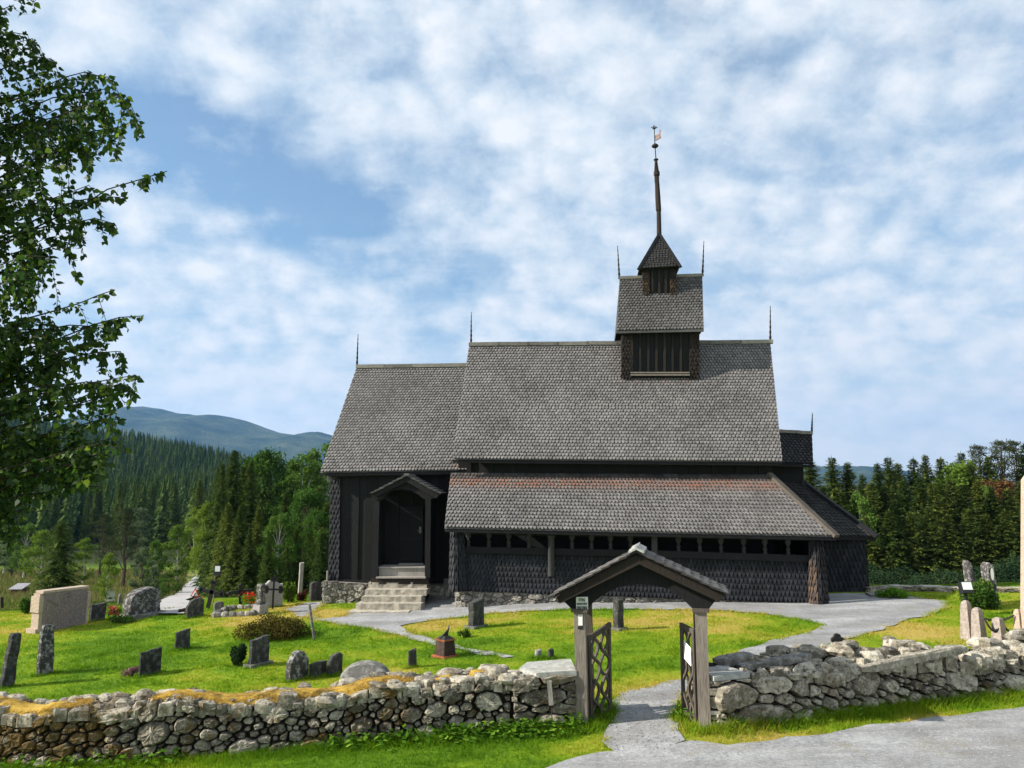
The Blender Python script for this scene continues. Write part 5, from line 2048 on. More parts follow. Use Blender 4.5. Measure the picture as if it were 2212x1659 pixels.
# low wall behind the right lawn
pw = [G(1874, 1280), G(1950, 1277), G(2060, 1279), G(2230, 1281), G(2420, 1284)]
BW = Run(pw, .05)
mb = MB()
bw = thing('stone_wall', 'low dry stone wall at the far edge of the right lawn', 'stone wall', BW.pt(3, 0, 0))
masonry(mb, lambda s, t, d: BW.pt(s, t * .42, d), BW.L, .5, 2.2, [(.3, 20), (.2, 50), (.12, 60)], 61, .01, .04, .15, .8)
mb.build('masonry', MAT['stonewall2'], bw)
mb = MB()
for i in range(24):
    s0, s1 = BW.L * i / 24, BW.L * (i + 1) / 24
    h = .19 + rnd.uniform(0, .03)
    mb.cur = rnd.random()
    mb.add([BW.pt(s, t, d) for s, t, d in ((s0, h, .02), (s1, h, .02), (s1, h, -.4), (s0, h, -.4), (s0, h - .1, .02), (s1, h - .1, .02))], [[0, 1, 2, 3], [4, 5, 1, 0]])
mb.build('top_course', MAT['stonewall2'], bw)

# ---- road furniture on the left
def pole(name, label, cat, u, vb, vt, depth=None, r=.03, mat='galv'):
    b = G(u, vb) if depth is None else None
    if depth is not None:
        p = at_depth(u, vt, depth)
        b = np.array([p[0], depth, hz(p[0], depth)])
    t = at_depth(u, vt, b[1])
    o = thing(name, label, cat, b)
    mb = MB()
    mb.tube([b - EZ * .2, np.array([b[0], b[1], t[2]])], r, 7)
    mb.build('pole', MAT[mat], o)
    return o, b, t


o, b, t = pole('road_sign', 'round road signs seen from the back on a steel pole by the left field', 'road sign', 239, 1272, 1272, 40, .035)
sg = 40 / F
for dv in (1284, 1300):
    p = at_depth(239, dv, 39.95)
    mb = MB()
    mb.lathe(p, [(0, 9.5 * sg), (.02, 9.5 * sg)], 20, (0, -1, 0))
    mb.build('sign_disc', MAT['galv'], o)
o, b, t = pole('warning_sign', 'red bordered triangular road bend warning sign beside the asphalt road', 'road sign', 421.5, 1300, 1275, 36, .03)
sg = 36 / F
p = at_depth(421.5, 1282, 35.9)
for (q, y, m) in ((1.0, 0, 'red'), (.62, -.012, 'white')):
    mb = MB()
    h = 11.5 * sg * q
    c = p + np.array([0, y, -1.6 * sg * (1 - q) * 0])
    mb.prism([c + np.array([-h, 0, -h * .75]), c + np.array([h, 0, -h * .75]), c + np.array([0, 0, h * 1.0])], (0, -.01, 0))
    mb.build('triangle' if q == 1 else 'face', MAT[m], o)
mb = MB()
mb.tube([p + np.array([-.02, -.03, -.1]), p + np.array([-.02, -.03, -.02]), p + np.array([.06, -.03, .03])], .018, 5)
mb.build('bend_symbol', MAT['ink'], o)
o, b, t = pole('bus_stop_sign', 'bus stop sign, black panel with white sheet on a thin pole before the spruces', 'bus stop', 465, 1302, 1226, 30, .025, 'post')
sg = 30 / F
p = at_depth(470, 1232, 29.95)
mb = MB()
mb.box(p, (1, 0, 0), (0, 1, 0), (0, 0, 1), 12 * sg / 2 + .02, .03, 18 * sg / 2 + .02)
mb.build('panel', MAT['black'], o)
mb = MB()
mb.box(p + np.array([.01, -.035, .06]), (1, 0, 0), (0, 1, 0), (0, 0, 1), 10.5 * sg / 2, .004, 11 * sg / 2)
sh_ = mb.build('sheet', MAT['white'], o)
b = G(6, 1318)
mb = MB()
mb.tube([b - EZ * .2, at_depth(4, 1290, b[1])], .06, 7)
tag(mb.build('fence_post', MAT['tarbrown'], at=b), 'dark wooden fence post at the far left edge of the field', 'post')
# hut in the field
p = at_depth(41, 1280, 62)
b = np.array([p[0], 62, hz(p[0], 62)])
hut = thing('hut', 'tiny dark hut with a grey lean roof out in the left meadow', 'hut', b)
s = 62 / F
zt = at_depth(41, 1270, 62)[2]
mb = MB()
mb.abox(b[0] - 12 * s, b[0] + 12 * s, 61.7, 62.6, b[2] - .2, zt)
mb.build('wall', MAT['hutwall'], hut)
mb = MB()
mb.add([(b[0] - 14.5 * s, 61.5, zt - .02), (b[0] + 14.5 * s, 61.5, zt - .02), (b[0] + 14 * s, 62.6, zt + .30), (b[0] - 14 * s, 62.6, zt + .30), (b[0] - 14.5 * s, 61.5, zt - .08), (b[0] + 14.5 * s, 61.5, zt - .08)], [[0, 1, 2, 3], [4, 5, 1, 0]])
mb.build('roof', MAT['hutroof'], hut)
# wooden kerb log near the road
a, c = G(385, 1327), G(405, 1325)
mb = rough_slab('log', a + EZ * .08, c + EZ * .08, .18, .18, None, 12)
tag(mb.build('timber_log', MAT['tarbrown'], at=a), 'dark timber log lying at the grass edge beside the road', 'log')
# ------------------------------------------------------------------ foliage builders (arrays of small leaf faces)
def unit(v):
    return v / (np.linalg.norm(v, axis=-1, keepdims=True) + 1e-9)


def kites(P, D, S, L, W):
    """kite leaves at P along D with sideways S"""
    return np.stack([P, P + D * (L * .45)[:, None] + S * (W * .5)[:, None], P + D * L[:, None], P + D * (L * .45)[:, None] - S * (W * .5)[:, None]], 1)


def spruce_arrays(h, r, seed, dens=1.0, size=.30, gap=0.36, ragged=.3, pw=.84, core=.40):
    g = np.random.default_rng(seed)
    V, T = [], []
    z = h * .05
    while z < h * .985:
        q = 1 - z / h
        nb = int(round((6 + 3 * q) * min(1.3, dens) + .3))
        for k in range(nb):
            az = g.uniform(0, 2 * math.pi)
            L = r * (q ** pw) * g.uniform(1 - ragged * 1.6, 1 + ragged * .6) + .04
            if q > .93:
                L *= .75
            n_ = max(4, int((8 + 26 * q) * dens * (.3 / size)))
            t = g.uniform(.12, 1, n_) ** .8
            rise = .30 - .70 * min(1, q * 1.8)
            zz = z + g.uniform(-.5, .5) * gap + L * (rise * t - .28 * t * t * (q > .25) + .12 * t ** 3)
            spread = (1.05 - t * .8) * L * .30
            off = g.normal(0, .5, n_) * spread
            c, s = math.cos(az), math.sin(az)
            P = np.stack([c * L * t - s * off, s * L * t + c * off, zz - np.abs(off) * .25 + g.normal(0, .04, n_)], 1)
            a2 = az + g.normal(0, .55, n_) + np.sign(off) * .45
            D = unit(np.stack([np.cos(a2), np.sin(a2), g.uniform(-.75, .05, n_) + .35 * (q < .2)], 1))
            S = unit(np.cross(D, np.stack([g.normal(0, .5, n_), g.normal(0, .5, n_), np.ones(n_)], 1)))
            LL = size * g.uniform(.6, 1.25, n_) * (.38 + .75 * q)
            V.append(kites(P, D, S, LL, LL * g.uniform(.32, .5, n_)))
            bt = g.uniform(.1, .7)
            T.append(np.clip(bt + g.normal(0, .14, n_) + .1 * t, 0, 1))
        z += gap * g.uniform(.7, 1.2) * (.26 + .85 * q)
    # added core cones: an opaque, shadowed interior so the crown is not see-through
    for i in range(15):
        z0 = h * (.05 + .06 * i)
        z1 = min(h * .985, z0 + h * .11)
        r0 = r * ((1 - z0 / h) ** pw) * core
        m = 11
        a = np.arange(m) * 2 * math.pi / m + g.uniform(0, 6)
        rr, r2 = r0 * g.uniform(.5, 1.2, m), r0 * g.uniform(.7, 1.7, m)
        A = np.stack([np.cos(a) * rr, np.sin(a) * rr, z0 + g.uniform(-.2, .3, m)], 1)
        B = np.stack([np.cos(a + math.pi / m) * r2, np.sin(a + math.pi / m) * r2, z0 - g.uniform(-.1, .6, m)], 1)
        C = np.roll(A, -1, 0)
        V.append(np.stack([np.tile([0, 0, z1], (m, 1)), A, B, C], 1))
        T.append(g.uniform(.0, .75, m))
    k = 5
    P = np.stack([np.zeros(k), np.zeros(k), h * np.linspace(.93, .97, k)], 1)
    D = unit(np.stack([g.normal(0, .12, k), g.normal(0, .12, k), np.ones(k)], 1))
    S = unit(np.cross(D, g.normal(0, 1, (k, 3))))
    V.append(kites(P, D, S, np.full(k, h * .045), np.full(k, h * .008)))
    T.append(np.full(k, .6))
    return np.concatenate(V), np.concatenate(T)


def broad_arrays(h, r, seed, n=6500, size=.20, low=.22, clumps=34, droop=0.0, slim=1.0):
    g = np.random.default_rng(seed)
    V, T = [], []
    cz = h * (low + 1) / 2
    hh = h * (1 - low) / 2
    cs = []
    for k in range(clumps):
        zt = g.uniform(-1, 1)
        rad = r * math.sqrt(max(.05, 1 - abs(zt) ** 2.2)) * (1 if zt < .2 else slim)
        a = g.uniform(0, 2 * math.pi)
        q = g.uniform(.25, .95)
        cs.append((math.cos(a) * rad * q, math.sin(a) * rad * q, cz + zt * hh * .93, g.uniform(.16, .30) * r * 1.15, g.uniform(.1, .9)))
    for (x, y, z, cr, tn) in cs:
        n_ = n // clumps
        d = unit(g.normal(0, 1, (n_, 3)))
        rr = cr * g.uniform(.15, 1, n_) ** .5
        P = np.array([x, y, z]) + d * rr[:, None] * np.array([1, 1, .8 + droop])
        if droop:
            P[:, 2] -= g.exponential(droop * .5, n_)
        D = unit(g.normal(0, 1, (n_, 3)) + np.array([0, 0, -.4]))
        S = unit(np.cross(D, g.normal(0, 1, (n_, 3))))
        LL = size * g.uniform(.6, 1.3, n_)
        V.append(kites(P, D, S, LL, LL * g.uniform(.55, .85, n_)))
        T.append(np.clip(tn * .6 + .2 + g.normal(0, .17, n_), 0, 1))
    return np.concatenate(V), np.concatenate(T), cs


def pine_arrays(h, r, seed, n=5600, size=.24, low=.38):
    g = np.random.default_rng(seed)
    V, T, cs = [], [], []
    for k in range(34):
        z = h * (low + (.985 - low) * (k + g.uniform(0, 1)) / 34)
        q = 1 - (z / h - low) / (1 - low)
        a = g.uniform(0, 2 * math.pi)
        rad = r * (.06 + .94 * q ** .8) * g.uniform(.35, 1)
        c = (math.cos(a) * rad, math.sin(a) * rad, z)
        cs.append(c)
        n_ = n // 34
        d = g.normal(0, 1, (n_, 3)) * np.array([.26, .26, .11]) * r * (.35 + .65 * q)
        P = np.array(c) + d
        D = unit(g.normal(0, 1, (n_, 3)) + np.array([0, 0, .5]))
        S = unit(np.cross(D, g.normal(0, 1, (n_, 3))))
        LL = size * g.uniform(.6, 1.2, n_)
        V.append(kites(P, D, S, LL, LL * .3))
        T.append(np.clip(g.uniform(.2, .8) + g.normal(0, .15, n_), 0, 1))
    return np.concatenate(V), np.concatenate(T), cs


def trunk_mb(h, r0, cs=None, seed=0, top=.95, lean=0.0):
    q = random.Random(seed)
    mb = MB()
    k = 7
    pts = [np.array([q.uniform(-.04, .04) * h * .2 * (i > 0) + lean * i, q.uniform(-.04, .04) * h * .2 * (i > 0), h * top * i / k - (.4 if i == 0 else 0)]) for i in range(k + 1)]
    mb.tube(pts, [r0 * (1 - .9 * i / k) * (1.35 if i == 0 else 1) for i in range(k + 1)], 7)
    if cs:
        for c in cs[::2]:
            c = np.array(c[:3])
            zs = max(h * .12, c[2] * .72 - .2)
            i = min(k - 1, int(zs / (h * top) * k))
            st = pts[i] + (pts[i + 1] - pts[i]) * .5
            mb.tube([st, (st + c) / 2 + np.array([0, 0, .05 * h]), c], [r0 * .35, r0 * .2, r0 * .07], 5, False)
    return mb


PROTO = {}


def proto(kind, h, mat, bark, arrs, r0, cs=None, seed=0, top=.95):
    PROTO[kind] = (h, mat, bark, arrs, r0, cs, seed, top)


sp1 = spruce_arrays(12, 2.3, 1, 1.45, .38, .34)
sp2 = spruce_arrays(12, 1.9, 2, 1.45, .38, .34, .4)
sp3 = spruce_arrays(12, 2.7, 3, 1.6, .40, .36, .35)
proto('spruce_a', 12, 'spruce', 'bark_s', sp1, .2, None, 1)
proto('spruce_b', 12, 'spruce', 'bark_s', sp2, .2, None, 2)
proto('spruce_c', 12, 'spruce', 'bark_s', sp3, .2, None, 3)
proto('spruce_d', 12, 'spruce', 'bark_s', spruce_arrays(12, 3.7, 13, 2.3, .42, .34, .22, .62), .25, None, 13)
v, t, cs = broad_arrays(10, 2.3, 4, 8200, .21, .16, 44, .25, .8)
proto('birch', 10, 'broad', 'bark_b', (v, t), .14, cs, 4, .9)
v, t, cs = broad_arrays(10, 2.9, 5, 9500, .23, .12, 52, .1)
proto('maple', 10, 'broad', 'bark_s', (v, t), .2, cs, 5, .85)
v, t, cs = broad_arrays(8, 1.7, 6, 5200, .17, .14, 36, .2, .75)
proto('light_birch', 8, 'broad_l', 'bark_b', (v, t), .09, cs, 6, .9)
v, t, cs = broad_arrays(8, 1.8, 7, 5600, .17, .12, 34, .0, .8)
proto('willow', 8, 'broad_g', 'bark_s', (v, t), .1, cs, 7, .85)
v, t, cs = pine_arrays(14, 2.2, 8)
proto('pine', 14, 'pine', 'bark_s', (v, t), .2, cs, 8, .97)
v, t, cs = broad_arrays(8, 1.7, 9, 4200, .18, .25, 28, .1)
proto('rowan', 8, 'rowan', 'bark_s', (v, t), .1, cs, 9, .9)
v, t, cs = broad_arrays(3, 1.6, 11, 8500, .075, .02, 46, 0)
proto('dark_shrub', 3, 'broad_d', 'bark_s', (v, t), .05, cs, 11, .8)
v, t, cs = broad_arrays(3, 1.5, 10, 5200, .095, .02, 36, 0)
proto('shrub', 3, 'broad', 'bark_s', (v, t), .05, cs, 10, .8)
MADE = {}


def tree(kind, name, label, cat, u, vtop, depth, group=None, wide=1.0, hmin=None):
    top = at_depth(u, vtop, depth)
    bz = hz(top[0], depth)
    hgt = max(hmin or 0.5, top[2] - bz)
    h, mat, bark, (V, T), r0, cs, seed, tp = PROTO[kind]
    if kind not in MADE:
        root = thing(name, label, cat, (0, 0, 0), group)
        polys('crown', V, MAT[mat], root, tint=T)
        trunk_mb(h, r0, cs, seed, tp).build('trunk', MAT[bark], root)
        MADE[kind] = root
    else:
        root = copy_tree(MADE[kind])
        root.name = name
        tag(root, label, cat)
        if group:
            root['group'] = group
        elif 'group' in root:
            del root['group']
    s = hgt / h
    root.location = (top[0], depth, bz)
    root.rotation_euler = (0, 0, rnd.uniform(0, 6.28))
    wide *= (1.3 if u < 1500 else 1.75) if kind.startswith('spruce') else 1.1
    root.scale = (s * wide * rnd.uniform(.93, 1.07), s * wide * rnd.uniform(.93, 1.07), s)
    return root


# ---- trees left of the church, behind the churchyard
GL = 'spruces in the dense stand left of the church'
for i, (u, v, d, k, w) in enumerate([(508, 970, 55, 'a', .9), (543, 994, 57, 'b', .9), (482, 997, 52, 'c', .5), (494, 1010, 58, 'b', .8), (472, 1006, 60, 'a', .5), (432, 1035, 112, 'b', 1.0), (527, 1004, 60, 'c', .8),
                                     (575, 1012, 64, 'a', 1.0), (617, 1063, 48, 'b', .85), (642, 1078, 52, 'a', .9), (690, 1050, 50, 'c', .9), (494, 1085, 46, 'c', .75), (482, 1105, 47, 'a', .7), (520, 1090, 45, 'a', .9), (560, 1095, 46, 'c', .8),
                                     (598, 1120, 44, 'b', 1.0), (640, 1140, 43, 'c', .9), (672, 1120, 45, 'a', 1.0), (706, 1085, 44, 'c', .9), (540, 1140, 42, 'b', 1.0), (510, 1135, 43, 'b', 1.0), (580, 1165, 41, 'a', 1.0), (620, 1180, 41, 'c', .9), (695, 1150, 41, 'a', 1.0)]):
    lab = {0: 'tallest pointed spruce of the stand between the road and the church', 2: 'broad dark spruce at the left of the stand beside the road bend'}.get(i, 'dark green spruce in the dense stand left of the church')
    tree('spruce_' + k, 'spruce_tree', lab, 'tree', u, v, d, None if i in (0, 2) else GL, w)
tree('maple', 'broadleaf_tree', 'tall round green broadleaf tree rising above the spruces', 'tree', 588, 966, 61, None, .8)
tree('birch', 'birch_tree', 'birch with hanging foliage close left of the choir gable', 'tree', 657, 982, 60, None, .85)
tree('birch', 'birch_tree', 'birch just behind the left eave of the church roof', 'tree', 708, 955, 66, None, .9)
tree('maple', 'broadleaf_tree', 'yellow-green rounded tree low in front of the birches by the church wall', 'tree', 660, 1050, 47, None, .82)
tree('birch', 'birch_tree', 'birch half hidden between the rounded trees left of the church', 'tree', 622, 1010, 63, None, .8)
tree('light_birch', 'birch_tree', 'pale green birch leaning over the road bend', 'tree', 446, 1076, 60, None, .62)
tree('light_birch', 'birch_tree', 'upper pale birch tuft against the broad spruce by the road bend', 'tree', 424, 1092, 100, None, .9)
tree('light_birch', 'birch_tree', 'smaller pale birch left of the road bend', 'tree', 388, 1128, 84, None, 1.2)
tree('birch', 'birch_tree', 'leafy birch low in front of the spruces, left of the choir corner', 'tree', 604, 1108, 42, None, .95)
tree('maple', 'broadleaf_tree', 'fresh green broadleaf tree against the shingled choir corner', 'tree', 694, 1098, 44, None, .8)
# ---- left middle distance
tree('spruce_d', 'spruce_tree', 'wide dark spruce right behind the pale memorial', 'tree', 133, 1126, 36, None, .95)
tree('light_birch', 'birch_tree', 'bright birch sapling group in the meadow beside the round road signs', 'tree', 236, 1190, 40, None, 1.0)
tree('willow', 'willow_tree', 'grey-green bushy tree above the boulder tomb', 'tree', 311, 1180, 42, None, 1.1)
tree('pine', 'pine_tree', 'brownish pine standing behind the meadow birch', 'tree', 276, 1095, 72, None, 1.5)
tree('pine', 'pine_tree', 'slender pine with bare lower trunk left of the brownish pine', 'tree', 226, 1108, 84, None, 1.5)
tree('willow', 'willow_tree', 'pale willow on the wood edge above the grey-green tree', 'tree', 303, 1095, 92, None, 1.2)
tree('light_birch', 'birch_tree', 'small bright birch with a thin white trunk at the wood edge', 'tree', 186, 1158, 78, None, 1.2)
tree('birch', 'birch_tree', 'birch at the field edge left of the dark memorial spruce', 'tree', 60, 1130, 88, None, 1.15)
tree('light_birch', 'birch_tree', 'yellowish birch directly left of the dark memorial spruce', 'tree', 96, 1140, 76, None, 1.3)
tree('birch', 'birch_tree', 'dark birch at the left frame edge behind the field', 'tree', 18, 1118, 96, None, 1.2)
tree('willow', 'willow_tree', 'greyish willow beyond the field behind the hut', 'tree', 34, 1150, 92, None, 1.2)
tree('birch', 'birch_tree', 'birch on the far side of the asphalt road', 'tree', 336, 1165, 62, None, .9)
tree('willow', 'willow_tree', 'low willow by the roadside left of the asphalt', 'tree', 335, 1222, 48, None, 1.2)
for i, (u, v, d) in enumerate([(352, 1268, 45), (352, 1250, 52), (366, 1236, 62), (462, 1268, 40), (340, 1290, 41)]):
    tree('shrub', 'roadside_shrub', ['yellowed shrub at the left road edge near the tomb', 'shrub with faded pink seed heads along the road', 'small shrub where the road disappears', 'scrubby bush right of the road behind the bus stop pole', 'green shrub above the lichened boulder tomb'][i], 'shrub', u, v, d, None, 1.3)
# ---- wood edge on the hillside: the nearest trees singly
GH = 'conifers along the lower edge of the hillside wood'
q = random.Random(12)
for i in range(64):
    d = q.uniform(140, 215)
    u = q.uniform(-80, 560)
    x = (u - CU) / F * d
    hh = q.uniform(8, 12)
    bz = hz(x, d)
    k = q.choice('abc')
    root = copy_tree(MADE['spruce_' + k])
    root.name = 'spruce_tree'
    tag(root, 'mid-sized conifer at the lower edge of the hillside wood', 'tree', GH)
    s = hh / 12
    root.location = (x, d, bz)
    root.rotation_euler = (0, 0, q.uniform(0, 6.28))
    root.scale = (s * q.uniform(.8, 1.1),) * 2 + (s,)
# ---- right hand forest
GR = 'dark spruces in the wood right of the church'
for i, (u, v, d, k, w) in enumerate([(1749, 992, 62, 'c', .9), (1797, 986, 66, 'a', .85), (1830, 998, 66, 'b', .9), (1862, 1026, 72, 'b', .9), (1894, 1000, 70, 'b', .8), (1917, 986, 72, 'a', .8), (1939, 1000, 74, 'b', .9), (1973, 989, 72, 'a', .85),
                                     (1998, 982, 74, 'b', .75), (2031, 989, 76, 'a', .8), (2076, 976, 78, 'a', .8), (2096, 1000, 72, 'b', .9), (2134, 985, 78, 'b', .9), (2212, 956, 80, 'a', .8),
                                     (1776, 1050, 60, 'b', .9), (1815, 1060, 60, 'c', .8), (1845, 1065, 62, 'a', .9), (1880, 1040, 62, 'c', .75), (1908, 1050, 62, 'b', .9), (1950, 1035, 62, 'c', .75), (1985, 1030, 64, 'a', .8), (2015, 1040, 62, 'c', .75), (2050, 1035, 64, 'b', .9), (2080, 1045, 62, 'a', .9), (2110, 1035, 64, 'c', .75), (2140, 1050, 62, 'b', .9), (2175, 1055, 62, 'a', .9), (2205, 1040, 64, 'c', .8), (2240, 1000, 66, 'a', .9),
                                     (1790, 1120, 54, 'a', .9), (1830, 1110, 54, 'c', .8), (1870, 1115, 54, 'b', 1.0), (1920, 1100, 54, 'a', .9), (1965, 1105, 54, 'c', .8), (2005, 1095, 54, 'b', 1.0), (2045, 1110, 54, 'a', .9), (2090, 1100, 54, 'c', .8), (2130, 1110, 54, 'b', 1.0), (2170, 1100, 54, 'a', .9), (2212, 1095, 54, 'c', .8), (2255, 1080, 56, 'a', 1.)]):
    lab = {1: 'pointed spruce against the sky nearest right of the church roof', 13: 'tall spruce at the extreme right of the skyline'}.get(i, 'dark spruce in the tall wood right of the church')
    tree('spruce_' + k, 'spruce_tree', lab, 'tree', u, v, d, None if i in (1, 13) else GR, w)
tree('pine', 'pine_tree', 'open-crowned pine on the right skyline, first from the left', 'tree', 2111, 957, 80, None, .95)
tree('pine', 'pine_tree', 'tall pine with sky showing through, middle of three on the right skyline', 'tree', 2158, 947, 80, None, .95)
tree('pine', 'pine_tree', 'pine close to the right frame edge on the skyline', 'tree', 2188, 947, 82, None, .9)
tree('light_birch', 'birch_tree', 'yellow-green birch top glowing above the right spruces', 'tree', 2055, 990, 74, None, 1.2)
tree('light_birch', 'birch_tree', 'pale thin birch beside the glowing birch top', 'tree', 2085, 985, 76, None, 1.0)
tree('light_birch', 'birch_tree', 'bright green birch lower down among the right spruces', 'tree', 2122, 1040, 66, None, .9)
tree('rowan', 'rowan_tree', 'reddish autumn rowan between the right skyline pines', 'tree', 2160, 1024, 70, None, 1.2)
tree('birch', 'birch_tree', 'fresh green birch beside the church hip roof', 'tree', 1856, 1062, 60, None, .8)
for i, (u, v, d) in enumerate([(1775, 1225, 46), (1815, 1238, 44), (1860, 1222, 46), (1905, 1240, 44), (1945, 1230, 45), (1985, 1243, 44), (2030, 1235, 45), (2075, 1240, 45), (2170, 1222, 46), (2205, 1205, 46), (2120, 1230, 46), (2240, 1200, 46)]):
    tree('dark_shrub', 'undergrowth_shrub', 'dark shrub at the foot of the right wood behind the low wall', 'shrub', u, v, d, 'shrubs at the foot of the right wood', 1.3)

# ---- the wood that covers the far hillside: one mass
lo = [spruce_arrays(12, 2.5, 20 + i, .34, .75, .85, .35, .86, .6) for i in range(4)]
q = np.random.default_rng(5)
VV, TT = [], []
cnt = 0
while cnt < 3600:
    d = 130 + 430 * q.uniform() ** .8
    u = q.uniform(-150, 760)
    x = (u - CU) / F * d
    if d < 215 and cnt % 3:
        cnt += 1
        continue
    h = q.uniform(8, 13.5)
    V, T = lo[q.integers(4)]
    a = q.uniform(0, 6.28)
    c, s = math.cos(a), math.sin(a)
    sc_ = h / 12
    w = sc_ * q.uniform(.85, 1.2)
    X = V[..., 0] * c - V[..., 1] * s
    Y = V[..., 0] * s + V[..., 1] * c
    VV.append(np.stack([X * w + x, Y * w + d, V[..., 2] * sc_ + hz(x, d) - .3], -1))
    TT.append(np.clip(T * .6 + q.uniform(-.1, .5), 0, 1))
    cnt += 1
tag(polys('hillside_forest', np.concatenate(VV), MAT['spruce_far'], tint=np.concatenate(TT)), kind='stuff', label='dense conifer forest covering the far hillside')
lo = spruce_arrays(12, 2.4, 31, .4, .6, .7, .4, .86, .55)
VV, TT = [], []
for i in range(170):
    d = q.uniform(84, 150)
    u = q.uniform(1640, 2420) if d < 120 else q.uniform(1500, 2450)
    x = (u - CU) / F * d
    sc_ = q.uniform(6.5, 10) / 12 * (.75 if u < 1880 else 1)
    a = q.uniform(0, 6.28)
    X = lo[0][..., 0] * math.cos(a) - lo[0][..., 1] * math.sin(a)
    Y = lo[0][..., 0] * math.sin(a) + lo[0][..., 1] * math.cos(a)
    VV.append(np.stack([X * sc_ + x, Y * sc_ + d, lo[0][..., 2] * sc_ + hz(x, d) - .3], -1))
    TT.append(np.clip(lo[1] * .6 + q.uniform(0, .4), 0, 1))
tag(polys('forest_interior', np.concatenate(VV), MAT['spruce_far'], tint=np.concatenate(TT)), kind='stuff', label='deeper conifer wood behind the front rows on the right')

# ---- far mountain
prof = [(-600, 985), (-200, 955), (60, 950), (180, 935), (255, 899), (285, 889), (320, 880), (350, 884), (380, 893), (410, 895), (440, 900), (468, 897), (500, 902), (530, 909), (560, 920), (590, 931), (620, 938), (650, 942), (675, 938), (700, 936), (740, 946), (800, 962), (1000, 1000),
        (1250, 1020), (1700, 1016), (1752, 1008), (1780, 1010), (1815, 1013), (1850, 1018), (1890, 1028), (2000, 1040), (2600, 1045)]
pu = np.array([p[0] for p in prof], float)
YM = 5000.0
pz = np.array([at_depth(u, v, YM)[2] for u, v in prof])
px = np.array([at_depth(u, v, YM)[0] for u, v in prof])
gx = np.linspace(px[0], px[-1], 420)
gy = np.concatenate([np.linspace(3000, 5000, 60), np.linspace(5100, 6500, 12)])
GXX, GYY = np.meshgrid(gx, gy)
rz = np.interp(GXX, px, pz)
fall = np.where(GYY <= YM, sstep(2900, YM, GYY) ** .9, 1 - sstep(YM, 7500, GYY))
MZ = rz * fall + (fbm(GXX, GYY, 420, 31, 5) - .5) * 150 * np.clip(1 - np.abs(GYY - YM) / 3000, 0, 1) * np.clip((YM - GYY) / 700, 0, 1) + (fbm(GXX, GYY, 60, 44, 3) - .5) * 12
idx = np.arange(MZ.size).reshape(MZ.shape)
me = bpy.data.meshes.new('mountain')
me.from_pydata(np.stack([GXX, GYY, MZ], -1).reshape(-1, 3).tolist(), [], np.stack([idx[:-1, :-1], idx[:-1, 1:], idx[1:, 1:], idx[1:, :-1]], -1).reshape(-1, 4).tolist())
n = NT('wooded_mountain')
f = n.math('ADD', n.math('MULTIPLY', n.noise(.09, 6, .7), .6), n.math('MULTIPLY', n.noise(.004, 5, .6), .5))
MAT['mountain'] = n.done(n.ramp(f, [(.44, (.004, .012, .010)), (.54, (.028, .05, .03)), (.66, (.11, .125, .065))]), 1, n.bump(n.noise(.12, 5, .7), 1.0, 9), .05)
me.materials.append(MAT['mountain'])
me.polygons.foreach_set('use_smooth', np.ones(len(me.polygons), bool))
me.update()
tag(link('mountain', me), kind='structure')
p = at_depth(322, 881, YM)
mast = thing('radio_mast', 'hair-thin radio mast on the far mountain top', 'mast', (p[0], YM, p[2] - 5))
mb = MB()
mb.tube([(p[0], YM, p[2] - 8), (p[0], YM, p[2] + 20)], [1.6, .7], 5)
mb.build('tower', MAT['galv'], mast)
# ------------------------------------------------------------------ lawn grass, weeds, shrubs in the churchyard
church_fp = [CL(690, 1300, 1.7), CL(930, 1300, 1.5), CL(985, 1300, -.1), CL(1792, 1300, -.15), CL(1880, 1300, 1.8)]
cf = [tuple(p[:2]) for p in church_fp] + [tuple(deep(church_fp[-1], 9)[:2]), tuple(deep(church_fp[0], 9)[:2])]


def allowed(x, y, edge=0.0):
    m = ~inside(x, y, PATH) & ~inside(x, y, ROAD) & ~inside(x, y, cf)
    for W_ in (LW, RW):
        for a, b in zip(W_.P, W_.P[1:]):
            d = (b - a) / np.linalg.norm(b - a)
            L = np.linalg.norm(b - a)
            s = (x - a[0]) * d[0] + (y - a[1]) * d[1]
            o = (x - a[0]) * -d[1] + (y - a[1]) * d[0]
            m &= ~((s > 0) & (s < L) & (o > .02) & (o < THK + .02))
    return m


def blades(x, y, z, hgt, wid, g, lean=.5, k=3):
    N = len(x)
    out, ii = [], []
    for j in range(k):
        a = g.uniform(0, 2 * math.pi, N)
        c, s = np.cos(a), np.sin(a)
        px, py = x + g.normal(0, .025, N), y + g.normal(0, .025, N)
        h = hgt * g.uniform(.6, 1.25, N)
        w = wid * g.uniform(.7, 1.2, N)
        lx, ly = g.normal(0, lean, N) * h, g.normal(0, lean, N) * h
        A = np.stack([px - c * w / 2, py - s * w / 2, z - .01], 1)
        B = np.stack([px + c * w / 2, py + s * w / 2, z - .01], 1)
        C = np.stack([px + lx, py + ly, z + h], 1)
        out.append(np.stack([A, B, C], 1))
        ii.append(np.arange(N))
    return np.concatenate(out), np.concatenate(ii)


n = NT('grass_blades')
f = n.math('ADD', n.attr('dry'), n.math('MULTIPLY', n.math('SUBTRACT', n.attr('tint'), .5), .5), clamp=True)
c = n.ramp(f, [(0.0, (0.085, 0.185, 0.009)), (0.35, (0.17, 0.285, 0.012)), (0.65, (0.28, 0.315, 0.026)), (1.0, (0.45, 0.35, 0.09))])
MAT['blades'] = n.leafy(c, .35, n.mix(1.0, c, (1.3, 1.35, .7), 'MULTIPLY'))

g = np.random.default_rng(3)
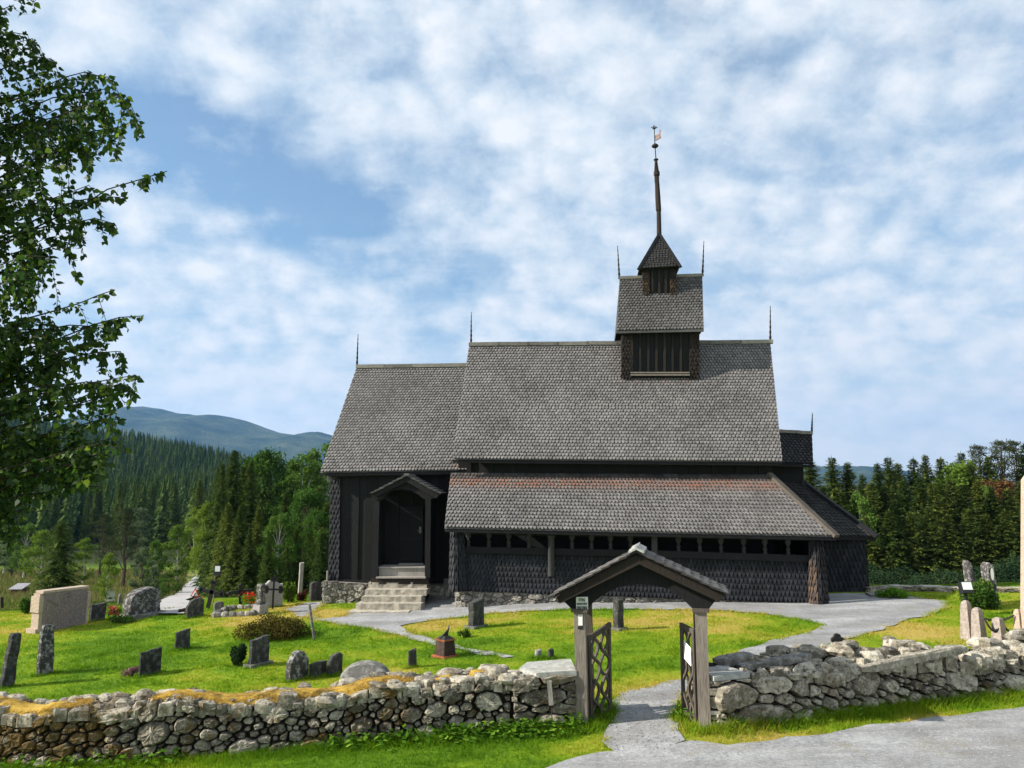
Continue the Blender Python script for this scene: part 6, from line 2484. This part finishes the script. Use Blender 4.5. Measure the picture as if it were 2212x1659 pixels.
# lawn: sample with density falling with distance
N = 190000
d = 9.2 + (33 - 9.2) * g.uniform(0, 1, N) ** 1.25
u = g.uniform(-120, 2330, N)
x, y = (u - CU) / F * d, d
m = allowed(x, y)
x, y = x[m], y[m]
z = H(x, y)
dist = y
dm = dry_map(x, y)
tall = fbm(x, y, .6, 17, 3)
hgt = (.026 + .055 * tall ** 2 + .05 * np.clip(tall - .62, 0, 1) * 4) * (1 - .3 * dm) * (.75 + .02 * dist)
V, ii = blades(x, y, z, hgt, .0065 + .0006 * dist, g, .6, 3)
tint = np.clip(g.uniform(-.1, 1.1, len(x))[ii] * .7 + (1 - tall[ii]) * .5 - .1, 0, 1)
tag(polys('lawn_grass', V, MAT['blades'], dry=dm[ii], tint=tint), kind='stuff')
# long grass at the foot of the walls and gate posts
X, Y, Hh = [], [], []
for W_, cnt in ((LW, 9000), (RW, 6500)):
    for _ in range(cnt):
        s = g.uniform(0, W_.L)
        o = abs(g.normal(0, .22)) if W_ is LW else abs(g.normal(0, .2))
        p, nrm = W_.at(s)
        X.append(p[0] + nrm[0] * (o + .02))
        Y.append(p[1] + nrm[1] * (o + .02))
        Hh.append((.20 if W_ is RW else .09 + .09 * float(sstep(LW.L - 5, LW.L - 1, s))) * math.exp(-o * 4) + .04)
for b, rr, cnt in ((GL0, .3, 500), (GL1, .25, 350), (fp, .5, 900), (fp2, .4, 700), (hb, .4, 600)):
    X += list(b[0] + g.normal(0, rr * .5, cnt))
    Y += list(b[1] + g.normal(0, rr * .5, cnt))
    Hh += list(.13 * np.ones(cnt))
for b, W, T, ax, ay in GRAVES:
    k = int(60 + 140 * W)
    tt = g.uniform(-.1, 1.1, k)
    sd = g.integers(0, 2, k)
    pp = b[:2] + np.where(sd[:, None] == 0, ax[:2] * W * tt[:, None] - ay[:2] * abs(g.normal(0, .05, k))[:, None], ay[:2] * T * tt[:, None] - ax[:2] * abs(g.normal(0, .05, k))[:, None])
    X += list(pp[:, 0])
    Y += list(pp[:, 1])
    Hh += list(.08 * np.ones(k))
X, Y, Hh = np.array(X), np.array(Y), np.array(Hh)
m = ~inside(X, Y, ROAD) & ~inside(X, Y, PATH)
X, Y, Hh = X[m], Y[m], Hh[m]
dmv = np.clip(dry_map(X, Y) * .7, 0, 1)
V, ii = blades(X, Y, H(X, Y), Hh * g.uniform(.5, 1.2, len(X)), .012, g, .5, 3)
tag(polys('long_grass', V, MAT['blades'], dry=dmv[ii], tint=g.uniform(0, .7, len(X))[ii]), kind='stuff')
# dry tufts over the moss of the left wall
X, Y, Z = [], [], []
for (s0, s1, d0, d1) in MOSS:
    for _ in range(int(520 * (s1 - s0))):
        s, dd = g.uniform(s0 + .1, s1 - .1), g.uniform(d0 + .05, d1 - .04)
        p = LW.pt(s, lw_h(s) + .05, -dd)
        X.append(p[0]); Y.append(p[1]); Z.append(p[2])
X, Y, Z = map(np.array, (X, Y, Z))
n = NT('dry_tufts')
c = n.ramp(n.attr('tint'), [(0, (.26, .16, .035)), (.5, (.5, .32, .06)), (1, (.62, .45, .15))])
MAT['tuft'] = n.leafy(c, .25)
V, ii = blades(X, Y, Z, .035 * np.ones(len(X)), .011, g, .8, 3)
o = polys('dry_tufts', V, MAT['tuft'], left_wall, tint=np.clip(g.normal(.5, .25, len(X)), 0, 1)[ii])
o['kind'] = 'stuff'

# grass creeping over the edges of the gravel, and loose pebbles
X, Y = [], []
for P_, lim in ((PATH, 30), (ROAD, 30)):
    for a, b in zip(P_, P_[1:] + P_[:1]):
        L = math.dist(a, b)
        if max(a[1], b[1]) > lim or min(a[1], b[1]) < 8.6:
            continue
        for _ in range(int(L * 70)):
            t = g.uniform()
            X.append(a[0] + (b[0] - a[0]) * t + g.normal(0, .07))
            Y.append(a[1] + (b[1] - a[1]) * t + g.normal(0, .07))
X, Y = np.array(X), np.array(Y)
m = ~inside(X, Y, cf) & ~inside(X, Y - .12, ROAD) & ~((inside(X, Y, PATH)) & (Y < 11.9)) & (vnoise(X, Y, .5, 6) > .25)
X, Y = X[m], Y[m]
V, ii = blades(X, Y, H(X, Y) + .02, .05 * g.uniform(.5, 1.3, len(X)), .010 + .0005 * Y, g, .6, 3)
tag(polys('edge_grass', V, MAT['blades'], dry=np.clip(dry_map(X, Y) + .15, 0, 1)[ii], tint=g.uniform(0, 1, len(X))[ii]), kind='stuff')
N = 16000
d = 8.6 + 9 * g.uniform(0, 1, N) ** 1.6
X, Y = (g.uniform(900, 2330, N) - CU) / F * d, d
m = inside(X, Y, ROAD) | inside(X, Y, PATH)
X, Y = X[m], Y[m]
N = len(X)
sz = g.uniform(.006, .018, N)
a = g.uniform(0, 6.28, N)
z0 = H(X, Y) + .026
tp_ = np.stack([X, Y, z0 + sz * .8], 1)
cor = [np.stack([X + np.cos(a + k * 2.1) * sz, Y + np.sin(a + k * 2.1) * sz, z0], 1) for k in range(3)]
V = np.concatenate([np.stack([cor[k], cor[(k + 1) % 3], tp_], 1) for k in range(3)])
n = NT('pebbles')
MAT['pebble'] = n.done(n.ramp(n.attr('tint'), [(0, (.12, .12, .12)), (.6, (.30, .30, .31)), (1, (.42, .42, .42))]), .9)
tag(polys('loose_pebbles', V, MAT['pebble'], tint=np.tile(g.uniform(0, 1, N), 3)), kind='stuff')

# broad-leaved weeds by the wall
P, S_ = [], []
for (u0, u1, cnt, mx) in ((960, 1260, 900, .3), (700, 960, 260, .25), (30, 400, 160, .25), (1290, 1330, 120, .25), (1450, 1500, 130, .25), (1560, 1900, 120, .2)):
    W_ = LW if u1 < 1400 else RW
    for _ in range(cnt):
        uu = g.uniform(u0, u1)
        if W_ is LW:
            s = su(min(uu, 1249))
        else:
            s = g.uniform(0, 2.6)
        o_ = abs(g.normal(0, .15)) + .04
        p = W_.pt(s, .08 + g.uniform(.02, .24) * math.exp(-o_ * 2.5), o_)
        if u0 in (1290, 1450):
            b = fp if u0 == 1290 else fp2
            p = np.array([b[0] + g.normal(0, .22), b[1] + g.normal(0, .3), b[2] + g.uniform(.02, .18)])
        P.append(p)
P = np.array(P)
P = P[~inside(P[:, 0], P[:, 1], PATH)]
N = len(P)
D = unit(np.stack([g.normal(0, 1, N), g.normal(-.4, 1, N), g.uniform(.0, .6, N)], 1))
S = unit(np.cross(D, np.stack([g.normal(0, .3, N), g.normal(0, .3, N), np.ones(N)], 1)))
L = g.uniform(.05, .12, N)
tag(polys('broad_weeds', kites(P, D, S, L, L * .75), MAT['weed'], tint=np.clip(g.normal(.5, .25, N), 0, 1)), kind='stuff')


# ---- small shrubs
def bush(name, label, cat, u, vb, wpx, hpx, mat, size, n_, seed, flower=None, group=None, depthf=.8, up=.2):
    b = G(u, vb)
    s = b[1] / F
    W, Hh = wpx * s / 2, hpx * s
    q = np.random.default_rng(seed)
    t = thing(name, label, cat, b, group)
    k = max(6, int(wpx / 6))
    V, T = [], []
    for i in range(k):
        a, rr = q.uniform(0, 6.28), math.sqrt(q.uniform(0, 1))
        c = np.array([math.cos(a) * rr * W * .8, math.sin(a) * rr * W * depthf * .8, Hh * q.uniform(.3, .72) * (1 - .35 * rr * rr)])
        m = n_ // k
        dd = unit(q.normal(0, 1, (m, 3))) * (q.uniform(.2, 1, m) ** .5)[:, None] * np.array([W * .36, W * .36, Hh * .34])
        P = b + c + dd
        P[:, 2] = np.maximum(P[:, 2], b[2] - .02)
        D = unit(q.normal(0, 1, (m, 3)) + np.array([0, 0, up * 3]))
        S = unit(np.cross(D, q.normal(0, 1, (m, 3))))
        LL = size * q.uniform(.6, 1.3, m)
        V.append(kites(P, D, S, LL, LL * q.uniform(.4, .7, m)))
        T.append(np.clip(q.uniform(.15, .85) + q.normal(0, .15, m), 0, 1))
    V, T = np.concatenate(V), np.concatenate(T)
    polys('foliage', V, MAT[mat], t, tint=T)
    mb = MB()
    for i in range(7):
        a = q.uniform(0, 6.28)
        mb.tube([b - EZ * .03, b + np.array([math.cos(a) * W * .5, math.sin(a) * W * .4, Hh * .6])], [.012, .004], 4, False)
    mb.build('stems', MAT['bark_s'], t)
    if flower:
        fm, fn = flower
        P = b + np.stack([q.normal(0, W * .45, fn), q.normal(-W * .3, W * .3, fn), q.uniform(.35, 1.05, fn) * Hh], 1)
        D = unit(q.normal(0, 1, (fn, 3)))
        S = unit(np.cross(D, q.normal(0, 1, (fn, 3))))
        LL = np.full(fn, .05)
        polys('blossoms', kites(P, D, S, LL, LL), MAT[fm], t, tint=q.uniform(0, 1, fn))
    return t


bush('heather_mound', 'wide brown heather mound in the middle of the churchyard lawn', 'shrub', 588, 1379, 148, 50, 'heather', .06, 9000, 1, None, None, .55, .3)
bush('juniper_bush', 'dark green juniper bush touching the left side of a gravestone', 'shrub', 518, 1439, 46, 48, 'juniper', .055, 3200, 2)
bush('heather_clump', 'small purple heather clump left of a dark gravestone', 'shrub', 283, 1460, 42, 20, 'purple', .035, 1100, 3)
bush('flowering_plant', 'plant with pink-red blossoms left of the boulder tomb', 'plant', 247, 1335, 32, 24, 'weed', .06, 500, 4, ('pinkfl', 170))
bush('flowering_plant', 'light green plant with orange-red blossoms beside the lichen pillar', 'plant', 540, 1312, 36, 30, 'weed', .07, 700, 5, ('flower', 150))
bush('leafy_bush', 'bright green leafy bush right of the pale granite gravestone', 'shrub', 622, 1302, 36, 42, 'broad_l', .09, 1500, 6)
bush('dock_plant', 'dark red withered dock plant at the foot of the squared post', 'plant', 655, 1298, 26, 22, 'dock', .08, 500, 7)
bush('leafy_bush', 'rounded green bush in front of the two standing stones on the right lawn', 'shrub', 2122, 1314, 76, 64, 'broad', .075, 6500, 8)
bush('leafy_bush', 'low bright green plant by the end of the far right wall', 'shrub', 1928, 1292, 56, 22, 'weed', .10, 900, 9)
bush('grave_plant', 'small green plant on the grass before the boulder tomb', 'plant', 262, 1346, 60, 16, 'broad', .06, 900, 10)
bush('field_bush', 'dark green bush at the left of the memorial base', 'shrub', 60, 1326, 30, 36, 'broad', .1, 1400, 11)
bush('grave_plant', 'leafy weeds growing behind the leaning post by the path', 'plant', 1003, 1378, 26, 20, 'broad', .05, 600, 12)
# long fallow grass with seed heads in the left field and along the road
N = 26000
d = 30 + 75 * g.uniform(0, 1, N) ** 1.3
u = g.uniform(-150, 420, N)
x, y = (u - CU) / F * d, d
m = ~inside(x, y, FARROAD) & ~((np.abs(x - hut.location.x) < 1.6) & (y > 54) & (y < 63))
x, y = x[m], y[m]
fal = sstep(.35, .55, fbm(x, y, 14, 21))
V, ii = blades(x, y, H(x, y), (.18 + .45 * fal * g.uniform(.3, 1, len(x))) * (.35 + .65 * sstep(36, 60, y)), .02 + .0013 * y, g, .3, 2)
n = NT('rough_field_grass')
c = n.ramp(n.math('ADD', n.attr('dry'), n.math('MULTIPLY', n.math('SUBTRACT', n.attr('tint'), .5), .6), clamp=True), [(0, (.06, .115, .02)), (.4, (.125, .165, .032)), (.7, (.20, .17, .06)), (1, (.30, .20, .12))])
MAT['field'] = n.leafy(c, .25)
o = polys('field_grass', V, MAT['field'], dry=np.clip(.14 + .36 * fal + g.normal(0, .15, len(x)), 0, 1)[ii], tint=g.uniform(0, 1, len(x))[ii])
tag(o, kind='stuff')

# ------------------------------------------------------------------ foreground birch: trunk out of frame, boughs reaching in
DB = 5.6
bx0 = at_depth(-520, 900, DB)
base = np.array([bx0[0], DB + .3, hz(bx0[0], DB)])
birch = thing('birch_tree', 'near birch with dark hanging leafy boughs filling the left edge', 'tree', base)
q = np.random.default_rng(77)
mb = MB()
tp = [base + np.array([.05 * math.sin(i), .1 * math.cos(i * 1.3), i * .85 - .2]) for i in range(11)]
mb.tube(tp, [.17 * (1 - .08 * i) for i in range(11)], 9)
mb.build('trunk', MAT['bark_b'], birch)
BND = [(-40, 60), (0, 62), (60, 75), (95, 100), (120, 150), (150, 232), (180, 258), (215, 282), (250, 298), (285, 305), (320, 262), (350, 250), (390, 262), (440, 262), (480, 246), (515, 236), (545, 180), (580, 160), (605, 190), (620, 255), (650, 292), (685, 312), (720, 256), (750, 215), (775, 250), (800, 285), (840, 290),
       (870, 270), (900, 236), (930, 262), (965, 268), (1000, 245), (1030, 215), (1060, 150), (1090, 70), (1200, 10)]
bv, bu = np.array([b[0] for b in BND], float), np.array([b[1] for b in BND], float)
tips = [(225, 162, 5.2), (262, 205, 5.0), (300, 262, 5.0), (240, 190, 5.6), (358, 372, 5.0), (262, 420, 5.1), (250, 480, 5.3), (170, 520, 5.6), (255, 625, 5.2), (308, 682, 5.0), (235, 700, 5.4), (250, 762, 5.4), (288, 812, 5.0), (292, 845, 5.2), (268, 905, 5.1), (262, 965, 5.0), (190, 985, 5.3), (100, 1020, 5.6), (60, 75, 5.5), (30, 10, 5.5), (120, 130, 5.5), (205, 1045, 5.2), (60, 1100, 5.4), (35, 1150, 5.4), (225, 1010, 5.1), (180, 1000, 5.4), (120, 960, 5.4), (70, 980, 5.5), (20, 1010, 5.5), (245, 985, 5.1), (150, 1030, 5.3), (90, 940, 5.3), (200, 950, 5.2)]
while len(tips) < 225:
    v = q.uniform(-150, 1010)
    ub_ = np.interp(v, bv, bu)
    u = q.uniform(-420, ub_ - 12)
    if q.uniform() < .25 and u > 60:
        continue
    tips.append((u, v, q.uniform(4.9, 6.6)))
ENDS = [at_depth(*t_) for t_ in tips]
for k in range(75):      # the side of the crown that stands out of frame
    a = q.uniform(R(60), R(300))
    rr = q.uniform(.6, 2.2)
    zz_ = q.uniform(2.6, 8.6)
    rr *= 1 - .55 * max(0, (zz_ - 5.5) / 3.2)
    ENDS.append(np.array([base[0] + rr * math.cos(a), base[1] + rr * math.sin(a), base[2] + zz_]))
limb = MB()
LP, LD, LT = [], [], []


def leaves_along(pts, den, size):
    for a, b in zip(pts, pts[1:]):
        L = np.linalg.norm(b - a)
        k = q.poisson(den * L)
        for _ in range(k):
            LP.append(a + (b - a) * q.uniform())
            LD.append(size * q.uniform(.6, 1.2))


for e in ENDS:
    zs = max(base[2] + 1.8, min(base[2] + 7.6, e[2] - .55 - .18 * abs(e[0] - base[0]) + q.uniform(-.4, .3)))
    st = np.array([base[0], base[1], zs])
    c1 = st + (e - st) * .4 + EZ * q.uniform(.2, .5)
    c2 = st + (e - st) * .8 + EZ * q.uniform(.15, .35)
    P = []
    for t in np.linspace(0, 1, 12):
        p = (1 - t) ** 3 * st + 3 * (1 - t) ** 2 * t * c1 + 3 * (1 - t) * t * t * c2 + t ** 3 * e
        P.append(p + q.normal(0, .012, 3))
    limb.tube(P, [.010 * (1 - .9 * i / 11) + .0018 for i in range(12)], 4, False)
    leaves_along(P[5:], 72, .049)
    # hanging twigs
    for k in range(q.integers(6, 11)):
        i = q.integers(4, 12)
        p = P[i].copy()
        tw = [p]
        dr = q.normal(0, .35, 3) + np.array([.25, 0, -.3])
        for s_ in range(6):
            dr = dr * .75 + np.array([.05, 0, -.28]) + q.normal(0, .10, 3)
            p = p + dr / (np.linalg.norm(dr) + 1e-6) * q.uniform(.04, .075)
            rr = p - CAM
            f_ = rr[1] * CP + rr[2] * SP
            uu, vv_ = CU + F * rr[0] / f_, CV - F * (rr[2] * CP - rr[1] * SP) / f_
            if uu > np.interp(vv_, bv, bu) + 14 and not (330 < vv_ < 410 and uu < 366):
                break
            tw.append(p)
        if len(tw) > 1:
            limb.tube(tw, [.0022] * len(tw), 3, False)
            leaves_along(tw, 84, .048)
limb.build('boughs', MAT['twig'], birch)
P = np.array(LP)
S0 = np.array(LD)
N = len(P)
Dv = unit(np.stack([q.normal(.1, .7, N), q.normal(0, .7, N), q.normal(-.75, .45, N)], 1))
nr = unit(np.stack([q.normal(0, .8, N), q.normal(-.3, .8, N), q.normal(.5, .7, N)], 1))
Sv = unit(np.cross(Dv, nr))
P = P + Dv * .012
L, W = S0, S0 * .82
shape = [(0, 0), (.18, .42), (.40, .46), (.68, .26), (1, 0), (.68, -.26), (.40, -.46), (.18, -.42)]
V = np.stack([P + Dv * (L * a)[:, None] + Sv * (W * b)[:, None] + np.cross(Dv, Sv) * (L * .10 * (abs(b) * 2) * (1 if True else 0))[:, None] for a, b in shape], 1)
polys('leaves', V, MAT['birchleaf'], birch, tint=np.clip(q.normal(.38, .22, N) + (q.uniform(0, 1, N) > .94) * .45, 0, 1))
print('birch leaves', N)
# ------------------------------------------------------------------ sky, sun, air, camera
SUN_EL = R(30)
hd = EX * math.cos(R(13)) + EY * math.sin(R(13))
sd = Vector((hd[0] * math.cos(SUN_EL), hd[1] * math.cos(SUN_EL), -math.sin(SUN_EL)))
li = bpy.data.lights.new('sun', 'SUN')
li.energy = 4.6
li.angle = R(0.6)
li.color = (1.0, 0.92, 0.80)
so = bpy.data.objects.new('sun', li)
so.rotation_euler = sd.to_track_quat('-Z', 'Y').to_euler()
col.objects.link(so)

w = bpy.data.worlds.new('World')
sc.world = w
w.use_nodes = True
nt = w.node_tree
nt.nodes.clear()


class WN(NT):
    def __init__(s, t):
        s.t = t


n = WN(nt)
sky = n.n('ShaderNodeTexSky', sky_type='NISHITA')
sky.sun_disc = False
sky.sun_elevation = SUN_EL
sky.sun_rotation = math.atan2(-hd[0], -hd[1])
sky.air_density = 1.0
sky.dust_density = 0.6
sky.ozone_density = 1.6
dirv = n.coord('Generated')
sep = n.n('ShaderNodeSeparateXYZ')
n.put(sep.inputs[0], dirv)
zz = n.math('ADD', n.math('MAXIMUM', sep.outputs[2], 0.0), 0.07)
comb = n.n('ShaderNodeCombineXYZ')
n.put(comb.inputs[0], n.math('DIVIDE', sep.outputs[0], zz))
n.put(comb.inputs[1], n.math('DIVIDE', sep.outputs[1], zz))
pl = comb.outputs[0]


def qof(u, v):
    d = ray(u, v)
    d = d / np.linalg.norm(d)
    z = max(d[2], 0) + .07
    return d[0] / z, d[1] / z


def blob(u, v, r, a, st=1.0):
    x, y = qof(u, v)
    m = n.n('ShaderNodeMapping')
    n.put(m.inputs[0], pl)
    m.inputs['Location'].default_value = (-x * st / r, -y / r, 0)
    m.inputs['Scale'].default_value = (st / r, 1 / r, 1)
    ln = n.n('ShaderNodeVectorMath', operation='LENGTH')
    n.put(ln.inputs[0], m.outputs[0])
    return n.math('MULTIPLY', n.ramp(ln.outputs['Value'], [(0.0, 1.0), (.5, .6), (1.0, 0.0)]), a)


big = n.noise(1.0, 4, .55, n.scale(pl, (1.0, .8, 1)), .3)
zz2 = n.math('ADD', n.math('MAXIMUM', sep.outputs[2], 0.0), 0.60)
comb2 = n.n('ShaderNodeCombineXYZ')
n.put(comb2.inputs[0], n.math('DIVIDE', sep.outputs[0], zz2))
n.put(comb2.inputs[1], n.math('DIVIDE', sep.outputs[1], zz2))
pl2 = comb2.outputs[0]
wv = n.n('ShaderNodeTexNoise')
n.put(wv.inputs['Vector'], pl2)
wv.inputs['Scale'].default_value = 9
wv.inputs['Detail'].default_value = 4
vm = n.n('ShaderNodeVectorMath', operation='MULTIPLY_ADD')
n.put(vm.inputs[0], wv.outputs['Color'])
vm.inputs[1].default_value = (.09, .09, 0)
n.put(vm.inputs[2], pl2)
vo = n.n('ShaderNodeTexVoronoi', feature='SMOOTH_F1')
n.put(vo.inputs['Vector'], vm.outputs[0])
vo.inputs['Scale'].default_value = 17
vo.inputs['Smoothness'].default_value = .35
cell = n.math('SUBTRACT', .52, vo.outputs['Distance'])
puff = n.math('ADD', n.math('MULTIPLY', n.noise(22, 8, .68, pl2, .15), 1.0), n.math('MULTIPLY', cell, .62))
wisp = n.noise(2.2, 6, .6, n.scale(pl, (.5, 1.25, 1)), .5)
cov = n.math('ADD', n.math('MULTIPLY', n.math('SUBTRACT', big, .5), 1.3), n.math('MULTIPLY', n.math('SUBTRACT', puff, .52), 1.0))
cov = n.math('ADD', cov, n.math('MULTIPLY', n.math('SUBTRACT', wisp, .5), 1.0))
cov = n.math('ADD', cov, .84)
cov = n.math('ADD', cov, n.ramp(sep.outputs[2], [(0.02, .5), (.2, 0.0)]))
for bl in SKYBLOBS:
    cov = n.math('ADD', cov, blob(*bl))
mask = n.ramp(cov, [(.02, 0.14), (.40, .60), (.75, .88), (1.0, 1.0)])
shade = n.math('ADD', n.math('MULTIPLY', n.math('ADD', n.noise(18.0, 7, .62, pl2, .1), n.math('MULTIPLY', cell, .25)), .8), n.math('MULTIPLY', cov, .22))
K = CLK / SKYS
ccol = n.ramp(shade, [(.38, (.50, .63, .78)), (.56, (.69, .78, .87)), (.78, (.90, .92, .96))])
ccol = n.mix(1.0, ccol, (K, K, K), 'MULTIPLY')
skyc = n.mix(1.0, sky.outputs[0], SKYK, 'MULTIPLY')
# thin veil towards the horizon
fin = n.mix(mask, skyc, ccol)
fin = n.mix(n.ramp(sep.outputs[2], [(0.0, .6), (.20, 0.0)]), fin, (.90 * K, .91 * K, .92 * K))
bg = n.n('ShaderNodeBackground')
n.put(bg.inputs[0], fin)
bg.inputs[1].default_value = SKYS
o = n.n('ShaderNodeOutputWorld')
nt.links.new(bg.outputs[0], o.inputs[0])

# aerial haze
if HAZE:
    mb = MB()
    mb.abox(-7200, 7200, -60, 9000, -60, 900)
    hm = bpy.data.materials.new('haze_air')
    hm.use_nodes = True
    t = hm.node_tree
    t.nodes.clear()
    pv = t.nodes.new('ShaderNodeVolumePrincipled')
    pv.inputs['Color'].default_value = (0.27, 0.56, 1.0, 1)
    pv.inputs['Density'].default_value = HAZE
    pv.inputs['Anisotropy'].default_value = 0.2
    oo = t.nodes.new('ShaderNodeOutputMaterial')
    t.links.new(pv.outputs[0], oo.inputs['Volume'])
    hz_o = mb.build('haze', hm)
    tag(hz_o, kind='stuff')

cam = bpy.data.cameras.new('camera')
cam.sensor_width = 36
cam.lens = 36 * F / 2212
cam.clip_start = 0.1
cam.clip_end = 30000
co = bpy.data.objects.new('camera', cam)
co.location = CAM.tolist()
co.rotation_euler = (math.pi / 2 + PITCH, 0, 0)
col.objects.link(co)
sc.camera = co
sc.view_settings.view_transform = 'Standard'
sc.view_settings.look = 'None'
sc.view_settings.gamma = 1
sc.view_settings.exposure = EXPO
sc.cycles.max_bounces = 6
sc.cycles.volume_bounces = 0
sc.cycles.transparent_max_bounces = 8
sc.cycles.caustics_reflective = False
sc.cycles.caustics_refractive = False
